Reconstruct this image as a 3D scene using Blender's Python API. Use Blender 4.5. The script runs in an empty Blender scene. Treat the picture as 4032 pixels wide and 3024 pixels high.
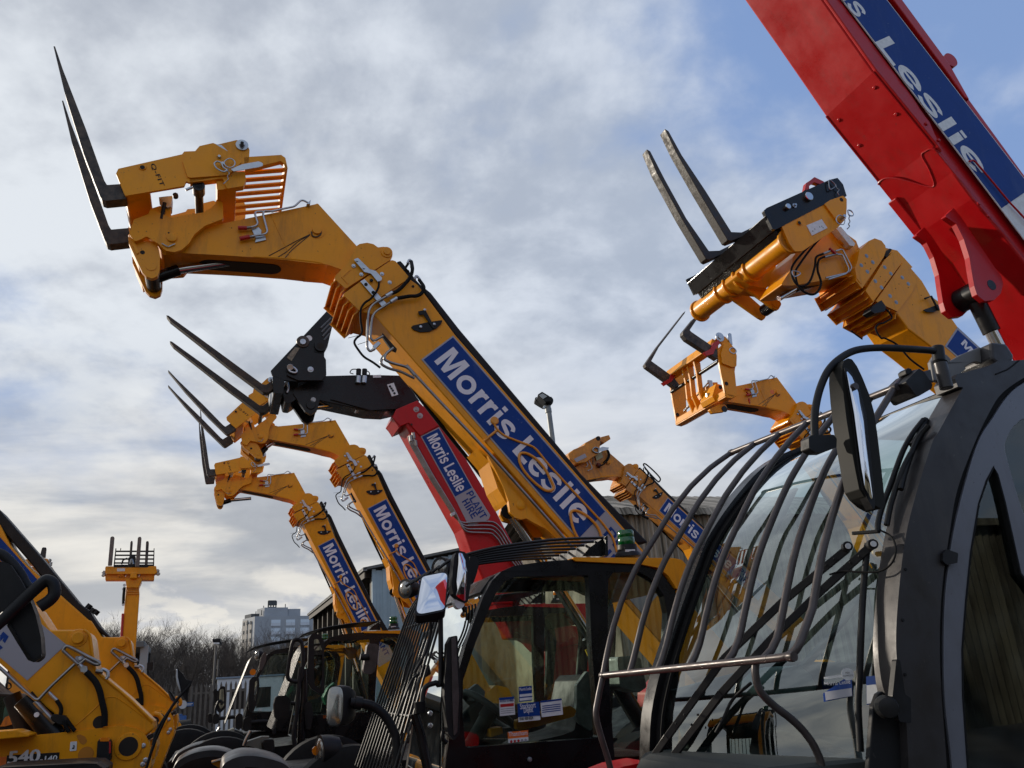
import bpy, bmesh, math, random
from mathutils import Vector, Matrix
from mathutils.geometry import tessellate_polygon
random.seed(7)
R = math.radians
scene = bpy.context.scene
COL = scene.collection

# ------------------------------------------------------------------ camera
FPX, PW, PH = 3150.0, 4032.0, 3024.0
PITCH, ROLL = R(19.6), R(4.0)
CAM = Vector((0.0, 0.0, 1.7))
cam_data = bpy.data.cameras.new('camera')
cam_data.sensor_width = 36.0
cam_data.lens = 36.0 * FPX / PW
cam_data.clip_end = 3000
cam_data.clip_start = 0.02
cam = bpy.data.objects.new('camera', cam_data)
COL.objects.link(cam)
_right = Vector((1, 0, 0)); _up = Vector((0, -math.sin(PITCH), math.cos(PITCH))); _fwd = Vector((0, math.cos(PITCH), math.sin(PITCH)))
_c, _s = math.cos(ROLL), math.sin(ROLL)
RX = _right * _c - _up * _s
UX = _right * _s + _up * _c
cam.matrix_world = Matrix(((RX.x, UX.x, -_fwd.x, CAM.x), (RX.y, UX.y, -_fwd.y, CAM.y), (RX.z, UX.z, -_fwd.z, CAM.z), (0, 0, 0, 1)))
scene.camera = cam

def ray(p):
    # direction in the world of a point measured on the photograph (survey of the yard)
    d = RX * (p[0] - PW / 2) + UX * (PH / 2 - p[1]) + _fwd * FPX
    return d.normalized()

def crop(x0, y0, w, ow=2212.0):
    k = w / ow
    return lambda *a: [(x0 + a[i] * k, y0 + a[i + 1] * k) for i in range(0, len(a), 2)]
A_ = crop(150, 100, 1200); B_ = crop(1000, 700, 1000); C_ = crop(1600, 1300, 1200); D_ = crop(600, 1150, 1200)
E_ = crop(700, 1700, 1100); F_ = crop(2400, 400, 1200); G_ = crop(2400, 1150, 1000); H_ = crop(2832, 0, 1200)
I_ = crop(3200, 700, 832); J_ = crop(2300, 1300, 1732, 2210); K_ = crop(2300, 2000, 1732); L_ = crop(0, 1950, 1000, 1545)
M_ = crop(300, 2000, 1000); N_ = crop(700, 2400, 832); O_ = crop(1200, 2000, 1200, 1944); P_ = crop(1600, 2000, 1200)
Q_ = crop(440, 640, 800); R_ = crop(1800, 1500, 800); S_ = crop(3432, 1300, 600); T_ = crop(3432, 1750, 600, 781)
U_ = crop(1500, 2150, 500); W_ = crop(0, 2480, 720, 2196); X_ = crop(0, 0, 4032)

# ------------------------------------------------------------------ materials
def mat(name, col, rough=0.5, metal=0.0, coat=0.0, var=0.0, vscale=6.0, bump=0.0, bscale=60.0, spec=0.5, col2=None, rvar=0.0, grime=0.0, gcol=(0.10, 0.07, 0.05), gscale=5.0, gmin=0.52):
    m = bpy.data.materials.new(name); m.use_nodes = True
    nt = m.node_tree; b = nt.nodes['Principled BSDF']
    b.inputs['Base Color'].default_value = (*col, 1); b.inputs['Roughness'].default_value = rough
    b.inputs['Metallic'].default_value = metal; b.inputs['Coat Weight'].default_value = coat
    b.inputs['Coat Roughness'].default_value = 0.08; b.inputs['Specular IOR Level'].default_value = spec
    if var > 0 or bump > 0 or rvar > 0:
        tc = nt.nodes.new('ShaderNodeTexCoord')
        n = nt.nodes.new('ShaderNodeTexNoise'); n.inputs['Scale'].default_value = vscale
        n.inputs['Detail'].default_value = 7; n.inputs['Roughness'].default_value = 0.65
        nt.links.new(tc.outputs['Object'], n.inputs['Vector'])
        if var > 0:
            mx = nt.nodes.new('ShaderNodeMix'); mx.data_type = 'RGBA'
            c2 = col2 if col2 else tuple(c * (1 - var) for c in col)
            mx.inputs['A'].default_value = (*c2, 1); mx.inputs['B'].default_value = (*col, 1)
            r = nt.nodes.new('ShaderNodeMapRange'); r.inputs['From Min'].default_value = 0.38; r.inputs['From Max'].default_value = 0.62
            nt.links.new(n.outputs['Fac'], r.inputs['Value']); nt.links.new(r.outputs['Result'], mx.inputs['Factor'])
            nt.links.new(mx.outputs['Result'], b.inputs['Base Color'])
        if rvar > 0:
            r2 = nt.nodes.new('ShaderNodeMapRange'); r2.inputs['From Min'].default_value = 0.35; r2.inputs['From Max'].default_value = 0.65
            r2.inputs['To Min'].default_value = max(0.02, rough - rvar); r2.inputs['To Max'].default_value = min(1, rough + rvar)
            nt.links.new(n.outputs['Fac'], r2.inputs['Value']); nt.links.new(r2.outputs['Result'], b.inputs['Roughness'])
        if bump > 0:
            n2 = nt.nodes.new('ShaderNodeTexNoise'); n2.inputs['Scale'].default_value = bscale; n2.inputs['Detail'].default_value = 4
            nt.links.new(tc.outputs['Object'], n2.inputs['Vector'])
            bp = nt.nodes.new('ShaderNodeBump'); bp.inputs['Strength'].default_value = bump; bp.inputs['Distance'].default_value = 0.01
            nt.links.new(n2.outputs['Fac'], bp.inputs['Height']); nt.links.new(bp.outputs['Normal'], b.inputs['Normal'])
    if grime > 0:
        # thin road dirt, water runs and small chips, lying where the noise puts them on the object
        src = b.inputs['Base Color'].links[0].from_socket if b.inputs['Base Color'].links else None
        tc = nt.nodes.new('ShaderNodeTexCoord'); mp = nt.nodes.new('ShaderNodeMapping'); mp.inputs['Scale'].default_value = (gscale * 1.6, gscale * 1.6, gscale * 0.35)
        nt.links.new(tc.outputs['Object'], mp.inputs['Vector'])
        n3 = nt.nodes.new('ShaderNodeTexNoise'); n3.inputs['Scale'].default_value = 1.0; n3.inputs['Detail'].default_value = 10; n3.inputs['Roughness'].default_value = 0.72
        nt.links.new(mp.outputs['Vector'], n3.inputs['Vector'])
        r3 = nt.nodes.new('ShaderNodeMapRange'); r3.inputs['From Min'].default_value = gmin; r3.inputs['From Max'].default_value = gmin + 0.2; r3.inputs['To Max'].default_value = grime
        nt.links.new(n3.outputs['Fac'], r3.inputs['Value'])
        n4 = nt.nodes.new('ShaderNodeTexNoise'); n4.inputs['Scale'].default_value = 45.0; n4.inputs['Detail'].default_value = 3; nt.links.new(tc.outputs['Object'], n4.inputs['Vector'])
        r4 = nt.nodes.new('ShaderNodeMapRange'); r4.inputs['From Min'].default_value = 0.69; r4.inputs['From Max'].default_value = 0.74; r4.inputs['To Max'].default_value = min(1.0, grime * 1.6)
        nt.links.new(n4.outputs['Fac'], r4.inputs['Value'])
        mxm = nt.nodes.new('ShaderNodeMath'); mxm.operation = 'MAXIMUM'; nt.links.new(r3.outputs['Result'], mxm.inputs[0]); nt.links.new(r4.outputs['Result'], mxm.inputs[1])
        mx2 = nt.nodes.new('ShaderNodeMix'); mx2.data_type = 'RGBA'; mx2.inputs['B'].default_value = (*gcol, 1); mx2.inputs['A'].default_value = (*col, 1)
        if src: nt.links.new(src, mx2.inputs['A'])
        nt.links.new(mxm.outputs[0], mx2.inputs['Factor']); nt.links.new(mx2.outputs['Result'], b.inputs['Base Color'])
    return m

def glass_mat(name, tint, boost=1.0, ior=1.5, dirt=0.0):
    m = bpy.data.materials.new(name); m.use_nodes = True
    nt = m.node_tree; nt.nodes.clear()
    o = nt.nodes.new('ShaderNodeOutputMaterial'); mx = nt.nodes.new('ShaderNodeMixShader')
    t = nt.nodes.new('ShaderNodeBsdfTransparent'); t.inputs['Color'].default_value = (*tint, 1)
    g = nt.nodes.new('ShaderNodeBsdfGlossy'); g.inputs['Roughness'].default_value = 0.0; g.inputs['Color'].default_value = (0.95, 1, 0.98, 1)
    f = nt.nodes.new('ShaderNodeFresnel'); f.inputs['IOR'].default_value = ior
    mu = nt.nodes.new('ShaderNodeMath'); mu.operation = 'MULTIPLY'; mu.inputs[1].default_value = boost; mu.use_clamp = True
    nt.links.new(f.outputs[0], mu.inputs[0]); nt.links.new(mu.outputs[0], mx.inputs[0])
    nt.links.new(t.outputs[0], mx.inputs[1]); nt.links.new(g.outputs[0], mx.inputs[2])
    last = mx
    if dirt > 0:
        d = nt.nodes.new('ShaderNodeBsdfDiffuse'); d.inputs['Color'].default_value = (0.4, 0.42, 0.4, 1)
        n = nt.nodes.new('ShaderNodeTexNoise'); n.inputs['Scale'].default_value = 9; n.inputs['Detail'].default_value = 8
        tc = nt.nodes.new('ShaderNodeTexCoord'); nt.links.new(tc.outputs['Object'], n.inputs['Vector'])
        r = nt.nodes.new('ShaderNodeMapRange'); r.inputs['From Min'].default_value = 0.45; r.inputs['From Max'].default_value = 0.8
        r.inputs['To Max'].default_value = dirt; nt.links.new(n.outputs['Fac'], r.inputs['Value'])
        m2 = nt.nodes.new('ShaderNodeMixShader'); nt.links.new(r.outputs['Result'], m2.inputs[0])
        nt.links.new(mx.outputs[0], m2.inputs[1]); nt.links.new(d.outputs[0], m2.inputs[2]); last = m2
    nt.links.new(last.outputs[0], o.inputs['Surface'])
    return m

YEL = mat('yellow_paint', (0.80, 0.315, 0.002), 0.42, coat=0.08, var=0.10, vscale=3.0, rvar=0.12, spec=0.3, grime=0.42, gcol=(0.16, 0.075, 0.02), bump=0.03, bscale=25)
YELD = mat('dusty_yellow_paint', (0.72, 0.28, 0.010), 0.5, coat=0.1, var=0.35, vscale=4.0, col2=(0.42, 0.16, 0.012), rvar=0.12, grime=0.7, gcol=(0.10, 0.05, 0.02))
REDP = mat('red_paint', (0.46, 0.005, 0.008), 0.36, coat=0.12, spec=0.3, var=0.12, vscale=2.5, rvar=0.1, grime=0.35, gcol=(0.17, 0.03, 0.025), bump=0.03, bscale=18)
BLK = mat('black_plastic', (0.011, 0.011, 0.012), 0.5, var=0.4, vscale=8, rvar=0.14, spec=0.25, grime=0.25, gcol=(0.05, 0.045, 0.04))
BLKP = mat('black_gloss_paint', (0.007, 0.007, 0.008), 0.3, coat=0.08, rvar=0.12, var=0.3, spec=0.25, grime=0.2, gcol=(0.04, 0.036, 0.03))
RUB = mat('black_rubber', (0.011, 0.011, 0.011), 0.7, spec=0.12, var=0.3, vscale=12)
GRYP = mat('grey_cab_paint', (0.030, 0.027, 0.028), 0.42, metal=0.2, var=0.15, vscale=7, rvar=0.12, bump=0.05, bscale=300, grime=0.3, gcol=(0.09, 0.08, 0.07))
DOORG = mat('blue_grey_door_paint', (0.15, 0.157, 0.185), 0.36, metal=0.2, var=0.12, vscale=5, rvar=0.1, grime=0.3, gcol=(0.07, 0.065, 0.06))
BARG = mat('dark_bronze_bar', (0.075, 0.062, 0.06), 0.38, metal=0.4, var=0.25, vscale=20, rvar=0.1)
FORK = mat('dark_fork_steel', (0.030, 0.029, 0.030), 0.55, metal=0.25, var=0.5, vscale=14, col2=(0.07, 0.05, 0.035), rvar=0.15, bump=0.15, bscale=80)
FORKW = mat('worn_fork_steel', (0.075, 0.055, 0.042), 0.6, metal=0.3, var=0.6, vscale=18, col2=(0.02, 0.016, 0.014), rvar=0.15, bump=0.2, bscale=90)
FORKG = mat('grey_worn_fork_steel', (0.058, 0.052, 0.045), 0.55, metal=0.25, var=0.6, vscale=16, col2=(0.025, 0.023, 0.021), rvar=0.2, bump=0.2, bscale=90)
ZINC = mat('zinc_plate', (0.52, 0.56, 0.60), 0.38, metal=0.85, var=0.25, vscale=10, rvar=0.1)
STEEL = mat('steel_pipe', (0.34, 0.33, 0.32), 0.28, metal=0.9, var=0.3, vscale=10)
CHROME = mat('chrome_rod', (0.55, 0.54, 0.53), 0.12, metal=1.0)
BLUE = mat('blue_label', (0.007, 0.045, 0.235), 0.5, var=0.1, vscale=4, spec=0.15, grime=0.35, gcol=(0.09, 0.13, 0.26), gscale=3.0)
WHITE = mat('white_lettering', (0.70, 0.70, 0.76), 0.45, spec=0.2, grime=0.3, gcol=(0.40, 0.38, 0.36))
SILV = mat('silver_label', (0.30, 0.30, 0.34), 0.35, metal=0.1)
PALE = mat('white_plate', (0.72, 0.73, 0.74), 0.4, var=0.15, vscale=30)
REDC = mat('red_cap', (0.40, 0.012, 0.012), 0.4)
ORNG = mat('orange_sticker', (0.75, 0.16, 0.02), 0.4)
GREENL = mat('green_beacon_lens', (0.0, 0.085, 0.012), 0.15, coat=0.4)
AMBER = mat('amber_lens', (0.7, 0.18, 0.0), 0.15, coat=0.5)
LENS = mat('lamp_lens', (0.22, 0.225, 0.22), 0.22, metal=0.8, coat=0.9, bump=0.03, bscale=90)
GLASS = glass_mat('cab_glass', (0.70, 0.80, 0.76), 1.4, dirt=0.05)
GLASSD = glass_mat('dark_cab_glass', (0.80, 0.87, 0.83), 1.3, dirt=0.03)
MIRR = mat('mirror_glass', (0.74, 0.75, 0.78), 0.02, metal=1.0)
GUARD = mat('black_guard_bar', (0.008, 0.008, 0.008), 0.38, spec=0.35)
GREASE = mat('grease_streak', (0.05, 0.022, 0.004), 0.4)
YELC = mat('yellow_cable', (0.66, 0.26, 0.012), 0.4, coat=0.2)
DARK = mat('dark_void', (0.012, 0.008, 0.005), 0.8)  # near-black; on holes, gaps and slots it stands in for their inner shade
PLAST = mat('pale_plastic_wrap', (0.34, 0.40, 0.38), 0.25, var=0.4, vscale=15, bump=0.5, bscale=25)

# ------------------------------------------------------------------ mesh helpers
def link(name, me, material, parent=None, smooth_angle=None, bevel=0.0, mw=None):
    if material is not None and not me.materials: me.materials.append(material)
    if smooth_angle is not None:
        for p in me.polygons: p.use_smooth = True
        me.set_sharp_from_angle(angle=R(smooth_angle))
    o = bpy.data.objects.new(name, me); COL.objects.link(o)
    if parent is not None: o.parent = parent
    if mw is not None: o.matrix_basis = mw
    if bevel > 0:
        md = o.modifiers.new('bevel', 'BEVEL'); md.width = bevel; md.segments = 2; md.limit_method = 'ANGLE'; md.angle_limit = R(40)
        md.harden_normals = False
    return o

class MB:
    # collects solids that belong to one part and builds one mesh
    def __init__(s): s.v = []; s.f = []
    def prism(s, pts, d0, d1, fn, holes=None):
        loops = [pts] + (holes or [])
        tri = tessellate_polygon([[Vector((p[0], p[1], 0)) for p in l] for l in loops])
        flat = [p for l in loops for p in l]; n = len(flat); b = len(s.v)
        s.v += [fn(p[0], p[1], d0) for p in flat] + [fn(p[0], p[1], d1) for p in flat]
        for t in tri:
            s.f.append((b + t[0], b + t[1], b + t[2])); s.f.append((b + n + t[2], b + n + t[1], b + n + t[0]))
        k = 0
        for l in loops:
            m = len(l)
            for i in range(m):
                j = (i + 1) % m
                s.f.append((b + k + i, b + k + j, b + n + k + j, b + n + k + i))
            k += m
        return s
    def box(s, lo, hi):
        b = len(s.v); (x0, y0, z0), (x1, y1, z1) = lo, hi
        s.v += [Vector(c) for c in ((x0,y0,z0),(x1,y0,z0),(x1,y1,z0),(x0,y1,z0),(x0,y0,z1),(x1,y0,z1),(x1,y1,z1),(x0,y1,z1))]
        s.f += [tuple(b + i for i in q) for q in ((0,3,2,1),(4,5,6,7),(0,1,5,4),(1,2,6,5),(2,3,7,6),(3,0,4,7))]
        return s
    def obox(s, p, q, w, h, upv=Vector((0, 0, 1))):
        # bar of section w x h from p to q
        p = Vector(p); q = Vector(q); t = (q - p).normalized(); x = t.cross(upv)
        if x.length < 1e-5: x = t.cross(Vector((1, 0, 0)))
        x.normalize(); y = x.cross(t); b = len(s.v)
        for c in (p, q):
            for a, e in ((-1, -1), (1, -1), (1, 1), (-1, 1)): s.v.append(c + x * (a * w / 2) + y * (e * h / 2))
        s.f += [tuple(b + i for i in k) for k in ((0,1,2,3),(7,6,5,4),(0,4,5,1),(1,5,6,2),(2,6,7,3),(3,7,4,0))]
        return s
    def tube(s, path, r, n=10, closed=False, cap=True):
        path = [Vector(p) for p in path]; N = len(path)
        rs = r if isinstance(r, (list, tuple)) else [r] * N
        tan = []
        for i in range(N):
            a = path[(i - 1) % N] if (closed or i > 0) else path[0]
            c = path[(i + 1) % N] if (closed or i < N - 1) else path[-1]
            tan.append((c - a).normalized())
        nrm = tan[0].orthogonal().normalized(); b = len(s.v)
        for i in range(N):
            nrm = (nrm - tan[i] * nrm.dot(tan[i]))
            nrm = nrm.normalized() if nrm.length > 1e-8 else tan[i].orthogonal().normalized()
            bi = tan[i].cross(nrm)
            for k in range(n):
                a = 2 * math.pi * k / n
                s.v.append(path[i] + (nrm * math.cos(a) + bi * math.sin(a)) * rs[i])
        for i in range(N if closed else N - 1):
            j = (i + 1) % N
            for k in range(n):
                l = (k + 1) % n
                s.f.append((b + i * n + k, b + i * n + l, b + j * n + l, b + j * n + k))
        if cap and not closed:
            s.f.append(tuple(b + k for k in range(n - 1, -1, -1))); s.f.append(tuple(b + (N - 1) * n + k for k in range(n)))
        return s
    def lathe(s, c, axis, prof, n=24):
        # prof: list of (radius, distance along axis)
        axis = Vector(axis).normalized(); x = axis.orthogonal().normalized(); y = axis.cross(x); c = Vector(c); b = len(s.v)
        for r, d in prof:
            for k in range(n):
                a = 2 * math.pi * k / n
                s.v.append(c + axis * d + (x * math.cos(a) + y * math.sin(a)) * max(r, 1e-4))
        for i in range(len(prof) - 1):
            for k in range(n):
                l = (k + 1) % n
                s.f.append((b + i * n + k, b + i * n + l, b + (i + 1) * n + l, b + (i + 1) * n + k))
        s.f.append(tuple(b + k for k in range(n - 1, -1, -1))); m = (len(prof) - 1) * n
        s.f.append(tuple(b + m + k for k in range(n)))
        return s
    def grid(s, rows):
        b = len(s.v); n = len(rows[0])
        for r in rows: s.v += [Vector(p) for p in r]
        for i in range(len(rows) - 1):
            for k in range(n - 1):
                s.f.append((b + i * n + k, b + i * n + k + 1, b + (i + 1) * n + k + 1, b + (i + 1) * n + k))
        return s
    def mesh(s, name):
        me = bpy.data.meshes.new(name); me.from_pydata([tuple(v) for v in s.v], [], s.f)
        bm = bmesh.new(); bm.from_mesh(me); bmesh.ops.recalc_face_normals(bm, faces=bm.faces); bm.to_mesh(me); bm.free()
        me.validate(); return me
    def build(s, name, material, parent=None, smooth=None, bevel=0.0, mw=None):
        return link(name, s.mesh(name), material, parent, smooth, bevel, mw)

def fillet(pts, r, n=4, keep=()):
    out = []; N = len(pts)
    for i in range(N):
        p0, p1, p2 = Vector(pts[i - 1][:2]), Vector(pts[i][:2]), Vector(pts[(i + 1) % N][:2])
        a, b = p0 - p1, p2 - p1; la, lb = a.length, b.length
        if la < 1e-6 or lb < 1e-6: continue
        a /= la; b /= lb; cosx = max(-1, min(1, a.dot(b))); ang = math.acos(cosx)
        if ang > R(168) or i in keep: out.append((p1.x, p1.y)); continue
        d = min(r / math.tan(ang / 2), la * 0.48, lb * 0.48)
        s, e = p1 + a * d, p1 + b * d
        for k in range(n + 1):
            t = k / n; q = s * (1 - t) ** 2 + p1 * 2 * t * (1 - t) + e * t * t
            out.append((q.x, q.y))
    return out

def catmull(pts, n=6, closed=False):
    pts = [Vector(p) for p in pts]; N = len(pts); out = []
    rng = range(N if closed else N - 1)
    for i in rng:
        p1, p2 = pts[i], pts[(i + 1) % N]
        p0 = pts[i - 1] if (closed or i > 0) else p1 * 2 - p2
        p3 = pts[(i + 2) % N] if (closed or i + 2 < N) else p2 * 2 - p1
        for k in range(n):
            t = k / n
            out.append(0.5 * ((2 * p1) + (p2 - p0) * t + (2 * p0 - 5 * p1 + 4 * p2 - p3) * t * t + (3 * p1 - p0 - 3 * p2 + p3) * t ** 3))
    if not closed: out.append(pts[-1])
    return out

def bend(pts, r, n=5):
    # polyline of pipe with bends of radius r
    pts = [Vector(p) for p in pts]; out = [pts[0]]
    for i in range(1, len(pts) - 1):
        a, b = pts[i - 1] - pts[i], pts[i + 1] - pts[i]; la, lb = a.length, b.length
        d = min(r, la * 0.45, lb * 0.45); s, e = pts[i] + a / la * d, pts[i] + b / lb * d
        for k in range(n + 1):
            t = k / n; out.append(s * (1 - t) ** 2 + pts[i] * 2 * t * (1 - t) + e * t * t)
    out.append(pts[-1]); return out

_deps = None
def text_mesh(body, bold=0.02, extr=0.02, spacing=1.0):
    cu = bpy.data.curves.new('lettering', 'FONT'); cu.body = body; cu.size = 1.0; cu.offset = bold; cu.extrude = extr
    cu.space_character = spacing; cu.resolution_u = 3
    o = bpy.data.objects.new('lettering', cu); COL.objects.link(o)
    dg = bpy.context.evaluated_depsgraph_get(); me = bpy.data.meshes.new_from_object(o.evaluated_get(dg))
    bpy.data.objects.remove(o); bpy.data.curves.remove(cu)
    return me

# ------------------------------------------------------------------ a machine: side plane of its boom, u to the right (rear), v up, w away from the camera
class Machine:
    def __init__(s, az, D, label, category='telehandler', name='telehandler', group='telehandlers parked in the yard'):
        s.az = az; s.n = Vector((math.sin(R(az)), math.cos(R(az)), 0)); s.u = Vector((s.n.y, -s.n.x, 0)); s.D = D
        s.base = Vector((CAM.x, CAM.y, 0)) + s.n * D
        s.root = bpy.data.objects.new(name, None); COL.objects.link(s.root)
        s.root.location = s.base; s.root.rotation_euler = (0, 0, -R(az)); s.root.empty_display_size = 0.3
        s.root['label'] = label; s.root['category'] = category; s.root['group'] = group
        s.parts = []; s.grp = 'boom'
    def p(s, px, w=0.0):
        d = ray(px); t = (s.D + w) / d.dot(s.n); q = CAM + d * t - s.base
        return (q.dot(s.u), q.z)
    def ps(s, pxs, w=0.0): return [s.p(q, w) for q in pxs]
    def P(s, px, w=0.0):
        a = s.p(px, w); return Vector((a[0], w, a[1]))
    def Ps(s, pxs, w=0.0): return [s.P(q, w) for q in pxs]
    def at_u(s, px, u):
        # point of the sight line where it crosses the cross-plane at u
        d = ray(px); o = CAM - s.base; t = (u - o.dot(s.u)) / d.dot(s.u); q = o + d * t
        return Vector((u, q.dot(s.n), q.z))
    def rec(s, o): s.parts.append((o, s.grp)); return o
    def part(s, mb, name, material, parent=None, smooth=None, bevel=0.0):
        return s.rec(mb.build(name, material, parent or s.root, smooth, bevel))
    def ext(s, name, pxs, w0, w1, material, fil=0.0, bevel=0.004, parent=None, at=None, holes=None, smooth=None):
        pts = s.ps(pxs, w0 if at is None else at)
        if fil: pts = fillet(pts, fil)
        hs = [fillet(s.ps(h, w0 if at is None else at), fil or 0.005) for h in holes] if holes else None
        mb = MB().prism(pts, w0, w1, lambda a, b, c: Vector((a, c, b)), hs)
        return s.part(mb, name, material, parent, smooth, bevel)
    def uv(s, name, pts, w0, w1, material, fil=0.0, bevel=0.004, parent=None, smooth=None, holes=None):
        if fil: pts = fillet(pts, fil)
        mb = MB().prism(pts, w0, w1, lambda a, b, c: Vector((a, c, b)), holes)
        return s.part(mb, name, material, parent, smooth, bevel)
    def tube(s, name, pts, r, material, parent=None, n=10, mode='curve', k=6, br=0.03):
        if mode == 'curve': pts = catmull(pts, k)
        elif mode == 'bend': pts = bend(pts, br)
        elif mode == 'loop': return s.part(MB().tube(catmull(pts, k, True), r, n, closed=True), name, material, parent, 50)
        return s.part(MB().tube(pts, r, n), name, material, parent, 50)
    def cyl(s, name, a, b, r, material, parent=None, n=20, bevel=0.002):
        return s.part(MB().tube([a, b], r, n), name, material, parent, 40, bevel)
    def boss(s, name, px, w, prof, material, parent=None, n=24, bevel=0.0):
        # prof: (radius, distance towards the camera)
        return s.part(MB().lathe(s.P(px, w), (0, -1, 0), prof, n), name, material, parent, 35, bevel)
    def text(s, body, a, b, h, w, material, parent=None, bold=0.02, name='lettering', spacing=1.0, cap=0.72, thick=0.0015):
        strike = bold if bold > 0.009 else 0; bold = 0.0
        # text from a to b (uv points of the baseline), cap height h
        a = Vector(a); b = Vector(b); d = b - a; L = d.length; d /= L
        me = text_mesh(body, bold, 0.5, spacing)
        xs = [v.co.x for v in me.vertices]; x0, x1 = min(xs), max(xs); sx = L / (x1 - x0); sy = h / cap
        nx, ny = -d.y, d.x
        vs = [v.co.copy() for v in me.vertices]; fs = [tuple(f.vertices) for f in me.polygons]; nv = len(vs)
        V = []; Fc = []
        for j, (ox, oy) in enumerate(((0, 0), (strike, 0), (-strike, 0), (0, strike * 0.6), (0, -strike * 0.6)) if strike else ((0, 0),)):
            for c in vs:
                X = (c.x + ox - x0) * sx; Y = (c.y + oy) * sy; Z = (0.6 + c.z * 0.8) * thick + j * 0.00012
                V.append((a.x + d.x * X + nx * Y, w - Z, a.y + d.y * X + ny * Y))
            Fc += [tuple(i + j * nv for i in f) for f in fs]
        bpy.data.meshes.remove(me); me = bpy.data.meshes.new(name); me.from_pydata(V, [], Fc)
        return s.rec(link(name, me, material, parent or s.root))

# bold sans lettering cut as flat shapes; height of a capital = 1
def _ell(cx, cy, rx, ry, a0, a1, n=18): return [(cx + rx * math.cos(R(a0 + (a1 - a0) * k / n)), cy + ry * math.sin(R(a0 + (a1 - a0) * k / n))) for k in range(n + 1)]
def _rib(path, w):
    P = [Vector(p) for p in path]; L = []; Rr = []
    for i, p in enumerate(P):
        t = (P[min(i + 1, len(P) - 1)] - P[max(i - 1, 0)]).normalized(); n = Vector((-t.y, t.x)) * (w / 2); L.append(tuple(p + n)); Rr.append(tuple(p - n))
    return [[L[i], L[i + 1], Rr[i + 1], Rr[i]] for i in range(len(P) - 1)]
def _rect(x0, y0, x1, y1): return [[(x0, y0), (x1, y0), (x1, y1), (x0, y1)]]
def _cm(pts): return [(q.x, q.y) for q in catmull([Vector((x, y, 0)) for x, y in pts], 4)]
GLYPH = {
 'M': (1.17, [[(.09,0),(.295,0),(.295,.76),(.09,1)], [(.295,.76),(.49,0),(.585,.33),(.40,1),(.09,1)], [(.49,0),(.68,0),(.585,.33)], [(.68,0),(.875,.76),(1.08,1),(.77,1),(.585,.33)], [(.875,.76),(.875,0),(1.08,0),(1.08,1)]]),
 'o': (.84, _rib(_ell(.42, .37, .30, .295, 0, 360, 28), .19)), 'r': (.54, _rect(.08, 0, .28, .74) + _rib(_cm([(.20,.42),(.26,.57),(.38,.645),(.53,.645)]), .185)),
 'i': (.39, _rect(.09, 0, .30, .74) + _rect(.09, .83, .30, 1)), 'l': (.39, _rect(.09, 0, .30, 1)), ' ': (.36, []),
 's': (.76, _rib(_cm([(.665,.53),(.58,.645),(.38,.67),(.18,.60),(.17,.48),(.40,.385),(.59,.31),(.63,.17),(.46,.075),(.25,.075),(.08,.20)]), .165)),
 'L': (.82, _rect(.09, 0, .31, 1) + _rect(.31, 0, .79, .185)), 'e': (.79, _rib(_ell(.40, .37, .295, .295, 0, 322, 24), .18) + _rect(.14, .325, .76, .445)),
 'P': (.84, _rect(.09, 0, .29, 1) + _rib([(.25, .92), (.50, .92)] + _ell(.50, .68, .20, .24, 90, -90, 10) + [(.25, .44)], .165)),
 'A': (.92, [[(.02,0),(.23,0),(.46,.80),(.46,1),(.36,1)], [(.90,0),(.69,0),(.46,.80),(.46,1),(.56,1)]] + _rect(.22, .22, .70, .37)),
 'N': (.92, _rect(.09, 0, .28, 1) + _rect(.64, 0, .83, 1) + [[(.28,1),(.28,.68),(.64,0),(.64,.32)]]), 'T': (.78, _rect(.29, 0, .49, 1) + _rect(.03, .84, .75, 1)),
 'H': (.92, _rect(.09, 0, .29, 1) + _rect(.63, 0, .83, 1) + _rect(.29, .43, .63, .59)), 'I': (.39, _rect(.09, 0, .30, 1)),
 'R': (.88, _rect(.09, 0, .29, 1) + _rib([(.25, .92), (.52, .92)] + _ell(.52, .68, .20, .24, 90, -90, 10) + [(.25, .44)], .165) + [[(.42,.44),(.62,.44),(.86,0),(.63,0)]]),
 'E': (.80, _rect(.09, 0, .29, 1) + _rect(.29, 0, .76, .165) + _rect(.29, .42, .72, .58) + _rect(.29, .835, .76, 1)),
}
def gtext(s, body, a, b, h, w, material, parent=None, name='lettering', slant=0.0):
    a = Vector(a); b = Vector(b); d = b - a; L = d.length; d /= L; tot = sum(GLYPH[c][0] for c in body); sx = L / tot; x = 0.0; V = []; F = []
    for c in body:
        wd, polys = GLYPH[c]
        for j, pl in enumerate(polys):
            i0 = len(V)
            for px_, py_ in pl:
                X = (x + px_ + slant * py_) * sx; Y = py_ * h; V.append((a.x + d.x * X - d.y * Y, w - 0.0008 - 0.00003 * (j % 7), a.y + d.y * X + d.x * Y))
            F.append(tuple(range(i0, len(V))))
        x += wd
    me = bpy.data.meshes.new(name); me.from_pydata(V, [], F)
    return s.rec(link(name, me, material, parent or s.root))
Machine.gtext = gtext

def copy_parts(src, groups, dst_root, T):
    # copy the recorded parts of a machine (and their sub-parts) under another root
    mp = {}
    done = []
    for o, g in src.parts:
        if g not in groups: continue
        c = o.copy(); COL.objects.link(c)
        if o.parent == src.root or o.parent not in mp:
            c.parent = dst_root; c.matrix_parent_inverse = Matrix(); c.matrix_basis = T @ o.matrix_basis
        else:
            c.parent = mp[o.parent]; c.matrix_parent_inverse = Matrix(); c.matrix_basis = o.matrix_basis.copy()
        mp[o] = c; done.append(c)
    return done

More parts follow.
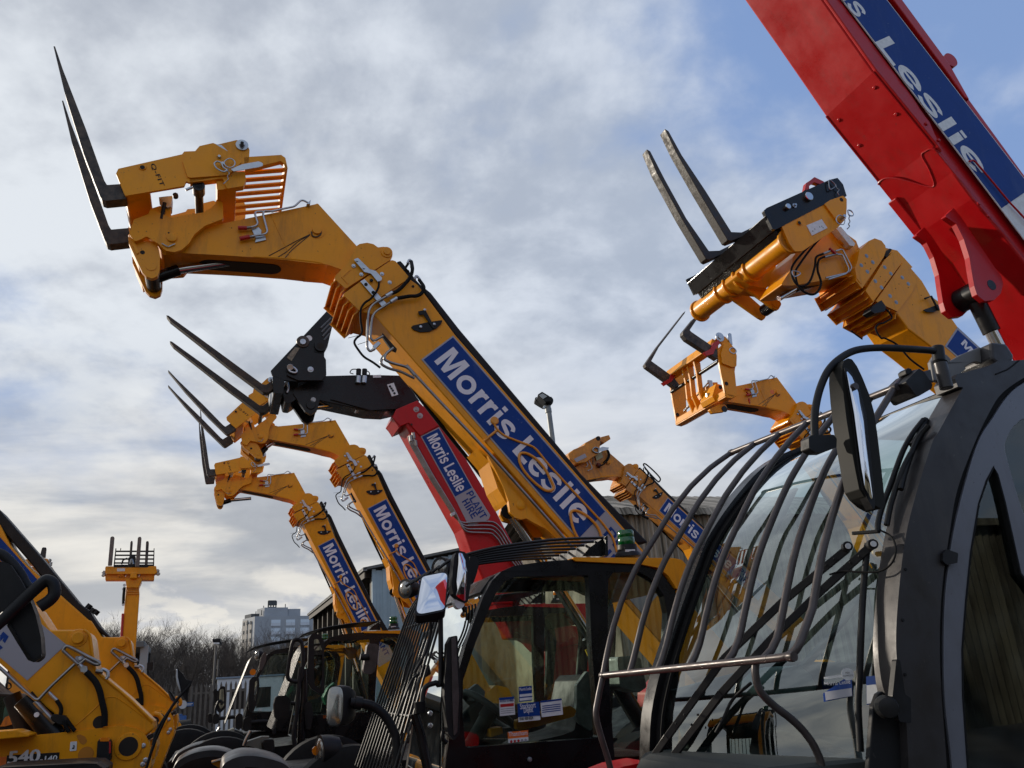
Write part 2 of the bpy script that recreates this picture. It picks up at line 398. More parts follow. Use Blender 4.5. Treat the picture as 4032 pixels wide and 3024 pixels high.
def rigid(pairs):
    # best rotation + shift in the u,v plane from pairs ((u,v),(u',v'))
    n = len(pairs); a = [complex(*p[0]) for p in pairs]; b = [complex(*p[1]) for p in pairs]
    ca, cb = sum(a) / n, sum(b) / n
    k = sum((x - ca).conjugate() * (y - cb) for x, y in zip(a, b)); ph = math.atan2(k.imag, k.real)
    t = cb - ca * complex(math.cos(ph), math.sin(ph))
    c, q = math.cos(ph), math.sin(ph)
    return Matrix(((c, 0, -q, t.real), (0, 1, 0, 0), (q, 0, c, t.imag), (0, 0, 0, 1)))

def tag(o, label=None, cat=None, group=None, kind=None):
    if label: o['label'] = label
    if cat: o['category'] = cat
    if group: o['group'] = group
    if kind: o['kind'] = kind
    return o
# ------------------------------------------------------------------ light and sky
SUN_AZ, SUN_EL = -60.0, 17.0
sd = Vector((math.sin(R(SUN_AZ)) * math.cos(R(SUN_EL)), math.cos(R(SUN_AZ)) * math.cos(R(SUN_EL)), math.sin(R(SUN_EL))))
sl = bpy.data.lights.new('sun', 'SUN'); sl.energy = 2.8; sl.angle = R(1.5); sl.color = (1.0, 0.90, 0.76)
so = bpy.data.objects.new('sun', sl); COL.objects.link(so); so.rotation_euler = sd.to_track_quat('Z', 'Y').to_euler()
so.location = (-30, 10, 30)

def build_world():
    w = bpy.data.worlds.new('World'); scene.world = w; w.use_nodes = True
    nt = w.node_tree; N = nt.nodes; Lk = nt.links.new; N.clear()
    out = N.new('ShaderNodeOutputWorld'); bg = N.new('ShaderNodeBackground'); bg.inputs['Strength'].default_value = 0.1
    Lk(bg.outputs[0], out.inputs[0])
    sky = N.new('ShaderNodeTexSky'); sky.sky_type = 'NISHITA'; sky.sun_disc = False
    sky.sun_elevation = R(SUN_EL); sky.sun_rotation = R(SUN_AZ); sky.air_density = 1.0; sky.dust_density = 0.6; sky.ozone_density = 2.0
    tc = N.new('ShaderNodeTexCoord'); D = tc.outputs['Generated']
    def vm(op, a, b=None):
        n = N.new('ShaderNodeVectorMath'); n.operation = op
        for i, x in enumerate((a, b)):
            if x is None: continue
            if isinstance(x, (tuple, list)): n.inputs[i].default_value = x
            else: Lk(x, n.inputs[i])
        return n.outputs['Value'] if op == 'DOT_PRODUCT' else n.outputs['Vector']
    def m(op, a, b=0.0, c=0.0, clamp=False):
        n = N.new('ShaderNodeMath'); n.operation = op; n.use_clamp = clamp
        for i, x in enumerate((a, b, c)):
            if isinstance(x, (int, float)): n.inputs[i].default_value = x
            else: Lk(x, n.inputs[i])
        return n.outputs[0]
    def mr(x, a, b, c, d, smooth=True):
        n = N.new('ShaderNodeMapRange'); n.interpolation_type = 'SMOOTHSTEP' if smooth else 'LINEAR'
        Lk(x, n.inputs[0])
        for i, v in enumerate((a, b, c, d)): n.inputs[i + 1].default_value = v
        return n.outputs[0]
    def mixc(f, a, b):
        n = N.new('ShaderNodeMix'); n.data_type = 'RGBA'
        if isinstance(f, (int, float)): n.inputs['Factor'].default_value = f
        else: Lk(f, n.inputs['Factor'])
        for k, x in (('A', a), ('B', b)):
            if isinstance(x, tuple): n.inputs[k].default_value = (*x, 1)
            else: Lk(x, n.inputs[k])
        return n.outputs['Result']
    def noise(vec, scale, det=6, rough=0.55, dist=0.0, off=(0, 0, 0)):
        n = N.new('ShaderNodeTexNoise'); n.inputs['Scale'].default_value = scale; n.inputs['Detail'].default_value = det
        n.inputs['Roughness'].default_value = rough; n.inputs['Distortion'].default_value = dist
        Lk(vm('ADD', vec, off), n.inputs['Vector']); return n.outputs['Fac']
    sep = N.new('ShaderNodeSeparateXYZ'); Lk(D, sep.inputs[0]); z = sep.outputs['Z']
    den = m('ADD', m('MAXIMUM', z, 0.0), 0.30)
    cmb = N.new('ShaderNodeCombineXYZ'); Lk(m('DIVIDE', sep.outputs['X'], den), cmb.inputs[0]); Lk(m('DIVIDE', sep.outputs['Y'], den), cmb.inputs[1])
    p = cmb.outputs[0]
    # the cloud layer: broad soft banks broken by smaller ripples
    n1 = noise(p, 1.1, 4, 0.5, 0.3, (3.1, 1.7, 0.0))
    n2 = noise(p, 3.6, 7, 0.55, 0.2, (0.4, 5.2, 2.0))
    n3 = noise(p, 10.0, 5, 0.55, 0.1, (2.4, 0.2, 5.0))
    dens = m('ADD', m('MULTIPLY', n1, 0.55), m('ADD', m('MULTIPLY', n2, 0.33), m('MULTIPLY', n3, 0.12)))
    # fewer clouds towards the upper right of the yard, more towards the sun
    east = vm('DOT_PRODUCT', D, (0.80, 0.10, 0.60))
    bias = mr(east, 0.25, 1.0, 0.14, -0.055)
    dens = m('ADD', dens, bias)
    cover = mr(dens, 0.43, 0.60, 0.0, 1.0)
    sund = vm('DOT_PRODUCT', D, tuple(sd))
    glow = mr(sund, 0.15, 1.0, 0.0, 1.0)
    shade = noise(p, 2.1, 7, 0.6, 0.25, (7.7, 2.1, 1.0))
    shade = m('ADD', m('MULTIPLY', shade, 0.55), m('ADD', m('MULTIPLY', n2, 0.25), m('MULTIPLY', n3, 0.2)))
    lit = mr(shade, 0.42, 0.585, 0.0, 1.0)
    grey = mixc(glow, (3.4, 3.95, 4.9), (3.65, 3.9, 4.35))
    white = mixc(glow, (5.1, 5.6, 6.5), (6.4, 6.7, 7.0))
    cloud = mixc(lit, grey, white)
    # long layered bands lower down
    az0 = m('ARCTAN2', sep.outputs['X'], sep.outputs['Y'])
    c3 = N.new('ShaderNodeCombineXYZ'); Lk(m('MULTIPLY', az0, 1.7), c3.inputs[0]); Lk(m('MULTIPLY', z, 8.0), c3.inputs[1])
    b1 = noise(c3.outputs[0], 1.5, 7, 0.55, 0.35, (0.3, 2.2, 0.0))
    bandc = mixc(mr(b1, 0.40, 0.62, 0.0, 1.0), (3.2, 3.35, 3.6), (7.0, 6.7, 6.1))
    lowm = m('MULTIPLY', mr(z, 0.12, 0.42, 0.85, 0.0), mr(az0, -0.1, 0.45, 1.0, 0.25))
    # cumulus heads near the skyline
    az = m('ARCTAN2', sep.outputs['X'], sep.outputs['Y'])
    c2 = N.new('ShaderNodeCombineXYZ'); Lk(m('MULTIPLY', az, 3.0), c2.inputs[0]); Lk(m('MULTIPLY', z, 5.5), c2.inputs[1])
    k1 = noise(c2.outputs[0], 2.6, 8, 0.55, 0.15, (1.3, 0.6, 0.0)); k2 = noise(c2.outputs[0], 2.6, 8, 0.55, 0.15, (1.26, 0.52, 0.0))
    low = mr(z, 0.04, 0.20, 1.0, 0.0)
    cum = m('MULTIPLY', mr(m('ADD', k1, m('MULTIPLY', low, 0.12)), 0.55, 0.62, 0.0, 1.0), low)
    rim = mr(m('SUBTRACT', k1, k2), -0.03, 0.07, 0.0, 1.0)
    cumc = mixc(rim, (3.9, 4.1, 4.6), (7.0, 6.7, 6.1))
    hz = mixc(glow, (4.4, 4.8, 5.4), (6.3, 6.2, 5.9))
    hsv = N.new('ShaderNodeHueSaturation'); hsv.inputs['Saturation'].default_value = 1.05; hsv.inputs['Value'].default_value = 1.0; Lk(sky.outputs[0], hsv.inputs['Color'])
    blue = mixc(0.72, hsv.outputs[0], (2.2, 3.3, 5.9))
    c = mixc(m('MULTIPLY', cover, 0.94), blue, cloud)
    c = mixc(lowm, c, bandc)
    c = mixc(mr(z, 0.0, 0.16, 0.5, 0.0), c, hz)
    c = mixc(m('MULTIPLY', cum, 0.75), c, cumc)
    c = mixc(mr(z, -0.02, 0.0, 1.0, 0.0), c, (0.9, 0.9, 0.9))
    Lk(c, bg.inputs['Color'])
build_world()
scene.view_settings.view_transform = 'Standard'; scene.view_settings.look = 'None'
scene.view_settings.exposure = 0.33; scene.view_settings.gamma = 1.0
scene.cycles.max_bounces = 6; scene.cycles.transparent_max_bounces = 24; scene.cycles.glossy_bounces = 4
scene.cycles.caustics_reflective = False; scene.cycles.caustics_refractive = False
# ================================================================== the big yellow telehandler in the middle
M4 = Machine(-20.5, 5.5, 'yellow telehandler with the largest blue lettered yellow boom and a black cab under it')
m = M4
# ---- boom: outer section
m.grp = 'boom'
BW = 0.42
boom = m.ext('boom', B_(1045,1195, 925,1165, 1075,1060, 1345,872, 1432,935, 1482,1003) + C_(352,30, 1462,1302, 2560,2560, 2380,2880), 0.0, BW, YEL, bevel=0.02, at=0.0)
# black hose track along its top
m.ext('hose_track', B_(1470,940, 1545,1000) + C_(395,0, 1140,880, 1270,1040, 1760,1540, 1650,1560, 1180,1030, 352,35) + B_(1490,1010), 0.10, 0.36, BLK, bevel=0.015, at=0.10)
m.ext('hose_guard', B_(1240,735, 1275,724, 1300,750, 1420,900, 1490,975, 1470,1000, 1340,860), 0.08, 0.30, BLK, fil=0.01, at=0.08)
# label
def label(m, q, w, text_box, body, bold, grey=None, frame=0.012, h=None, spacing=1.0):
    a, b, c = [Vector(x) for x in m.ps(q, w)]   # lower-left (tip), upper-left, upper-right
    e = (c - b).normalized(); hgt = (b - a).length; nrm = Vector((-e.y, e.x)); L = (c - b).length
    a = b - nrm * hgt
    f = lambda s, t: (a.x + e.x * s + nrm.x * t, a.y + e.y * s + nrm.y * t)
    lab = m.uv('label', [f(0, 0), f(0, hgt), f(L + (grey or 0), hgt), f(L + (grey or 0), 0)], w - 0.004, w + 0.002, SILV, bevel=0)
    m.uv('label_panel', [f(frame, frame), f(frame, hgt - frame), f(L, hgt - frame), f(L, frame)], w - 0.006, w - 0.002, BLUE, bevel=0, parent=lab)
    s0, s1, t0, cap = text_box
    m.gtext(body, f(s0 * L, t0 * hgt), f(s1 * L, t0 * hgt), cap * hgt, w - 0.006, WHITE, parent=lab)
    return lab, f, L, hgt
lab4, f4, L4, h4 = label(m, C_(110,215, 338,40, 1446,1310), -0.001, (0.03, 0.965, 0.20, 0.61), 'Morris Leslie', 0.018, grey=0.72)
m.gtext('PLANT', f4(L4 + 0.10, h4 * 0.55), f4(L4 + 0.62, h4 * 0.55), h4 * 0.28, -0.006, BLUE, parent=lab4)
m.gtext('HIRE', f4(L4 + 0.10, h4 * 0.16), f4(L4 + 0.46, h4 * 0.16), h4 * 0.28, -0.006, BLUE, parent=lab4)
# yellow cable with loops lying over the label
cw = -0.012
m.tube('trailing_cable', m.Ps(R_(290,660, 345,610, 430,540), cw), 0.010, YELC)
m.boss('cable_anchor', R_(404,436)[0], -0.004, [(0.032, 0), (0.032, 0.012), (0.026, 0.018)], YELC)
m.tube('trailing_cable', m.Ps(R_(404,470, 440,530, 510,590, 620,640, 730,680, 830,720, 900,790, 980,890, 1080,1000, 1200,1130, 1330,1270, 1450,1400, 1560,1520, 1640,1620, 1700,1720, 1740,1860), cw), 0.0085, YELC)
m.tube('trailing_cable', m.Ps(R_(690,790, 760,790, 860,850, 950,950, 1010,1060, 1050,1150, 1030,1190, 960,1190, 860,1120, 760,1020, 700,930, 675,850), cw - 0.004), 0.0105, YELC, mode='loop')
m.tube('trailing_cable', m.Ps(R_(1340,1760, 1270,1620, 1240,1500, 1240,1430, 1290,1410, 1370,1440, 1450,1500, 1530,1590, 1570,1700, 1560,1800), cw - 0.004), 0.0105, YELC)
# angle gauge: black sickle plate with a pendulum
m.ext('angle_gauge', B_(1370,1302, 1382,1288, 1500,1262, 1620,1243, 1640,1242, 1628,1275, 1590,1312, 1530,1340, 1450,1346, 1392,1326), -0.012, -0.004, BLK, at=-0.008, bevel=0)
m.ext('gauge_pendulum', B_(1430,1165, 1490,1150, 1500,1165, 1575,1310, 1560,1315, 1475,1190, 1440,1196), -0.024, -0.014, BLK, at=-0.02, bevel=0.001)
for q in B_(1485,1155, 1568,1280, 1450,1302): m.boss('bolt', q, -0.012, [(0.011, 0), (0.011, 0.014), (0.006, 0.017)], ZINC, n=8)
# ---- collar housings at the front of the outer and of the inner section
kn = m.ext('boom_nose', B_(705,858, 790,770, 870,640, 885,600, 920,576, 985,565, 1040,577, 1080,606, 1130,600, 1180,618, 1208,660, 1204,690, 1190,712, 800,965, 705,882), -0.015, BW + 0.015, YEL, fil=0.012, bevel=0.005)
col = m.ext('boom_collar', B_(773,1015, 1060,808, 1200,716, 1232,725, 1348,862, 1342,880, 922,1160), -0.02, BW + 0.02, YEL, fil=0.01, bevel=0.005)
# ribbed housings below the collars: bottom pads project below the boom
def ribs(m, q, n, w0, w1, drop, material, name='wear_pad_rib'):
    a, b = [Vector(x) for x in m.ps(q, w0)]; d = (b - a); nrm = Vector((-d.y, d.x)).normalized() * -1
    if nrm.y > 0: nrm = -nrm
    for i in range(n):
        t0 = (i + 0.0) / (n - 1 if n > 1 else 1)
        c = a + d * (0.02 + 0.94 * t0); e = d.normalized() * 0.008
        m.uv(name, [tuple(c), tuple(c + e), tuple(c + e + nrm * drop), tuple(c + nrm * drop)], w0 + 0.01, w1 - 0.01, material, bevel=0.001)
    m.uv('wear_pad_lip', [tuple(a), tuple(b), tuple(b + nrm * (drop + 0.01)), tuple(a + nrm * (drop + 0.01))], w1 - 0.012, w1, material, bevel=0.001)
ribs(m, B_(712,880, 800,960), 3, -0.01, BW + 0.01, 0.05, YEL)
ribs(m, B_(780,1022, 915,1155), 4, -0.015, BW + 0.015, 0.055, YEL)
m.boss('pivot_pin', B_(1155,650)[0], -0.015, [(0.045, 0), (0.045, 0.008), (0.026, 0.009), (0.026, 0.02)], YEL)
m.ext('nose_step', B_(760,862, 835,790, 842,800, 775,865, 822,915, 815,925), -0.021, -0.012, YEL, at=-0.018, bevel=0.001)
for q in B_(868,768, 935,842, 1115,838, 1182,912): m.boss('bolt', q, -0.019, [(0.016, 0), (0.016, 0.003), (0.010, 0.004), (0.010, 0.013)], ZINC, n=10)
m.boss('lifting_hole', B_(1385,947)[0], -0.001, [(0.011, 0), (0.011, 0.003)], DARK, n=12)
# zinc brackets
br = m.ext('bracket', B_(868,712, 905,698, 1008,798, 1060,812, 1115,872, 1112,890, 1080,908, 1020,835, 960,820, 945,800), -0.042, -0.036, ZINC, fil=0.008, bevel=0.001, at=-0.04)
m.ext('bracket', B_(925,905, 962,886, 1160,1105, 1118,1128), -0.036, -0.03, ZINC, at=-0.03, bevel=0.001)
for q in B_(898,720, 957,784): m.boss('bolt', q, -0.042, [(0.010, 0), (0.010, 0.009)], ZINC, n=8)
for q in B_(975,930, 1038,1000, 1022,895): m.boss('bolt', q, -0.034, [(0.015, 0), (0.012, 0.010), (0.007, 0.012)], BLK, n=8)
# hoses and pipes on the boom nose
hw = -0.05
m.tube('hose', m.Ps(B_(1345,745), 0.06) + m.Ps(B_(1320,790, 1350,820), 0.02) , 0.010, RUB)
m.tube('hose', [m.P(B_(1370,730)[0], 0.03)] + m.Ps(B_(1380,800, 1360,865, 1310,930, 1250,985, 1190,1010), hw), 0.0145, RUB)
m.tube('hose', [m.P(B_(1440,890)[0], 0.02)] + m.Ps(B_(1478,950, 1465,1000, 1420,1028, 1350,1032, 1240,1052), hw), 0.0145, RUB)
m.tube('hose_fitting', m.Ps(B_(1338,745, 1350,718, 1366,725, 1372,785), 0.03), 0.010, ZINC)
m.tube('hose_fitting', m.Ps(B_(1400,885, 1415,856, 1440,880, 1462,920), 0.02), 0.010, ZINC)
m.tube('hose_fitting', m.Ps(B_(1205,1000, 1150,1032), hw), 0.016, ZINC, mode='line')
m.tube('hose_fitting', m.Ps(B_(1245,1048, 1190,1082), hw), 0.016, ZINC, mode='line')
m.tube('steel_pipe', m.Ps(B_(1160,1030, 1040,1098, 1000,1150, 990,1250, 985,1480, 1010,1515, 1050,1490), hw), 0.0095, STEEL, mode='bend')
m.tube('steel_pipe', m.Ps(B_(1195,1080, 1060,1165, 1028,1210, 1012,1390, 1040,1425, 1125,1378), hw + 0.005), 0.0095, STEEL, mode='bend')
m.tube('hose', m.Ps(B_(1090,905, 1078,970, 1020,1050, 965,1090, 930,1150, 930,1250, 940,1350, 890,1400, 875,1440, 910,1500, 960,1560, 1040,1610, 1100,1655), hw - 0.01), 0.0085, RUB)
m.tube('cable_tie', m.Ps(B_(820,1396, 905,1374), hw - 0.01), 0.002, RUB, mode='line')
m.tube('cable_tie', m.Ps(B_(905,1452, 990,1425), hw - 0.01), 0.002, RUB, mode='line')
# run of pipes on the underside corner of the boom
pw = 0.0
pp = B_(1215,1480, 1150,1525, 1130,1575, 1180,1600, 1330,1630) + C_(150,390, 540,830, 800,1120, 1130,1500, 1330,1730)
m.tube('steel_pipe', m.Ps(C_(0,255, 260,535, 560,850, 830,1150, 1130,1490, 1300,1690), -0.02), 0.012, STEEL)
m.tube('steel_pipe', m.Ps(B_(1215,1482, 1150,1530, 1130,1580, 1190,1610, 1340,1650) + C_(60,330), -0.02), 0.011, STEEL, mode='bend')
m.tube('steel_pipe', m.Ps(B_(1195,1500, 1120,1560, 1100,1620, 1170,1660) + C_(-40,300, 60,350), 0.04), 0.011, STEEL, mode='bend')
m.ext('hose_slot', B_(1120,1352, 1245,1490, 1240,1515, 1200,1500, 1110,1375), -0.004, 0.02, DARK, at=-0.002, bevel=0)
m.tube('hose', m.Ps(B_(1085,1440, 1180,1560) + C_(-20,330, 180,600, 420,900, 560,1080), 0.40), 0.016, RUB)
m.ext('pipe_clamp', B_(1030,1470, 1080,1425, 1105,1445, 1050,1500), -0.06, -0.02, ZINC, at=-0.05, bevel=0.002)
# lift cylinder bracket below the boom, near and far cheek plates, with the cylinder head between them
ck = C_(520,850, 590,910, 650,1020, 700,1130, 742,1240, 752,1320, 790,1360, 830,1375, 870,1365, 930,1400, 1010,1440, 1110,1530, 1160,1540, 800,1080)
m.ext('cylinder_bracket', ck, 0.03, 0.075, YEL, at=0.03, fil=0.02, bevel=0.006)
m.ext('cylinder_bracket', C_(455,870, 500,960, 545,1040, 620,1140, 670,1230, 690,1290, 680,1340, 705,1385, 760,1400, 820,1390, 900,1500, 1000,1500, 800,1150, 560,890), 0.35, 0.395, YEL, at=0.35, fil=0.02, bevel=0.006)
m.ext('bracket_web', C_(520,850, 600,930, 670,1140, 720,1230, 740,1260, 770,1200, 640,990), 0.075, 0.35, YEL, at=0.05, bevel=0)
m.boss('pivot_pin', R_(694,1352)[0], 0.03, [(0.036, 0), (0.036, 0.006), (0.033, 0.008)], YEL)
m.cyl('lift_cylinder_head', m.P(R_(560,1420)[0], 0.09), m.P(R_(560,1420)[0], 0.33), 0.055, BLKP)
m.cyl('lift_cylinder_rod', m.P(R_(590,1440)[0], 0.21), m.P(P_(1335,945)[0], 0.21), 0.042, CHROME)
m.cyl('lift_cylinder', m.P(P_(1325,930)[0], 0.21), m.P(P_(1700,1560)[0], 0.21), 0.062, BLKP)
# ---- gooseneck head at the end of the inner boom
HW0, HW1 = 0.05, 0.37
head = m.ext('gooseneck', B_(900,600, 555,222) + Q_(2212,455) + Q_(1320,640, 1000,700, 640,640, 500,900, 560,1000, 640,1010, 760,985, 1200,1008, 1560,1032, 1900,1060, 2212,1098) + B_(440,738, 640,755, 740,790, 830,830, 960,760), HW0, HW1, YEL, at=HW0, fil=0.012, bevel=0.006)
m.boss('pivot_pin', B_(547,462)[0], HW0, [(0.064, 0), (0.064, 0.004), (0.036, 0.005), (0.034, 0.022), (0.008, 0.023)], YEL)
for a in (B_(490,492, 380,545, 270,605, 130,680), B_(485,500, 380,560, 290,640, 210,690), B_(480,505, 400,570, 320,640, 270,700)):
    m.tube('grease_streak', m.Ps(a, HW0 - 0.001), [0.006] + [0.004] * 17 + [0.002], GREASE, n=6) if False else m.tube('grease_streak', m.Ps(a, HW0 - 0.0005), 0.0035, GREASE, n=6)
m.tube('grease_ring', m.Ps(B_(500,470, 510,505, 545,515, 578,495, 585,465), HW0 - 0.006), 0.006, GREASE, n=6)
m.tube('weld_seam', m.Ps(Q_(1735,565, 1800,720, 1885,900, 1950,1040), HW0), 0.004, YEL, n=6)
m.tube('weld_seam', m.Ps(Q_(1540,1025, 1900,1045, 2212,1080) + B_(600,745), HW0), 0.006, YEL, n=6)
# dark patch for the shade inside the underside slot of the tilt cylinder
bu = m.ps(Q_(1290,1012, 1860,1055), HW0)
sa, sb = Vector(bu[0]), Vector(bu[1]); sdv = (sb - sa).normalized()
slot = [(sa.x - 0.22 * sdv.x + sdv.x * 0, 0.12)]
mb = MB(); Ls = (sb - sa).length + 0.22; pts = []
for k in range(24):
    a = 2 * math.pi * k / 24; sx = math.cos(a); cx = Ls / 2 - 0.08
    pts.append(((cx if sx > 0 else -cx) + 0.08 * sx, 0.08 * math.sin(a)))
o0 = (sa - sdv * 0.22); nn = Vector((sdv.y, -sdv.x))
ctr = o0 + sdv * (Ls / 2)
mb.prism(pts, -0.004, 0.006, lambda a, b, c: Vector((ctr.x + sdv.x * a + nn.x * (c + 0.001), 0.21 + b, ctr.y + sdv.y * a + nn.y * (c + 0.001))))
m.part(mb, 'slot_shade_patch', DARK)
# service couplings on the head
cp = HW0 - 0.03
m.tube('steel_pipe', m.Ps(Q_(2140,440, 2090,412, 2060,412, 1990,478, 1740,530, 1570,535, 1558,560, 1590,660, 1570,690, 1500,708), cp), 0.0078, ZINC, mode='bend', br=0.02)
m.tube('steel_pipe', m.Ps(Q_(1760,535, 1660,525, 1645,560, 1695,750, 1670,780, 1530,800), cp - 0.004), 0.0078, ZINC, mode='bend', br=0.02)
m.ext('coupling_bracket', Q_(1520,720, 1600,705, 1630,740, 1625,790, 1672,800, 1678,842, 1560,870, 1570,830, 1545,775), HW0 - 0.012, HW0 - 0.006, ZINC, at=HW0 - 0.01, bevel=0.001)
m.tube('coupling', m.Ps(Q_(1520,705, 1460,712), cp), 0.011, STEEL, mode='line'); m.tube('coupling_cap', m.Ps(Q_(1470,712, 1375,712), cp), 0.015, REDC, mode='line')
m.tube('coupling', m.Ps(Q_(1550,805, 1490,812), cp), 0.012, STEEL, mode='line'); m.tube('coupling_cap', m.Ps(Q_(1500,808, 1395,830), cp), 0.016, REDC, mode='line')
m.ext('pipe_clip', Q_(2120,460, 2165,412, 2160,455), HW0 - 0.04, HW0, ZINC, at=HW0 - 0.03, bevel=0)
for q in Q_(1305,712, 1512,940, 1422,965): m.boss('bolt_hole', q, HW0, [(0.004, 0), (0.004, 0.001)], DARK, n=8)

# ---- fork carriage, pinned to the head
m.grp = 'carr'
CW0, CW1 = -0.17, 0.64
cplate = A_(565,1075, 582,1040, 1045,935, 1060,915, 1140,912, 1172,875, 1270,853, 1300,865, 1440,832, 1510,850, 1535,905, 1530,990, 1500,1010, 1380,1085, 1095,1140, 1075,1130, 1060,1165, 632,1237)
cp_ = m.ext('carriage_plate', cplate, CW0, CW0 + 0.022, YEL, fil=0.01, bevel=0.004)
# step: raised rear half of the plate
m.ext('plate_step', A_(1048,985, 1075,925, 1140,912, 1172,875, 1270,853, 1380,915, 1480,990, 1380,1085, 1110,1105, 1085,1100), CW0 - 0.014, CW0 + 0.002, YEL, at=CW0 - 0.014, fil=0.012, bevel=0.005)
m.ext('plate_return', A_(1110,1100, 1370,1060, 1500,1060, 1510,1120, 1490,1165, 1370,1185, 1340,1110, 1095,1140), CW0 + 0.0, CW0 + 0.06, YEL, at=CW0, fil=0.012, bevel=0.004)
m.text('Q-FIT', m.p(A_(815,1008)[0], CW0), m.p(A_(890,1168)[0], CW0), 0.030, CW0 - 0.0005, BLK, parent=cp_, bold=0.012, spacing=1.1)
m.boss('hole_rim', A_(757,1030)[0], CW0, [(0.026, 0), (0.024, 0.008)], YEL); m.boss('hole', A_(757,1030)[0], CW0 - 0.008, [(0.016, 0), (0.016, 0.002)], DARK)
m.boss('bush', A_(1480,873)[0], CW0, [(0.045, 0), (0.045, 0.012), (0.022, 0.014), (0.022, 0.035), (0.013, 0.036), (0.013, 0.02)], ZINC)
m.boss('bush_hole', A_(1480,868)[0], CW0 - 0.03, [(0.014, 0), (0.014, 0.007)], DARK)
m.ext('wear_plate', A_(1290,862, 1330,866, 1380,915, 1330,890), CW0 - 0.002, CW0 + 0.05, ZINC, bevel=0.001)
m.boss('bolt', A_(1315,958)[0], CW0 - 0.014, [(0.014, 0), (0.014, 0.008), (0.010, 0.02)], ZINC, n=8)
m.boss('bolt', A_(1340,1015)[0], CW0 - 0.014, [(0.012, 0), (0.012, 0.03)], ZINC, n=8)
m.ext('locking_lever', A_(1395,1045, 1480,1010, 1600,988, 1630,1000, 1632,1020, 1600,1030, 1420,1060), CW0 - 0.05, CW0 - 0.044, ZINC, at=CW0 - 0.047, fil=0.01, bevel=0.001)
m.tube('linch_pin', m.Ps(A_(1280,1000, 1300,988, 1330,1000, 1345,1030, 1370,1050, 1345,1062, 1300,1040, 1282,1015), CW0 - 0.05), 0.006, ZINC, mode='loop', n=8)
m.tube('linch_pin_ring', m.Ps(A_(1390,966, 1425,985, 1425,1015, 1395,1032, 1360,1018, 1352,990), CW0 - 0.055), 0.0045, ZINC, mode='loop', n=8)
ch = []
for i, q in enumerate(A_(1385,1035, 1375,1055, 1388,1075, 1375,1095, 1380,1115, 1362,1135, 1345,1150)): ch.append(m.P(q, CW0 - 0.045 + 0.008 * (i % 2)))
m.tube('chain', ch, 0.004, STEEL, n=6)
# far plate
def shift(o, dw, name=None):
    c = o.copy(); COL.objects.link(c); c.parent = o.parent; c.matrix_basis = Matrix.Translation((0, dw, 0)) @ o.matrix_basis
    if name: c.name = name
    return m.rec(c)
shift(cp_, CW1 - CW0 - 0.022, 'carriage_plate')
# front cross tube, rear cross tube, fork shaft
cb = lambda q: m.ps(q, CW0 + 0.02)
m.ext('front_cross_tube', A_(600,1130, 800,1085, 812,1200, 632,1232), CW0 + 0.02, CW1 - 0.02, YEL, at=CW0, fil=0.02, bevel=0.008)
m.ext('rear_cross_tube', A_(1290,1090, 1420,1065, 1440,1165, 1300,1185), CW0 + 0.02, CW1 - 0.02, YEL, at=CW0, fil=0.008, bevel=0.006)
pc = m.p(A_(1165,1150)[0], CW0)
m.cyl('fork_shaft', Vector((pc[0], CW0 + 0.02, pc[1])), Vector((pc[0], CW1 - 0.03, pc[1])), 0.030, BLKP)
m.cyl('shaft_collar', Vector((pc[0], CW0 + 0.02, pc[1])), Vector((pc[0], CW0 + 0.12, pc[1])), 0.043, BLKP)
m.tube('steel_pipe', m.Ps(A_(1070,1195, 1120,1175), CW0 + 0.02), 0.010, ZINC, mode='line')
# pivot bracket between carriage and head
m.ext('pivot_bracket', Q_(240,620, 400,560, 420,500, 640,600, 760,575, 990,545, 1070,500, 1130,450, 1140,390, 1210,440, 1215,610, 1010,690, 900,780, 840,880, 760,950, 680,975, 590,960, 515,890, 470,860, 380,800, 330,830, 250,860, 190,780), -0.01, 0.03, YEL, at=-0.01, fil=0.02, bevel=0.006)
m.ext('pivot_bracket', Q_(240,620, 400,560, 640,600, 990,545, 1130,450, 1215,610, 900,780, 760,950, 590,960, 470,860, 250,860), 0.39, 0.43, YEL, at=-0.01, fil=0.02, bevel=0.006)
m.ext('bracket_stop', Q_(420,500, 520,470, 640,490, 650,610, 440,660), 0.02, 0.3, YEL, at=0.02, bevel=0.004)
m.ext('latch', Q_(510,375, 590,365, 660,360, 650,480, 600,490, 565,440), 0.0, 0.10, ZINC, at=0.0, bevel=0.003)
m.boss('latch_bolt', Q_(695,375)[0], 0.05, [(0.02, 0), (0.02, 0.03)], BLK, n=8)
m.tube('spring', m.Ps(Q_(575,440, 560,520, 540,620), 0.0), 0.014, BLK)
m.boss('pivot_pin', Q_(655,822)[0], -0.01, [(0.034, 0), (0.034, 0.014), (0.030, 0.016)], YEL)
m.tube('split_pin', m.Ps(Q_(545,880, 610,915, 640,905, 690,885), -0.02), 0.005, ZINC, n=6)
m.boss('pin_hole', Q_(620,765)[0], -0.01, [(0.007, 0), (0.007, 0.001)], DARK, n=8)
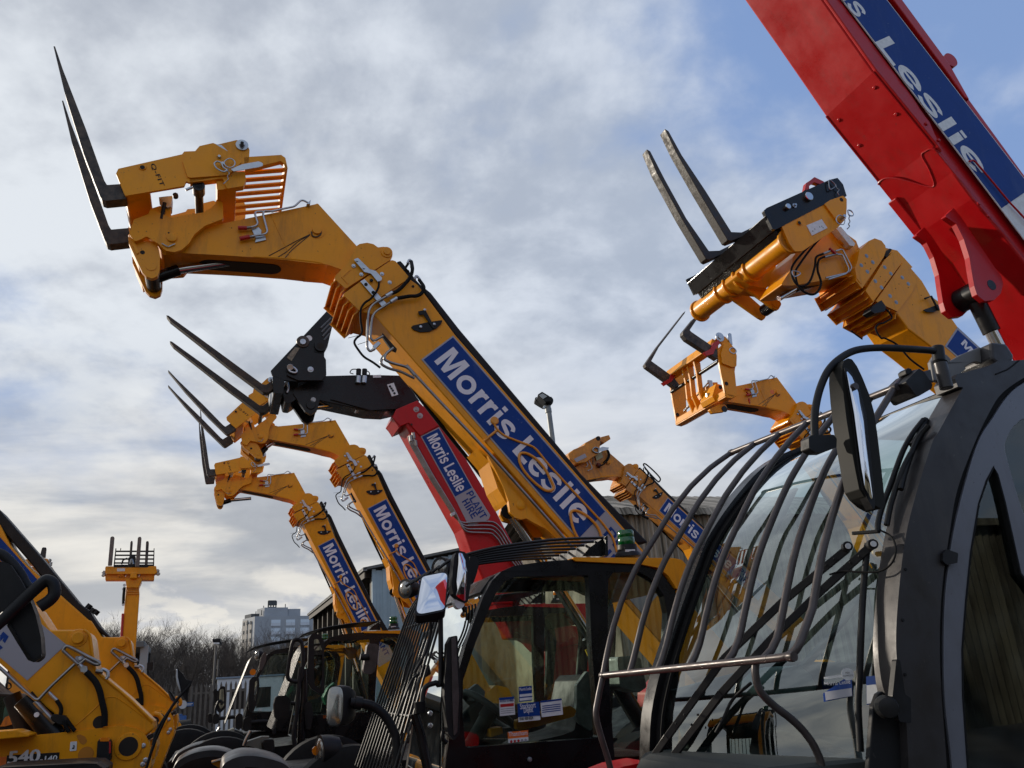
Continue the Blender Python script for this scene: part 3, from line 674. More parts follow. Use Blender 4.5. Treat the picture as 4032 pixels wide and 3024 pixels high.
# tilt lugs with the cylinder eye between
lug = Q_(175,775, 250,860, 470,860, 510,930, 525,1010, 522,1170, 500,1235, 440,1262, 375,1240, 330,1190, 185,880)
m.ext('tilt_lug', lug, 0.03, 0.07, YEL, at=0.03, fil=0.012, bevel=0.005)
m.ext('tilt_lug', lug, 0.33, 0.37, YEL, at=0.03, fil=0.012, bevel=0.005)
m.boss('pivot_pin', Q_(430,1130)[0], 0.03, [(0.034, 0), (0.034, 0.005)], YEL)
m.boss('pin_hole', Q_(335,978)[0], 0.03, [(0.016, 0), (0.016, 0.001)], DARK)
pe = m.p(Q_(430,1150)[0], 0.03)
m.cyl('tilt_cylinder_eye', Vector((pe[0], 0.075, pe[1])), Vector((pe[0], 0.32, pe[1])), 0.05, BLKP)
m.cyl('tilt_cylinder_head', Vector((pe[0], 0.2, pe[1])), m.P(Q_(728,1168)[0], 0.2), 0.042, BLKP)
m.cyl('tilt_cylinder_rod', m.P(Q_(700,1172)[0], 0.2), m.P(Q_(1290,1085)[0], 0.2), 0.030, CHROME)
m.ext('bottom_cross_tube', Q_(175,780, 215,770, 300,980, 270,1000), 0.02, CW1, YEL, at=0.02, bevel=0.006)
# forks: thin tapered tine, bend, shank
fk = A_(111,150, 123,152, 180,320, 350,760, 480,1125, 500,1158, 640,1148, 640,1258, 490,1272, 462,1262, 445,1230, 330,930, 190,480)
f1 = m.ext('fork', fk, CW0 + 0.025, CW0 + 0.125, FORK, at=CW0 + 0.025, fil=0.006, bevel=0.004)
shift(f1, 0.60, 'fork').matrix_basis = Matrix.Translation((-0.035, 0.60, -0.01))
# guard grille at the back of the carriage
m.grp = 'grille'
ga = A_(1500,955, 1770,940, 1800,970, 1812,1030, 1800,1050, 1760,1040, 1520,1060)
m.ext('grille_frame', A_(1490,955, 1765,938, 1795,960, 1812,1035, 1795,1042, 1785,1000, 1760,985, 1500,1050), CW0, CW0 + 0.05, YEL, at=CW0, bevel=0.003)
e0, e1 = m.p(A_(1800,1000)[0], CW0), m.p(A_(1812,1038)[0], CW0)
m.uv('grille_side', [(e0[0] - 0.02, e0[1]), (e0[0], e0[1]), (e1[0], e1[1]), (e1[0] - 0.02, e1[1])], CW0, CW1 - 0.1, YEL, bevel=0.002)
ba, bb = m.p(A_(1440,1010)[0], CW0), m.p(A_(1800,985)[0], CW0)
for k in range(7):
    w0 = CW0 + 0.085 + k * 0.095
    m.uv('grille_bar', [(ba[0], ba[1]), (bb[0], bb[1]), (bb[0], bb[1] - 0.015), (ba[0], ba[1] - 0.015)], w0, w0 + 0.045, YEL, bevel=0.002)
# ================================================================== sister machines with the same boom
def solve_w(m, q0, w0, q1, lo=-2.0, hi=4.0):
    # depth at which the sight line q1 meets the cross line through q0
    a = Vector(m.p(q0, w0)); best = None
    for i in range(601):
        w = lo + (hi - lo) * i / 600; d = (Vector(m.p(q1, w)) - a).length
        if best is None or d < best[0]: best = (d, w)
    return best[1]
Machine.solve_w = lambda s, *a: solve_w(s, *a)
src_boom = B_(547,462, 1155,650, 550,222, 1485,1155, 1735,1385, 1450,1590, 890,712, 915,1160)
def pairs(mach, src, dst, w): return [(M4.p(a, w), mach.p(b, w)) for a, b in zip(src, dst)]

M6 = Machine(-20.5, 12.2, 'yellow telehandler whose forks point left at a slant under the black fork carriage')
T6 = rigid(pairs(M6, src_boom, E_(1203,40, 1473,148) + D_(1325,937) + E_(1553,432, 1645,525, 1478,603, 1327,172, 1360,345), 0.0))
copy_parts(M4, ('boom',), M6.root, T6)
csrc = A_(757,1030, 568,1080, 480,1265, 115,150)
T6c = rigid([(M4.p(a, CW0), M6.p(b, CW0)) for a, b in zip(csrc, D_(652,895, 585,940, 525,1020, 113,578))] + [(M4.p(Q_(655,822)[0], 0), M6.p(D_(765,1037)[0], 0))] * 3)
copy_parts(M4, ('carr',), M6.root, T6c)

M7 = Machine(-20.5, 15.6, 'yellow telehandler farther back with the lowest fork head and a cab with one roof bar')
T7 = rigid(pairs(M7, src_boom, E_(875,427, 1100,515) + D_(1020,1315) + E_(1158,762, 1225,845, 1095,905, 978,540, 1010,700), 0.0))
copy_parts(M4, ('boom',), M7.root, T7)
T7c = rigid([(M4.p(a, CW0), M7.p(b, CW0)) for a, b in zip(csrc, D_(515,1258, 447,1278, 402,1350, 372,885))] + [(M4.p(Q_(655,822)[0], 0), M7.p(D_(560,1408)[0], 0))] * 3)
copy_parts(M4, ('carr',), M7.root, T7c)

# ---- yellow machine at the right whose fork frame is seen from the front, boom going down behind the near cab
M3 = Machine(-20.5, 9.1, 'yellow telehandler with red fork clamps and an open yellow fork frame')
m = M3; m.grp = 'boom'
T3 = rigid(pairs(M3, B_(547,462, 550,222) + Q_(1610,790, 2140,440), G_(1483,893, 1475,752, 1277,885, 1425,730), 0.0))
for c in copy_parts(M4, ('boom',), M3.root, T3): pass
m.boss('painted_spot', G_(1417,870)[0], 0.05, [(0.035, 0), (0.035, 0.001)], ORNG)
m.tube('red_grease', m.Ps(G_(1190,870, 1215,890), 0.045), 0.008, REDC, n=6); m.tube('red_grease', m.Ps(G_(1210,935, 1222,968, 1215,925), 0.045), 0.008, REDC, n=6)
m.grp = 'carr'
w0 = -0.17
w1 = m.solve_w(G_(1000,880)[0], w0, G_(575,1140)[0])
npl = G_(945,575, 940,500, 985,455, 925,410, 960,372, 1010,390, 1045,430, 1082,500, 1098,560, 1098,640, 1090,690, 1112,905, 1060,912, 1005,880)
pl = m.ext('carriage_plate', npl, w0, w0 + 0.03, YEL, fil=0.012, bevel=0.004)
pl2 = pl.copy(); COL.objects.link(pl2); pl2.matrix_basis = Matrix.Translation((0, w1 - w0 - 0.03, 0))
m.ext('locking_horn', G_(960,545, 985,460, 1030,440, 1080,500, 1098,560, 1095,655, 1060,660, 970,625), w0 - 0.03, w0 + 0.01, YEL, at=w0, fil=0.03, bevel=0.006)
m.ext('locking_lever', G_(1022,370, 1040,360, 1055,370, 1066,470, 1048,455, 1025,410), w0 - 0.02, w0 - 0.012, ZINC, at=w0, fil=0.01, bevel=0.001)
m.tube('linch_pin_ring', m.Ps(G_(1045,500, 1075,485, 1103,515, 1085,535, 1055,525), w0 - 0.03), 0.010, ZINC, mode='loop', n=6)
m.ext('bottom_beam', G_(1005,880, 1112,905, 1060,925, 1010,915), w0, w1, YEL, at=w0, bevel=0.004)
m.ext('bottom_lip', G_(1005,850, 1015,850, 1015,910, 1005,905), w0, w1, YEL, at=w0, bevel=0.003)
m.ext('top_beam', G_(905,395, 955,430, 960,500, 880,480), w0 + 0.03, w1 - 0.03, YEL, at=w0, fil=0.02, bevel=0.01)
for t in (0.38, 0.52, 0.62):
    w = w0 + (w1 - w0) * t
    m.ext('upright_web', G_(900,480, 960,500, 975,640, 990,760, 1080,900, 1010,900, 950,760, 930,600), w, w + 0.03, YEL, at=w0, fil=0.02, bevel=0.003)
m.ext('back_plate', G_(1040,700, 1080,700, 1105,905, 1060,905), w0 + (w1 - w0) * 0.3, w0 + (w1 - w0) * 0.7, YEL, at=w0, bevel=0.003)
sp = m.p(G_(955,600)[0], w0)
m.cyl('fork_shaft', Vector((sp[0], w0 + 0.02, sp[1])), Vector((sp[0], w1 - 0.02, sp[1])), 0.027, BLKP)
m.tube('strut', [m.P(G_(870,775)[0], w0 + 0.45), m.P(G_(650,1035)[0], w1 - 0.25)], 0.012, CHROME, mode='line')
m.tube('strut_sleeve', [m.P(G_(705,985)[0], w1 - 0.3), m.P(G_(645,1035)[0], w1 - 0.22)], 0.018, STEEL, mode='line')
m.ext('zinc_bracket', G_(860,765, 895,770, 905,830, 880,835), w0 + 0.4, w0 + 0.43, ZINC, bevel=0.001)
m.ext('zinc_bracket', G_(845,880, 905,870, 905,900, 850,910), w0 + 0.35, w0 + 0.38, ZINC, bevel=0.001)
fw0 = w0 - 0.02
fkn = G_(735,228, 762,238, 700,330, 712,345, 940,500, 940,585, 670,410, 640,370, 640,345)
m.ext('fork', fkn, fw0, fw0 + 0.09, FORK, bevel=0.004)
fwf = m.solve_w(G_(640,360)[0], fw0, G_(312,632)[0])
fkf = G_(663,163, 655,185, 430,480, 365,600, 560,740, 625,830, 600,850, 530,800, 320,650, 310,628, 420,470)
m.ext('fork', fkf, fwf, fwf + 0.09, FORK, bevel=0.004)
m.ext('fork_clamp', G_(905,440, 955,415, 960,450, 920,500, 905,540, 845,552, 820,525, 880,495), fw0 - 0.02, fw0 + 0.02, REDC, bevel=0.003)
m.ext('fork_clamp', G_(545,690, 595,680, 570,740, 545,775, 480,815, 455,790, 520,755), fwf - 0.02, fwf + 0.02, REDC, bevel=0.003)
m.boss('bush', G_(958,393)[0], w0 - 0.01, [(0.07, 0), (0.07, 0.01), (0.035, 0.012), (0.035, 0.03)], ZINC)
m.boss('bush', G_(580,680)[0], fwf - 0.02, [(0.055, 0), (0.055, 0.02), (0.03, 0.022), (0.03, 0.04)], ZINC)
for q in G_(1018,797, 965,830): m.boss('hole', q, w0 - 0.001, [(0.03, 0), (0.03, 0.002)], DARK, n=12)
m.boss('hole', G_(593,1067)[0], w1 - 0.04, [(0.03, 0), (0.03, 0.002)], DARK, n=12)
m.ext('tilt_lug', G_(870,1020, 960,975, 1010,980, 1028,1010, 1005,1040, 900,1055), 0.02, 0.08, YEL, fil=0.02, bevel=0.004)
m.boss('pivot_pin', G_(1000,1020)[0], 0.02, [(0.045, 0), (0.045, 0.01)], BLKP)

# ---- older yellow machine between the big boom and the near cab
M10 = Machine(-20.5, 13.0, 'older dusty yellow telehandler with a short grey-plated head, in front of the corrugated shed')
m = M10; m.grp = 'boom'
T10 = rigid(pairs(M10, B_(1485,1155, 1735,1385, 1450,1590, 890,712, 1105,885, 547,462), C_(1830,1165, 1893,1213, 1815,1300, 1588,1018, 1675,1085) + R_(1655,905), 0.0))
for c in copy_parts(M4, ('boom',), M10.root, T10):
    nm = c.name.split('.')[0]
    if nm in ('coupling', 'coupling_cap', 'coupling_bracket', 'trailing_cable', 'cable_anchor', 'grease_streak'): bpy.data.objects.remove(c)
    elif nm in ('boom', 'boom_nose', 'boom_collar', 'gooseneck', 'wear_pad_rib', 'wear_pad_lip'):
        c.data = c.data.copy(); c.data.materials.clear(); c.data.materials.append(YELD)
m.ext('attachment_head', R_(1210,795, 1270,745, 1385,700, 1400,670, 1540,597, 1560,605, 1572,640, 1550,740, 1540,790, 1400,885, 1300,900, 1230,850), -0.1, 0.5, YELD, at=-0.1, bevel=0.01)
m.ext('head_lug', R_(1565,610, 1655,587, 1673,630, 1600,680, 1570,660), 0.0, 0.35, YELD, at=0.0, bevel=0.01)
m.ext('data_plate', R_(1272,850, 1390,790, 1412,828, 1300,885), -0.108, -0.1, SILV, at=-0.104, bevel=0)
m.ext('inspection_plate', R_(1500,800, 1570,770, 1590,830, 1520,870), 0.02, 0.03, mat('pale_green_plate', (0.35, 0.36, 0.20), 0.5), bevel=0.002)
m.ext('bracket', R_(1550,730, 1580,715, 1655,725, 1640,750, 1545,770), -0.13, -0.12, ZINC, bevel=0.002)
m.tube('linch_pin_ring', m.Ps(R_(1475,750, 1500,725, 1540,740, 1530,780, 1490,770), -0.12), 0.015, STEEL, mode='loop', n=6)
m.tube('hose', m.Ps(R_(1640,750, 1660,800, 1640,860, 1590,910, 1540,930), -0.02), 0.013, RUB)
m.tube('hose', m.Ps(R_(1630,750, 1645,800, 1630,850, 1590,890), -0.01), 0.013, RUB)
m.boss('coupling', R_(1540,920)[0], 0.04, [(0.05, 0), (0.03, 0.05)], mat('rusty_coupling', (0.12, 0.02, 0.01), 0.7))
m.boss('bolt_hole', R_(1535,627)[0], -0.1, [(0.045, 0), (0.045, 0.002)], DARK, n=12)
m.tube('grease_streak', m.Ps(R_(1480,830, 1478,910), -0.1), 0.012, GREASE, n=6); m.tube('grease_streak', m.Ps(R_(1555,700, 1565,650), -0.1), 0.008, GREASE, n=6)
m.tube('hose_loop', m.Ps(R_(2030,905, 2060,910, 2150,990, 2210,1060, 2200,1095, 2180,1090, 2100,1010, 2040,935), 0.15), 0.014, RUB, mode='loop', n=8)
m.tube('hose_loop', m.Ps(R_(1930,1350, 1990,1400, 1960,1380, 2040,1440, 2010,1460, 2080,1500), -0.02), 0.022, RUB)

# ================================================================== red telehandler with the black fork head
M5 = Machine(-20.5, 8.85, 'red telehandler with a black fork head, its boom between two yellow booms')
m = M5; m.grp = 'boom'
m.ext('boom', C_(-30,650, 0,610, 180,520, 330,760, 590,1190, 780,1560, 1000,1990, 640,1990, 480,1640, 410,1440), 0.0, 0.40, REDP, bevel=0.02, at=0.0)
m.ext('boom_nose', D_(1742,912, 1770,850, 1925,785, 2095,960, 1945,1045, 1860,950, 1800,975), -0.02, 0.42, REDP, bevel=0.008, at=-0.02)
m.ext('nose_rib', D_(1742,912, 1765,900, 1830,940, 1790,985), -0.01, 0.40, REDP, bevel=0.004)
for q in D_(1915,852, 1942,898): m.boss('bolt', q, -0.02, [(0.035, 0), (0.035, 0.004), (0.018, 0.005), (0.018, 0.02)], STEEL, n=10)
for q in D_(1880,962): m.boss('bolt', q, -0.02, [(0.012, 0), (0.012, 0.012)], DARK, n=8)
lab5, f5, L5, h5 = label(m, C_(100,765, 237,705, 480,1140), -0.001, (0.05, 0.97, 0.22, 0.56), 'Morris Leslie', 0.018, grey=0.02)
a, b = Vector(m.p(C_(350,1215)[0], -0.001)), Vector(m.p(C_(480,1140)[0], -0.001))
m.ext('label', C_(350,1215, 482,1142, 610,1345, 595,1375, 455,1425), -0.004, 0.002, SILV, at=-0.001, fil=0.02, bevel=0)
m.gtext('PLANT', m.p(C_(430,1183)[0], 0), m.p(C_(542,1377)[0], 0), 0.088, -0.006, BLUE)
m.gtext('HIRE', m.p(C_(398,1243)[0], 0), m.p(C_(478,1373)[0], 0), 0.088, -0.006, BLUE)
for i in range(4):
    o = 12 * i
    m.tube('steel_pipe', m.Ps(C_(15 + o * 0.9,770 - o * 0.3, 25 + o,820, 180 + o * 0.5,1090 - o * 0.7, 345 + o * 0.3,1350 - o * 0.8) + C_(400 + o * 0.6,1400 + 22 * i, 560 + o,1388 + 28 * i, 640 - 6 * i,1392 + 28 * i, 690 - 8 * i,1440 + 26 * i, 790 - 14 * i,1610 + 16 * i, 960,1900), -0.03 - 0.006 * i), 0.011, STEEL, mode='bend', br=0.08, n=8)
for q in C_(30,765, 50,745, 65,800): m.tube('hose_fitting', [m.P(q, -0.05), m.P((q[0] + 3, q[1] + 22), -0.05)], 0.02, STEEL, mode='line')
m.ext('pipe_clamp', C_(325,1330, 350,1315, 358,1335, 335,1350), -0.07, -0.01, ZINC, bevel=0.003)
m.boss('pivot_pin', C_(575,1165)[0], 0.1, [(0.05, 0), (0.05, 0.02)], REDP)
m.grp = 'carr'
m.ext('gooseneck', D_(1250,608, 1560,600, 1800,605, 1850,660, 1940,790, 1770,850, 1690,868, 1560,862, 1200,785, 1130,720, 1150,640), 0.05, 0.37, BLKP, bevel=0.008, at=0.05)
m.ext('head_step', D_(1290,780, 1580,860, 1770,850, 1800,800, 1700,815), 0.03, 0.06, BLKP, bevel=0.003, at=0.04)
m.ext('safety_label', D_(1703,672, 1752,658, 1785,745, 1738,758), 0.046, 0.05, PALE, at=0.048, bevel=0)
for q in D_(1725,685, 1735,700, 1745,715, 1757,735): m.boss('label_mark', q, 0.046, [(0.016, 0), (0.010, 0.001)], BLK, n=8)
m.ext('safety_label', D_(1600,603, 1658,600, 1660,620, 1602,622), 0.046, 0.05, PALE, at=0.048, bevel=0)
for x in (1492, 1535):
    m.tube('coupling', m.Ps(D_(x,660, x + 5,610), 0.02), 0.032, ZINC, mode='line', n=8); m.tube('coupling_cap', m.Ps(D_(x + 4,600, x + 6,560), 0.02), 0.03, BLK, mode='line', n=8)
m.tube('cap_strap', m.Ps(D_(1490,560, 1450,562, 1435,585, 1460,595), 0.02), 0.006, RUB, n=6); m.tube('cap_strap', m.Ps(D_(1540,565, 1570,580, 1575,600, 1545,600), 0.02), 0.006, RUB, n=6)
c5 = -0.15
w5 = 0.62
cpl = D_(858,572, 1290,112, 1318,132, 1308,240, 1270,400, 1248,440, 1247,470, 1260,490, 1263,600, 1240,645, 1150,640, 1050,650, 960,640, 900,615, 870,605)
p5 = m.ext('carriage_plate', cpl, c5, c5 + 0.03, BLKP, fil=0.015, bevel=0.004)
q5 = p5.copy(); COL.objects.link(q5); q5.matrix_basis = Matrix.Translation((0, w5 - c5, 0))
m.ext('carriage_step', D_(1050,470, 1130,430, 1230,450, 1260,490, 1263,600, 1230,640, 1060,640, 970,600), c5 - 0.03, c5, BLKP, fil=0.03, bevel=0.006)
m.boss('bush', D_(1092,362)[0], c5, [(0.075, 0), (0.07, 0.02), (0.045, 0.022), (0.04, 0.035)], mat('brown_bush', (0.05, 0.035, 0.025), 0.5)); m.boss('bolt', D_(1092,362)[0], c5 - 0.035, [(0.036, 0), (0.034, 0.015)], ZINC, n=8)
m.boss('bush_ring', D_(1220,392)[0], c5, [(0.075, 0), (0.07, 0.025), (0.045, 0.026)], BLKP); m.boss('bush_hole', D_(1220,392)[0], c5 - 0.026, [(0.04, 0), (0.04, 0.001)], DARK)
m.boss('slot_sky_patch', D_(1137,335)[0], c5, [(0.035, 0), (0.035, 0.001)], PALE)  # pale disc stands in for sky light showing through the plate
m.boss('bolt', D_(1148,562)[0], c5 - 0.03, [(0.034, 0), (0.034, 0.006), (0.018, 0.008), (0.018, 0.02)], ZINC, n=10)
m.cyl('locking_pin', m.P(D_(1000,545)[0], c5 - 0.08), m.P(D_(1000,545)[0], c5), 0.035, ZINC); m.tube('linch_pin_ring', m.Ps(D_(990,555, 1020,545, 1048,570, 1035,585, 1000,575), c5 - 0.06), 0.012, ZINC, mode='loop', n=6)
m.ext('data_plate', D_(975,475, 1035,400, 1070,405, 1010,500), c5 - 0.006, c5, mat('scuffed_plate', (0.25, 0.22, 0.16), 0.6, var=0.5, vscale=40), bevel=0)
for i, q in enumerate((D_(1222,262, 1296,190), D_(1228,292, 1298,218), D_(1236,322, 1296,255), D_(1246,350, 1288,300))): m.tube('slot_sky_bar', m.Ps(q, c5 - 0.002), 0.012, mat('grey_slot_sky', (0.10, 0.105, 0.115), 0.5), mode='line', n=6)  # grey bars stand in for sky seen through the slots
m.ext('front_cross_tube', D_(870,605, 960,640, 950,740, 880,730), c5, w5, BLKP, fil=0.02, bevel=0.006)
m.ext('rear_cross_tube', D_(1180,380, 1250,400, 1230,500, 1160,480), c5, w5, BLKP, fil=0.02, bevel=0.006)
m.ext('tilt_lug', D_(1020,735, 1030,700, 1150,640, 1255,640, 1210,800, 1195,860, 1150,890, 1110,865), 0.0, 0.06, BLKP, fil=0.03, bevel=0.005)
m.ext('tilt_lug', D_(1020,735, 1030,700, 1150,640, 1255,640, 1210,800, 1195,860, 1150,890, 1110,865), 0.36, 0.42, BLKP, at=0.0, fil=0.03, bevel=0.005)
m.boss('pivot_pin', D_(1150,820)[0], 0.0, [(0.055, 0), (0.05, 0.02)], BLKP); m.boss('bolt', D_(1167,785)[0], 0.0, [(0.03, 0), (0.03, 0.02)], STEEL, n=8)
m.ext('hub', D_(940,700, 980,640, 1060,650, 1040,780, 1000,805, 960,800), 0.02, 0.4, BLKP, fil=0.03, bevel=0.006)
m.cyl('tilt_cylinder_rod', m.P(D_(1180,838)[0], 0.2), m.P(D_(1420,805)[0], 0.2), 0.034, CHROME); m.cyl('tilt_cylinder', m.P(D_(1410,808)[0], 0.2), m.P(D_(1640,830)[0], 0.2), 0.05, BLKP)
m.ext('zinc_bracket', D_(1470,845, 1570,828, 1575,850, 1480,862), 0.1, 0.2, ZINC, bevel=0.002)
m.tube('steel_pipe', m.Ps(D_(945,690, 975,650, 985,700, 975,730), 0.0), 0.016, ZINC)
fk5 = D_(100,167, 118,170, 320,316, 560,492, 800,668, 826,672, 872,640, 905,655, 900,690, 840,730, 805,730, 560,548, 330,364, 128,205)
g5 = m.ext('fork', fk5, c5 + 0.05, c5 + 0.15, FORKW, bevel=0.004)
wf5 = m.solve_w(D_(825,700)[0], c5 + 0.05, D_(800,850)[0])
h5f = g5.copy(); COL.objects.link(h5f); h5f.matrix_basis = Matrix.Translation((0, wf5 - c5 - 0.05, 0))

# ================================================================== yellow telehandler with the turned carriage at the right
M2 = Machine(-20.5, 6.0, 'yellow telehandler with a black side-shift carriage and grey worn forks, at upper right')
m = M2; m.grp = 'boom'
lowb = I_(885,1420) + S_(540,0, 900,300, 1350,640)
m.ext('boom', I_(680,1300, 940,892, 965,885, 1000,905, 1150,1080, 1240,1235, 1345,1310) + S_(1290,0, 1560,270, 2050,700, 1500,760) + S_(830,210, 540,-10) + I_(885,1425), 0.0, 0.5, YEL, bevel=0.015, at=0.0)
m.ext('boom_nose', F_(1783,1205, 1800,1160, 1815,1078, 1880,1012, 1925,992, 1975,1010, 2002,1045, 2008,1075, 1990,1130, 1850,1330, 1835,1357, 1790,1300), -0.05, 0.53, YEL, at=-0.05, fil=0.01, bevel=0.006)
m.ext('boom_collar', F_(1858,1372, 1995,1150, 2075,1075, 2118,1160, 2112,1180, 1915,1452), -0.035, 0.52, YEL, at=-0.035, fil=0.01, bevel=0.006)
m.ext('boom_collar', I_(660,1292, 942,890, 968,885, 1000,910, 1095,1040, 1090,1085, 1040,1200, 890,1400), -0.02, 0.51, YEL, at=-0.02, fil=0.01, bevel=0.004)
m.ext('boom_core', F_(1800,1150, 2000,1060, 2090,1080, 2200,1200, 1960,1440, 1840,1330), 0.03, 0.47, YEL, at=0.03, bevel=0.004)
ribs(m, I_(430,1010, 510,1155), 3, -0.04, 0.52, 0.07, YEL); ribs(m, I_(545,1175, 650,1290), 3, -0.03, 0.51, 0.075, YEL); ribs(m, I_(670,1300, 885,1415), 4, -0.015, 0.50, 0.08, YEL)
for q in I_(563,818, 628,884, 508,916, 572,983): m.boss('bolt', q, -0.05, [(0.024, 0), (0.024, 0.002), (0.014, 0.003), (0.014, 0.006)], STEEL, n=10)
for q in I_(754,937, 817,1003, 655,1082, 720,1148): m.boss('bolt', q, -0.035, [(0.024, 0), (0.024, 0.002), (0.014, 0.003), (0.014, 0.006)], STEEL, n=10)
for q in I_(937,1044, 1000,1110, 809,1237, 874,1304): m.boss('bolt', q, -0.02, [(0.024, 0), (0.024, 0.002), (0.014, 0.003), (0.014, 0.006)], STEEL, n=10)
for q in I_(550,893, 607,953, 708,1035, 760,1085, 903,1112, 1000,1150, 868,1160, 815,1375, 1135,1230, 1045,1330): m.boss('bolt_hole', q, -0.052, [(0.006, 0), (0.006, 0.001)], DARK, n=8)
m.ext('nose_step', I_(440,960, 455,940, 480,1010, 512,1105, 495,1105, 455,1050), -0.056, -0.048, YEL, at=-0.05, bevel=0.001)
m.ext('rail_gap', I_(755,815, 805,740, 830,750, 775,835), -0.038, 0.3, DARK, at=-0.036, bevel=0)
m.ext('angle_gauge', I_(1155,1385, 1340,1315, 1348,1330, 1320,1380, 1260,1410, 1190,1405), -0.03, -0.02, BLK, at=-0.025, bevel=0); m.tube('gauge_pendulum', m.Ps(I_(1175,1265, 1240,1240, 1320,1390), -0.04), 0.012, BLK, mode='line', n=6)
m.ext('work_lamp', I_(605,1390, 625,1345, 720,1280, 770,1350, 755,1395, 650,1420), -0.10, 0.02, BLK, at=-0.10, fil=0.01, bevel=0.008)
m.tube('hose', m.Ps(I_(760,1370, 800,1410, 825,1450, 820,1475, 740,1520, 690,1530, 660,1570, 680,1630, 720,1680) + S_(200,120, 380,220, 560,420, 760,570), -0.04), 0.010, RUB)
m.tube('hose', m.Ps(I_(400,1600, 450,1640, 520,1690), 0.25), 0.008, RUB)
l2 = m.ext('label', [S_(1060,235)[0], S_(1245,-45)[0], S_(1900,560)[0], S_(1700,800)[0]], -0.004, 0.002, SILV, at=-0.001, bevel=0)
m.ext('label_panel', [S_(1092,235)[0], S_(1248,-2)[0], S_(1860,560)[0], S_(1700,760)[0]], -0.006, -0.001, BLUE, at=-0.003, bevel=0, parent=l2)
m.gtext('Morris', m.p(S_(1275,185)[0], 0), m.p(S_(1800,820)[0], 0), 0.10, -0.0065, WHITE, parent=l2)
m.grp = 'head'
m.ext('gooseneck', F_(1500,945, 1640,900, 1790,1010, 1815,1075, 1850,1150, 1800,1260, 1600,1290, 1330,1335, 1240,1335, 1320,1215, 1330,1130, 1420,1010), 0.06, 0.44, YEL, at=0.06, fil=0.02, bevel=0.008)
m.boss('pivot_pin', F_(1685,1020)[0], 0.06, [(0.085, 0), (0.085, 0.006), (0.05, 0.008), (0.05, 0.03)], YEL)
m.ext('slide_block', F_(1640,915, 1680,905, 1785,1030, 1775,1050, 1745,1045), -0.02, 0.06, PALE, at=-0.02, bevel=0.006)
m.tube('steel_pipe', m.Ps(F_(1640,1085, 1690,1070, 1715,1120, 1760,1205, 1740,1240, 1570,1280), 0.02), 0.009, ZINC, mode='bend')
m.tube('steel_pipe', m.Ps(F_(1650,1110, 1690,1110, 1740,1220, 1720,1250, 1590,1290), 0.015), 0.009, ZINC, mode='bend')
m.tube('coupling', m.Ps(F_(1560,1130, 1650,1105), 0.0), 0.014, STEEL, mode='line'); m.tube('coupling', m.Ps(F_(1550,1105, 1600,1085), 0.0), 0.014, STEEL, mode='line')
m.tube('coupling_cap', m.Ps(F_(1595,1065, 1640,1105), -0.01), 0.016, REDC, mode='line')
for a in (F_(1560,1125, 1520,1150, 1510,1220, 1535,1320, 1500,1390, 1440,1395, 1370,1340, 1350,1240, 1380,1180, 1460,1070, 1530,990), F_(1550,1105, 1500,1130, 1490,1200, 1450,1310, 1380,1340, 1330,1280, 1325,1200, 1400,1100, 1490,1010)):
    m.tube('hose', m.Ps(a, -0.06), 0.012, RUB)
m.tube('hose_ring', m.Ps(F_(1325,1230, 1365,1235, 1385,1250, 1340,1270), -0.07), 0.006, ZINC, mode='loop', n=6)
m.cyl('tilt_cylinder_rod', m.P(F_(1230,1430)[0], 0.2), m.P(F_(1370,1345)[0], 0.2), 0.03, CHROME); m.cyl('tilt_cylinder', m.P(F_(1350,1355)[0], 0.2), m.P(F_(1580,1290)[0], 0.2), 0.045, BLKP)
m.grp = 'carr'
c2w = -0.22
wt = m.solve_w(F_(1310,1010)[0], c2w, F_(620,1520)[0])
yp = m.ext('carriage_plate', F_(1250,905, 1525,762, 1560,740, 1600,712, 1695,680, 1722,705, 1722,770, 1715,850, 1660,912, 1400,1085, 1345,1088, 1305,1030), c2w, c2w + 0.03, YEL, fil=0.02, bevel=0.004)
m.ext('plate_step', F_(1560,742, 1600,715, 1695,682, 1720,705, 1720,800, 1680,880, 1640,850), c2w - 0.02, c2w, YEL, fil=0.02, bevel=0.005)
m.boss('hole', F_(1683,712)[0], c2w - 0.02, [(0.024, 0), (0.024, 0.002)], DARK); m.boss('hole_rim', F_(1378,880)[0], c2w, [(0.03, 0), (0.028, 0.012)], YEL); m.boss('hole', F_(1378,880)[0], c2w - 0.012, [(0.02, 0), (0.02, 0.002)], DARK)
m.ext('data_plate', F_(1430,898, 1540,853, 1582,917, 1470,972), c2w - 0.006, c2w, PALE, bevel=0)
for q in F_(1475,940, 1490,925, 1525,910, 1540,905, 1550,915): m.boss('plate_mark', q, c2w - 0.006, [(0.006, 0), (0.006, 0.001)], BLK, n=6)
m.boss('locking_pin', F_(1680,850)[0], c2w - 0.02, [(0.02, 0), (0.02, 0.06)], ZINC, n=10); m.tube('linch_pin_ring', m.Ps(F_(1645,850, 1670,825, 1705,850, 1700,890, 1660,885), c2w - 0.06), 0.006, ZINC, mode='loop', n=6)
m.tube('linch_pin', m.Ps(F_(1730,790, 1755,795, 1768,825, 1740,825), c2w - 0.02), 0.008, ZINC, mode='loop', n=6)
m.tube('chain', m.Ps(F_(1745,825, 1738,850, 1745,870, 1735,890, 1742,905, 1725,925), c2w - 0.02), 0.006, STEEL, n=6)
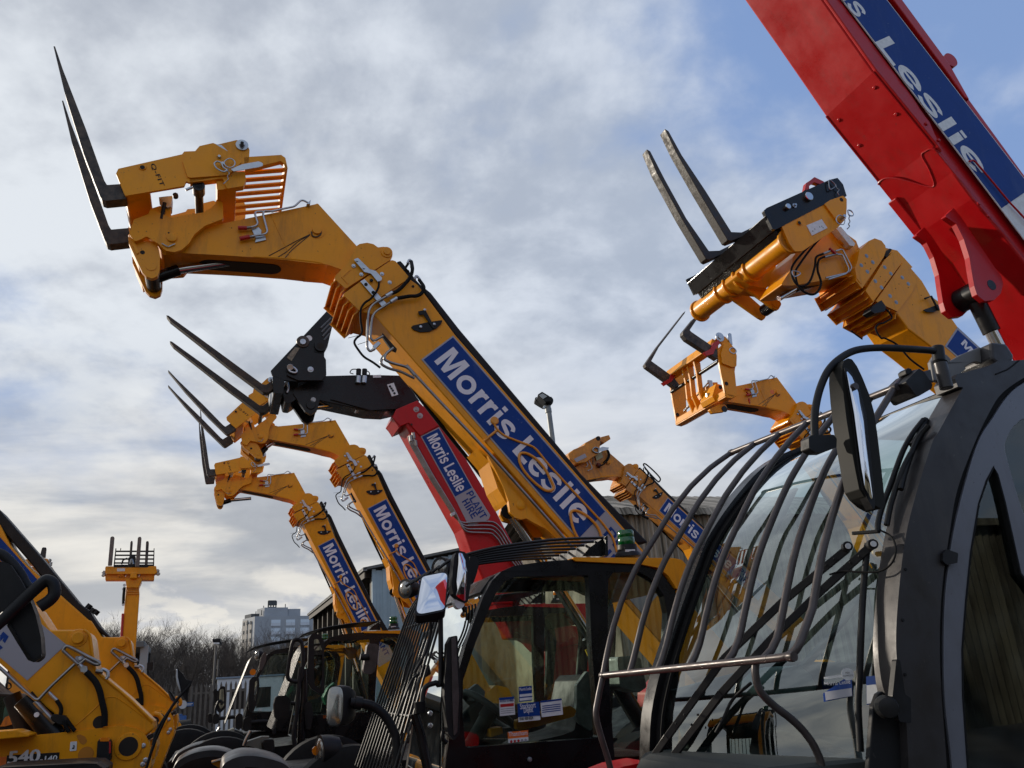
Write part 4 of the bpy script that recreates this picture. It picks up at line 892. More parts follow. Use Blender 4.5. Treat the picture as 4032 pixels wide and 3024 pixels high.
# cross tube with rings
axa = m.P(F_(1310,1010)[0], c2w + 0.03); axb = Vector((axa.x, wt, axa.z)); ax = (axb - axa)
rt = 0.118; print('M2 tube', axa, ax)
m.cyl('cross_tube', axa, axb, rt, YEL, n=32, bevel=0)
for t in (0.0, 0.97):
    m.part(MB().lathe(axa + ax * t, (0, 1, 0), [(rt + 0.02, 0), (rt + 0.02, 0.03)], 32), 'tube_flange', YEL, None, 35, 0.005)
for t in (0.36, 0.47, 0.58, 0.68):
    m.part(MB().lathe(axa + ax * t, (0, 1, 0), [(rt + 0.022, 0), (rt + 0.022, 0.03)], 32), 'tube_ring', YEL, None, 35, 0.004)
for t in (0.47, 0.62):
    w = axa.y + ax.y * t
    tl = m.ps(F_(1010,1180, 1090,1230, 1200,1380, 1262,1460, 1255,1500, 1215,1520, 1170,1500, 1050,1350, 960,1270), c2w + 0.03 + (w - c2w - 0.03) * 0.0)
    k = Vector(m.p(F_(1215,1455)[0], c2w + ax.y * 0.47)); cz = Vector((axa.x, axa.z)); d = (k - cz).normalized(); pn = Vector((-d.y, d.x))
    e = k + d * 0.07
    m.uv('tilt_lug', fillet([tuple(cz + pn * 0.11), tuple(k + pn * 0.075), tuple(e + pn * 0.06), tuple(e - pn * 0.06), tuple(k - pn * 0.075), tuple(cz - pn * 0.11)], 0.04), w, w + 0.035, YEL, bevel=0.005)
    if t < 0.5: m.part(MB().lathe(Vector((k.x, w, k.y)), (0, -1, 0), [(0.05, 0), (0.05, 0.006)], 20), 'pivot_pin', YEL, None, 35)
m.cyl('tilt_cylinder_eye', Vector((k.x, c2w + ax.y * 0.5 + 0.03, k.y)), Vector((k.x, c2w + ax.y * 0.6, k.y)), 0.07, BLKP)
m.ext('head_web', F_(1060,1130, 1200,1060, 1330,1130, 1320,1210, 1240,1280, 1120,1260, 1010,1180), axa.y + ax.y * 0.42, axa.y + ax.y * 0.55, YEL, at=0.3, fil=0.03, bevel=0.01)
# black side-shift frame and forks
bp = m.ext('side_shift_plate', F_(1120,792, 1140,772, 1595,568, 1655,553, 1695,600, 1722,685, 1690,700, 1560,745, 1270,895, 1205,928, 1185,925), c2w - 0.005, c2w + 0.035, BLKP, at=c2w - 0.005, fil=0.008, bevel=0.004)
wb = m.solve_w(F_(1150,860)[0], c2w, F_(530,1290)[0])
bp2 = m.ext('side_shift_plate', F_(1125,795, 1240,745, 1300,870, 1195,925), c2w, c2w + 0.03, BLKP, bevel=0.003); bp2.matrix_basis = Matrix.Translation((0, wb - c2w, 0))
m.ext('front_beam', F_(1130,830, 1180,805, 1270,895, 1200,930), c2w, wb, BLKP, at=c2w, bevel=0.004)
m.ext('rear_beam', F_(1200,870, 1260,850, 1275,900, 1210,925), c2w, wb, BLKP, at=c2w, bevel=0.004)
m.ext('side_shift_body', F_(1195,885, 1290,885, 1325,950, 1250,960), c2w + 0.05, wb, BLKP, at=c2w, bevel=0.004)
m.ext('top_beam', F_(1180,790, 1230,770, 1240,800, 1190,820), c2w, wb, BLKP, at=c2w, bevel=0.004)
for px, pr in (((1437,697), 0.05), ((1285,770), 0.032)):
    m.boss('shaft_end', F_(*px)[0], c2w - 0.005, [(pr, 0), (pr, 0.03), (pr * 0.9, 0.035)], CHROME)
m.boss('bolt', F_(1340,757)[0], c2w - 0.005, [(0.026, 0), (0.026, 0.008), (0.014, 0.009), (0.014, 0.03)], ZINC, n=8)
m.tube('lifting_handle', m.Ps(F_(1425,640, 1432,600, 1485,558, 1550,590), c2w + 0.01), 0.016, REDC, mode='line', n=4)
m.ext('lifting_handle', F_(1418,640, 1428,590, 1488,552, 1560,585, 1545,605, 1485,585, 1450,610, 1450,650), c2w + 0.0, c2w + 0.05, REDC, bevel=0.002)
m.tube('linch_pin', m.Ps(F_(1590,580, 1605,573, 1640,610, 1620,630, 1598,635), c2w - 0.03), 0.007, STEEL, mode='loop', n=6)
m.tube('chain', m.Ps(F_(1640,600, 1650,630, 1665,640, 1655,660, 1665,680), c2w - 0.03), 0.006, STEEL, n=6)
wf = m.solve_w(F_(1150,860)[0], c2w, F_(885,960)[0])
fprof = F_(402,196, 428,212, 520,380, 700,650, 885,945, 960,948, 1080,890, 1100,925, 880,1012, 858,1005, 640,640, 480,360)
g1 = m.ext('fork', fprof, wf, wf + 0.115, FORKG, at=wf, bevel=0.006)
wf2 = m.solve_w(F_(860,1005)[0], wf, F_(705,1130)[0])
g2 = m.ext('fork', F_(270,344, 295,358, 400,560, 560,850, 722,1083, 800,1080, 880,1040, 890,1075, 720,1150, 700,1140, 520,840, 340,510), wf2, wf2 + 0.115, FORKG, at=wf2, bevel=0.006)
# ================================================================== cab of the big yellow machine
m = M4; m.grp = 'cab'
NW, FW = -1.0, -0.06          # near and far side of the cab
outer = P_(250,2150, 330,1500, 372,1210, 430,1000, 500,800, 560,640, 620,530, 690,460, 780,420, 1000,388, 1225,372, 1700,405, 1850,470, 1950,600, 1985,760, 1975,1200, 1960,2150)
door_hole = P_(430,1740, 408,1500, 412,1250, 500,985, 600,735, 650,620, 720,530, 800,500, 1325,490, 1345,1000, 1385,1500, 1392,1668)
rear_hole = P_(1520,1900, 1480,1400, 1462,800, 1466,520, 1500,470, 1690,465, 1800,530, 1870,640, 1895,760, 1880,1200, 1870,1900)
ring = m.ext('cab_frame', outer, NW, NW + 0.07, BLKP, fil=0.015, bevel=0.008, holes=[door_hole, rear_hole])
fo = m.ps(outer, NW)
m.uv('cab_frame', fillet(fo, 0.015), FW - 0.06, FW, BLKP, holes=[m.ps(P_(430,1740, 408,1500, 412,1250, 500,985, 600,735, 650,620, 720,530, 800,500, 1650,480, 1800,550, 1870,700, 1880,1200, 1870,1740), NW)])
m.ext('door_glass', door_hole, NW + 0.030, NW + 0.036, GLASSD, bevel=0)
m.ext('quarter_glass', rear_hole, NW + 0.030, NW + 0.036, GLASSD, bevel=0)
m.uv('cab_floor', m.ps(P_(330,1860, 1970,1800, 1970,2150, 250,2150), NW), NW + 0.08, FW - 0.07, BLK)
# roof: yellow rear half and black front half
m.ext('roof', P_(1205,357, 1940,363, 2000,376, 2030,410, 2040,470, 2035,560, 1960,590, 1945,560, 1900,490, 1830,435, 1700,408, 1230,386), NW - 0.02, FW, YEL, at=NW - 0.02, fil=0.012, bevel=0.012)
m.ext('rear_panel', P_(1960,592, 2035,562, 2030,760, 2020,2150, 1975,2150, 1990,760), NW - 0.005, NW + 0.09, YEL, at=NW - 0.005, bevel=0.01)
m.ext('front_header', P_(560,600, 640,490, 760,430, 1000,395, 1215,380, 1215,410, 800,450, 690,500, 600,640), NW + 0.07, FW, BLKP, at=NW, bevel=0.006)
# windscreen and the side glass of the far side
wa = m.ps(P_(372,1210, 430,1000, 500,800, 560,640, 620,530), NW); wb_ = m.ps(P_(250,2150, 330,1500), NW)
rows = [[Vector((a[0], NW + 0.06, a[1])), Vector((a[0], FW - 0.05, a[1]))] for a in wb_ + wa]
m.part(MB().grid(rows), 'windscreen', GLASS)
# windscreen guard: thin bars from the roof edge down to the bonnet
top = m.ps(P_(470,640, 545,505, 640,425), NW); bot = m.ps(O_(600,1660, 690,1480), NW)
prof = m.ps(O_(590,1760, 640,1560, 700,1330, 760,1100, 820,880, 870,690, 905,560, 950,470, 1020,400), NW - 0.03)
prof = [(a - 0.03 + 0.05 * (i / 8.0), b) for i, (a, b) in enumerate(prof)]
for k in range(14):
    t = k / 13; w0_, w1_ = NW - 0.0 + (FW - NW) * t, NW - 0.10 + (FW - NW + 0.30) * t
    m.tube('guard_bar', [Vector((a, w1_ + (w0_ - w1_) * (i / 8.0), b)) for i, (a, b) in enumerate(prof)], 0.0070, GUARD, n=8, k=4)
for t in (2, 5):
    m.cyl('guard_rail', Vector((prof[t][0] + 0.01, NW + 0.02, prof[t][1])), Vector((prof[t][0] + 0.01, FW - 0.03, prof[t][1])), 0.011, GUARD, n=8)
# roof guard: bars along the roof ending at an upright plate
rg = m.ps(P_(235,440, 330,375, 480,325, 700,275, 1000,235, 1200,220, 1440,213), NW - 0.02)
for k in range(7):
    w = NW + 0.0 + (FW - NW) * k / 6.5
    m.tube('roof_guard_bar', [Vector((a, w, b)) for a, b in rg], 0.009, GUARD, n=8)
e = m.ps(P_(1437,206, 1452,206, 1455,350, 1432,350), NW)
m.uv('roof_guard_plate', e, NW - 0.02, FW + 0.02, BLKP, bevel=0.003)
m.ext('roof_guard_gusset', P_(1280,350, 1330,290, 1400,240, 1440,213, 1440,350), NW + 0.02, NW + 0.03, BLKP, bevel=0)
# beacon
bc = m.P(P_(1608,345)[0], NW + 0.12)
m.part(MB().lathe(bc - Vector((0, 0, 0.01)), (0, 0, 1), [(0.085, 0), (0.08, 0.02), (0.065, 0.035), (0.062, 0.075)], 28), 'beacon_base', BLK, None, 40)
gl = m.part(MB().lathe(bc + Vector((0, 0, 0.065)), (0, 0, 1), [(0.050, 0), (0.054, 0.01), (0.053, 0.045), (0.050, 0.049), (0.053, 0.053), (0.053, 0.084), (0.046, 0.093), (0.026, 0.096)], 28), 'beacon_lens', GREENL, None, 40)
m.ext('beacon_label', P_(1590,302, 1660,300, 1660,318, 1590,318), NW + 0.05, NW + 0.055, PALE, bevel=0)

m.grp = 'cabx'
# mirrors: big flat mirror on the front left corner, turned up to the sky
def quad_mirror(m, q, ws, name='mirror', depth=0.06, mat_=None, inset=0.012):
    P4 = [m.P(a, w) for a, w in zip(q, ws)]
    n = (P4[1] - P4[0]).cross(P4[3] - P4[0]).normalized()
    if n.y > 0: n = -n
    c = sum(P4, Vector()) / 4; X = ((P4[1] - P4[0]) + (P4[2] - P4[3])).normalized(); Y = n.cross(X).normalized()
    pts = fillet([((p - c).dot(X), (p - c).dot(Y)) for p in P4], 0.035, 5)
    fr = m.part(MB().prism(pts, 0, depth, lambda a, b, d: c + X * a + Y * b - n * d), name, BLK, None, None, 0.008)
    ins = [(a * (1 - inset / 0.12), b * (1 - inset / 0.16)) for a, b in pts]
    rows = []
    for k in range(7):
        g_ = 1 - k / 6 * 0.999; rr = [c + X * (a * g_) + Y * (b * g_) + n * (0.003 + 0.012 * (1 - g_ * g_)) for a, b in ins]; rows.append(rr + [rr[0]])
    m.part(MB().grid(rows), 'mirror_glass', MIRR, fr, 60)
    return fr
quad_mirror(m, U_(700,520, 1195,415, 1125,1135, 565,1245), (-1.10, -1.10, -1.26, -1.26))
m.tube('mirror_stalk', m.Ps(O_(866,640, 866,1090, 835,1115, 790,1130, 760,1160, 748,1240, 735,1300), -1.10), 0.014, BLK)
m.tube('mirror_stalk', m.Ps(O_(800,715, 805,760, 800,810, 770,920, 700,1050), -1.08), 0.008, BLK)
m.tube('mirror_stalk', m.Ps(O_(800,722, 868,722), -1.08), 0.006, BLK)
mh = m.ext('mirror', U_(1215,700, 1225,560, 1258,210, 1290,125, 1360,92, 1440,112, 1512,180, 1558,400, 1545,700, 1495,985, 1440,1000, 1330,920, 1240,840), -1.12, -1.05, BLK, at=-1.10, fil=0.01, bevel=0.012)
cm = m.ps(U_(1350,112, 1420,130, 1485,205, 1540,420, 1525,700, 1480,968, 1380,925, 1292,870, 1310,600, 1345,300), -1.125)
cx = sum(a for a, b in cm) / len(cm); cz = sum(b for a, b in cm) / len(cm)
rows = []
for k in range(6):
    s = 1 - k / 5 * 0.999; ring_ = [Vector((cx + (a - cx) * s, -1.125 - 0.03 * (1 - s * s) + (a - cx) * s * 0.35, cz + (b - cz) * s)) for a, b in fillet(cm, 0.02)]; rows.append(ring_ + [ring_[0]])
m.part(MB().grid(rows), 'mirror_glass', MIRR, mh, 60)
m.ext('wide_view_lens', U_(1272,965, 1300,925, 1345,960, 1450,1000, 1440,1050, 1390,1095, 1330,1095, 1285,1040), -1.11, -1.06, PALE, at=-1.1, fil=0.02, bevel=0.006)
m.ext('mirror', U_(1525,190, 1600,178, 1665,205, 1700,285, 1655,480, 1600,640, 1560,690), -1.02, -0.98, BLK, at=-1.0, fil=0.02, bevel=0.01)
# tall door mirror seen from its edge
m.ext('mirror', O_(880,1200, 900,870, 925,822, 965,815, 975,1000, 987,1200, 978,1430, 945,1485, 905,1440), -1.16, -1.10, BLK, at=-1.13, fil=0.01, bevel=0.015)
m.ext('mirror_rim', O_(935,830, 962,822, 972,1000, 983,1200, 972,1425, 950,1460, 940,1200), -1.17, -1.16, BARG, at=-1.165, fil=0.01, bevel=0.003)
# lamps
def lamp(m, c, w, r, axis, L, hood=BLK, name='work_lamp', par=None):
    p = m.P(c, w); a = Vector(axis).normalized()
    b = m.part(MB().lathe(p - a * L, a, [(r * 0.35, 0), (r * 0.8, L * 0.15), (r, L * 0.6), (r * 1.05, L), (r * 0.92, L)], 28), name, hood, par, 45)
    m.part(MB().lathe(p, a, [(r * 0.93, -0.012), (r * 0.9, -0.002), (r * 0.5, 0.008), (0.001, 0.011)], 28), 'lamp_lens', LENS, b, 60)
    return b
lamp(m, U_(1025,385)[0], -0.85, 0.062, (-0.75, -0.55, 0.0), 0.12)
lamp(m, U_(420,745)[0], -0.02, 0.062, (-0.80, -0.55, -0.05), 0.11)
# headlamp on its bent arm
hp = m.ps(O_(150,1200, 175,1165, 215,1158, 235,1200, 232,1300, 210,1360, 175,1375, 152,1340), -0.97)
c_ = sum((Vector((a, 0, b)) for a, b in hp), Vector()) / len(hp); c_ = Vector((c_.x, -0.97, c_.z)); fx = Vector((-0.72, -0.69, 0.05)).normalized(); sx_ = Vector((0.69, -0.72, 0)).normalized(); sy_ = fx.cross(sx_) * -1
el = [(0.056 * math.copysign(abs(math.cos(t)) ** 0.6, math.cos(t)), 0.098 * math.copysign(abs(math.sin(t)) ** 0.6, math.sin(t))) for t in [2 * math.pi * k / 28 for k in range(28)]]
rows = []
for d, s in ((0, 0.93), (0, 1.0), (0.03, 1.03), (0.08, 0.98), (0.12, 0.8), (0.14, 0.5), (0.145, 0.02)):
    r_ = [c_ - fx * d + sx_ * (a * s) + sy_ * (b * s) for a, b in el]; rows.append(r_ + [r_[0]])
hb = m.part(MB().grid(rows), 'headlamp', BLK, None, 50)
rows = []
for d, s in ((0.002, 0.95), (0.006, 0.85), (0.012, 0.5), (0.014, 0.01)):
    r_ = [c_ + fx * d + sx_ * (a * s) + sy_ * (b * s) for a, b in el]; rows.append(r_ + [r_[0]])
m.part(MB().grid(rows), 'lamp_lens', LENS, hb, 60)
m.tube('lamp_arm', m.Ps(O_(290,1240, 345,1245, 430,1262, 505,1320, 560,1410, 585,1500, 590,1800), -0.97), 0.024, BLK, n=12)
m.cyl('lamp_clamp', m.P(O_(318,1240)[0], -0.97), m.P(O_(365,1248)[0], -0.97), 0.032, BLK)
# lower left: strut, hinge posts and bonnet edge
m.tube('cab_strut', m.Ps(O_(700,1310, 740,1440, 790,1700), -1.08), 0.026, BLKP, mode='line')
m.cyl('strut_sleeve', m.P(O_(733,1235)[0], -1.1), m.P(O_(738,1310)[0], -1.1), 0.030, RUB)
for q in O_(800,1310, 800,1388, 1434,1605): m.boss('bolt', q, NW - 0.002, [(0.014, 0), (0.014, 0.004), (0.009, 0.012)], ZINC, n=10)
m.tube('grab_rail', m.Ps(O_(905,1500, 880,1470, 885,1420), -1.03), 0.012, BLK)
m.ext('wiper_motor', O_(735,1005, 790,1000, 800,1060, 760,1085, 735,1070), -0.95, -0.88, BLK, at=-0.93, fil=0.01, bevel=0.006)
m.tube('wiper_arm', m.Ps(O_(760,1040, 690,1090, 640,1200, 590,1330), -0.95), 0.007, BLK); m.tube('wiper_blade', m.Ps(O_(690,925, 650,1000, 620,1120), -0.8), 0.006, BLK)
# driver's place
sw = m.P(O_(1180,1300)[0], -0.62)
m.part(MB().tube([sw + Vector((0.19 * math.cos(t) * 0.75, 0.19 * math.sin(t), -0.19 * math.cos(t) * 0.62)) for t in [2 * math.pi * k / 32 for k in range(32)]], 0.02, 10, closed=True), 'steering_wheel', mat('grey_wheel_rim', (0.04, 0.04, 0.042), 0.5), None, 60)
m.cyl('steering_column', sw + Vector((-0.16, 0, -0.22)), sw, 0.045, BLK)
m.cyl('steering_hub', sw + Vector((-0.03, 0, -0.04)), sw + Vector((0.01, 0, 0.012)), 0.05, BLK)
m.ext('dashboard', O_(990,1330, 1140,1180, 1150,1240, 1130,1380, 1080,1659, 960,1800, 930,1500), -0.50, -0.15, BLK, at=-0.50, bevel=0.02)
m.ext('dash_screen', O_(1020,1180, 1100,1120, 1150,1170, 1145,1225, 1040,1230), -0.5, -0.45, mat('grey_screen_back', (0.18, 0.19, 0.20), 0.5), fil=0.01, bevel=0.004)
m.ext('console', O_(1340,1360, 1480,1310, 1690,1262, 1735,1285, 1720,1330, 1500,1390, 1360,1420), -0.84, -0.78, YEL, fil=0.02, bevel=0.012)
m.ext('seat', O_(1380,1560, 1500,1480, 1640,1450, 1720,1420, 1780,1100, 1810,1060, 1850,1060, 1860,1500, 1830,1800, 1380,1800), -0.72, -0.25, BLK, fil=0.03, bevel=0.03)
m.ext('seat_wrap', O_(1735,1130, 1800,1040, 1852,1060, 1860,1300, 1830,1430, 1760,1380, 1725,1330, 1735,1250), -0.78, -0.74, PLAST, fil=0.02, bevel=0.01)
m.ext('seat_wrap', P_(1530,1080, 1620,1075, 1700,1090, 1745,1300, 1690,1340, 1550,1300), -0.80, -0.6, PLAST, fil=0.02, bevel=0.015)
m.ext('fuse_box', O_(1180,1410, 1260,1395, 1270,1440, 1185,1465), -0.7, -0.6, YEL, bevel=0.006)
# stickers on the door glass
def sticker(m, q, w, material, parent=None): return m.ext('sticker', q, w, w + 0.002, material, bevel=0, parent=parent)
gw = NW + 0.024
s1 = sticker(m, O_(1357,1248, 1495,1236, 1502,1328, 1362,1340), gw, BLUE); s1b = sticker(m, O_(1362,1335, 1502,1323, 1504,1352, 1364,1366), gw, PALE)
m.text('Stockport', m.p(O_(1375,1284)[0], gw), m.p(O_(1473,1272)[0], gw), 0.030, gw - 0.001, WHITE, parent=s1, bold=0.01); m.text('Depot', m.p(O_(1398,1308)[0], gw), m.p(O_(1456,1301)[0], gw), 0.030, gw - 0.001, WHITE, parent=s1, bold=0.01)
m.text('0161 430 4324', m.p(O_(1370,1355)[0], gw), m.p(O_(1456,1347)[0], gw), 0.017, gw - 0.001, BLK, parent=s1b, bold=0.01)
s2 = sticker(m, O_(1365,1142, 1448,1133, 1452,1228, 1368,1238), gw, BLUE); m.text('Morris Leslie', m.p(O_(1370,1168)[0], gw), m.p(O_(1445,1160)[0], gw), 0.017, gw - 0.001, WHITE, parent=s2, bold=0.01)
sticker(m, O_(1370,1190, 1450,1182, 1451,1198, 1371,1206), gw - 0.001, PALE, s2); sticker(m, O_(1371,1214, 1451,1206, 1452,1222, 1372,1230), gw - 0.001, PALE, s2)
s3 = sticker(m, O_(1240,1212, 1335,1203, 1342,1318, 1245,1328), gw, PALE)
m.text('NOTICE TO HIRER', m.p(O_(1245,1240)[0], gw), m.p(O_(1332,1232)[0], gw), 0.014, gw - 0.001, BLUE, parent=s3, bold=0.01)
sticker(m, O_(1240,1212, 1335,1203, 1336,1217, 1241,1226), gw - 0.001, BLUE, s3); sticker(m, O_(1247,1252, 1333,1244, 1334,1264, 1248,1272), gw - 0.001, REDC, s3)
for k in range(3): sticker(m, O_(1250,1283 + 13 * k, 1335,1275 + 13 * k, 1335,1278 + 13 * k, 1250,1286 + 13 * k), gw - 0.001, DOORG, s3)
s4 = sticker(m, O_(1503,1232, 1638,1215, 1648,1318, 1512,1335), gw, PALE); sticker(m, O_(1503,1232, 1638,1215, 1639,1226, 1504,1243), gw - 0.001, BLUE, s4)
for k in range(4): sticker(m, O_(1515,1262 + 13 * k, 1632,1248 + 13 * k, 1632,1254 + 13 * k, 1515,1268 + 13 * k), gw - 0.001, BLUE, s4)
s5 = sticker(m, O_(1295,1430, 1425,1417, 1426,1460, 1297,1473), gw, ORNG); m.text('Thatcham', m.p(O_(1300,1458)[0], gw), m.p(O_(1420,1446)[0], gw), 0.024, gw - 0.001, WHITE, parent=s5, bold=0.0)
s6 = sticker(m, O_(1297,1473, 1426,1460, 1427,1484, 1299,1500), gw, PALE)
for k in range(5): m.boss('star', O_(1317 + 23 * k,1490 - 2.4 * k)[0], gw, [(0.008, 0), (0.008, 0.001)], REDC if k < 3 else SILV, parent=s6, n=5)
m.ext('dash_box', O_(1275,1405, 1350,1395, 1355,1425, 1280,1435), -0.68, -0.6, BLK, bevel=0.004)
m.ext('warning_label', O_(1790,905, 1820,895, 1850,985, 1835,1010), 0.1, 0.11, mat('yellow_warning', (0.8, 0.55, 0.02), 0.5), bevel=0)

# ---- hidden lower body: chassis, wheels and mudguards (mostly below the picture)
m.grp = 'base'
c0 = m.p(P_(300,1900)[0], NW)[0]
m.uv('chassis', fillet([(c0 - 1.5, 0.55), (c0 - 1.5, 0.95), (c0 + 0.2, 1.0), (c0 + 2.2, 0.98), (c0 + 2.9, 1.25), (c0 + 3.3, 1.2), (c0 + 3.3, 0.6)], 0.08), NW + 0.15, 0.9, BLK, bevel=0.02)
m.uv('boom_pivot', fillet([(c0 + 2.7, 1.0), (c0 + 2.75, 1.35), (c0 + 2.95, 1.5), (c0 + 3.15, 1.45), (c0 + 3.3, 1.1)], 0.08), -0.03, 0.46, YEL, bevel=0.02)
def wheel(m, u, w, r=0.58, t=0.38):
    wh = m.part(MB().lathe(Vector((u, w, r)), (0, 1, 0), [(r * 0.55, 0), (r * 0.9, 0.01), (r, 0.06), (r, t - 0.06), (r * 0.9, t - 0.01), (r * 0.55, t)], 40), 'wheel', RUB, None, 40)
    m.part(MB().lathe(Vector((u, w - 0.004, r)), (0, 1, 0), [(r * 0.2, 0.02), (r * 0.3, 0.0), (r * 0.54, 0.03), (r * 0.56, 0.01), (r * 0.56, 0.1)], 30), 'rim', PALE, wh, 40)
for u in (c0 - 0.9, c0 + 2.2):
    wheel(m, u, NW - 0.12); wheel(m, u, 0.65)

def mudguard(m, q, w0, w1, material=None):
    # arched mudguard over a front wheel, from points along its top edge
    top_ = catmull([Vector((a, w0, b)) for a, b in m.ps(q, w0)], 5)
    mid = top_[len(top_) // 2]; rows = []
    for p in top_:
        inner = p + (Vector((mid.x, w0, mid.z - 0.75)) - p).normalized() * 0.05
        rows.append([inner, p, p + Vector((0, 0.03, 0.012)), p + Vector((0, w1 - w0, 0.012)), inner + Vector((0, w1 - w0, 0))])
    return m.part(MB().grid(rows), 'mudguard', material or BLK, None, 40)
DGR = mat('dark_grey_mudguard', (0.018, 0.020, 0.023), 0.38, rvar=0.1, var=0.2)
m.grp = 'mud'
mudguard(m, N_(440,1800, 470,1640, 560,1570, 680,1535, 820,1535, 950,1560, 1080,1600, 1170,1659, 1260,1760), -1.05, -0.62, DGR)
# ---- cabs and bases of the sister machines, set from their roof corners
def shift_T(mach, qs, qd, w=-1.0):
    a = sum((Vector(M4.p(q, w)) for q in qs), Vector((0, 0))) / len(qs); b = sum((Vector(mach.p(q, w)) for q in qd), Vector((0, 0))) / len(qd)
    return b - a
d6 = shift_T(M6, P_(1210,358, 690,460), N_(1955,268, 1560,315)); print('cab shift M6', d6)
T = Matrix.Translation((d6.x, 0, 0)); copy_parts(M4, ('cab', 'base'), M6.root, T)
d7 = shift_T(M7, P_(690,460), N_(975,470)); print('cab shift M7', d7)
T = Matrix.Translation((d7.x, 0, 0)); copy_parts(M4, ('cab', 'base'), M7.root, T)
d5 = shift_T(M5, P_(690,460), P_(545,880)); print('cab shift M5', d5)
d5 = Vector((d5.x, 0))
REDM = {'roof': REDP, 'rear_panel': REDP, 'boom_pivot': REDP, 'beacon_lens': AMBER}
for c in copy_parts(M4, ('cab', 'base'), M5.root, Matrix.Translation((d5.x, 0, 0))):
    k = c.name.split('.')[0]
    if k in REDM: c.data = c.data.copy(); c.data.materials.clear(); c.data.materials.append(REDM[k])
m = M5; m.grp = 'cabx'
m.ext('boom', C_(600,1900, 900,1700, 960,1880, 1100,2120, 1090,2250, 770,2235, 740,2150), 0.02, 0.38, REDP, at=0.0, bevel=0.02)
m.ext('engine_cover', P_(765,895, 850,858, 1000,835, 1130,845, 1230,860, 1255,890, 1280,978, 1180,1000, 1000,1042, 930,970, 860,930), -0.02, 0.42, REDP, at=0.0, fil=0.05, bevel=0.02)
m.ext('engine_bay', P_(1000,1035, 1290,980, 1340,1300, 1380,1659, 1380,1900, 1100,1900, 1080,1400), 0.0, 0.40, REDP, at=0.0, fil=0.05, bevel=0.02)
m.boss('bolt', P_(988,930)[0], -0.02, [(0.02, 0), (0.02, 0.01)], PALE)
for i in range(3): m.tube('hose', m.Ps(P_(1130 + 25 * i,1000, 1210 + 25 * i,1060, 1270 + 22 * i,1120, 1310 + 18 * i,1180), 0.2), 0.014, RUB)
m.cyl('lift_cylinder_rod', m.P(P_(650,700)[0], 0.2), m.P(P_(745,890)[0], 0.2), 0.03, CHROME)

# mudguards of the machines behind, one behind the other
mudguard(M5, N_(-60,1700, 0,1590, 150,1510, 320,1475, 460,1480, 580,1520, 650,1580, 700,1659), -1.05, -0.6, DGR)
mudguard(M6, N_(-60,1600, 0,1510, 160,1430, 330,1398, 480,1410, 600,1450, 690,1485, 740,1560), -1.05, -0.6, DGR)
mudguard(M7, N_(-120,1440, -40,1360, 60,1330, 150,1313, 260,1330, 340,1360, 405,1395, 430,1440), -1.05, -0.6, PLAST)
for mc, q in ((M5, N_(345,1610, 480,1575, 520,1590, 470,1640, 430,1659)), (M6, N_(610,1505, 720,1478, 745,1495, 750,1525, 700,1540))): mc.ext('axle_cover', q, -0.9, -0.6, YEL if mc is M6 else YEL, bevel=0.01)

# mirrors, lamps and stalks of the farther cabs
def far_mirror(m, q, w, d=0.06, glass=None, mat_=BLK):
    h = m.ext('mirror', q, w, w + d, mat_, fil=0.04, bevel=0.012)
    if glass: m.ext('mirror_glass', glass, w - 0.004, w + 0.002, MIRR, at=w, fil=0.03, bevel=0, parent=h)
    return h
m = M6
far_mirror(m, N_(1355,760, 1370,300, 1400,258, 1440,245, 1500,275, 1530,330, 1535,880, 1480,880, 1400,830), -1.25, 0.07, N_(1425,310, 1470,310, 1510,420, 1512,590, 1500,850, 1430,780))
m.tube('mirror_stalk', m.Ps(N_(1150,700, 1165,550, 1200,360, 1225,320, 1270,318, 1300,370, 1310,540, 1290,720, 1260,755, 1190,745), -1.3), 0.025, BLK, mode='loop')
m.tube('mirror_stalk', m.Ps(N_(1290,600, 1270,760, 1245,1090, 1215,1350, 1290,1600), -1.3), 0.028, BLK)
m.tube('mirror_stalk', m.Ps(N_(1320,620, 1320,900, 1300,1100, 1290,1400, 1300,1640), -1.25), 0.05, BLKP)
far_mirror(m, N_(1005,1000, 1030,905, 1120,900, 1175,930, 1170,1120, 1120,1145, 1020,1150), -1.1, 0.2)
far_mirror(m, N_(1320,1010, 1350,965, 1400,975, 1420,1100, 1390,1260, 1340,1250), -1.3, 0.1)
m.tube('lamp_arm', m.Ps(N_(1180,980, 1215,985, 1235,1000, 1240,1060), -1.1), 0.025, BLK)
m.cyl('cab_strut', m.P(N_(1290,1480)[0], -1.2), m.P(N_(1310,1659)[0], -1.2), 0.035, STEEL); m.cyl('cab_strut', m.P(N_(1390,1460)[0], -1.2), m.P(N_(1395,1659)[0], -1.2), 0.04, STEEL)
m.ext('seat_wrap', N_(1520,920, 1570,820, 1640,760, 1655,830, 1600,880, 1550,1000), -0.8, -0.6, mat('green_plastic_wrap', (0.05, 0.30, 0.16), 0.3, var=0.5, vscale=20, bump=0.5, bscale=20), bevel=0.01)
m.ext('cab_liner', N_(1560,425, 1830,390, 1880,420, 1870,500, 1800,530, 1750,460, 1640,440), -0.2, -0.1, YEL, fil=0.05, bevel=0.01)
m.ext('sticker', N_(1520,1110, 1570,1105, 1570,1135, 1522,1140), -1.0, -0.99, ORNG, bevel=0)
m.ext('side_box', N_(875,1395, 900,1360, 1010,1355, 1020,1500, 900,1530), -1.2, -0.9, BLK, bevel=0.02); m.ext('step_panel', N_(690,1440, 730,1380, 880,1330, 960,1330, 950,1360, 880,1400, 870,1460, 740,1430), -1.1, -0.9, mat('grey_green_panel', (0.12, 0.13, 0.11), 0.5), bevel=0.01)
m.tube('grab_rail', m.Ps(N_(690,1425, 720,1350, 765,1270), -1.15), 0.022, STEEL)
m = M7
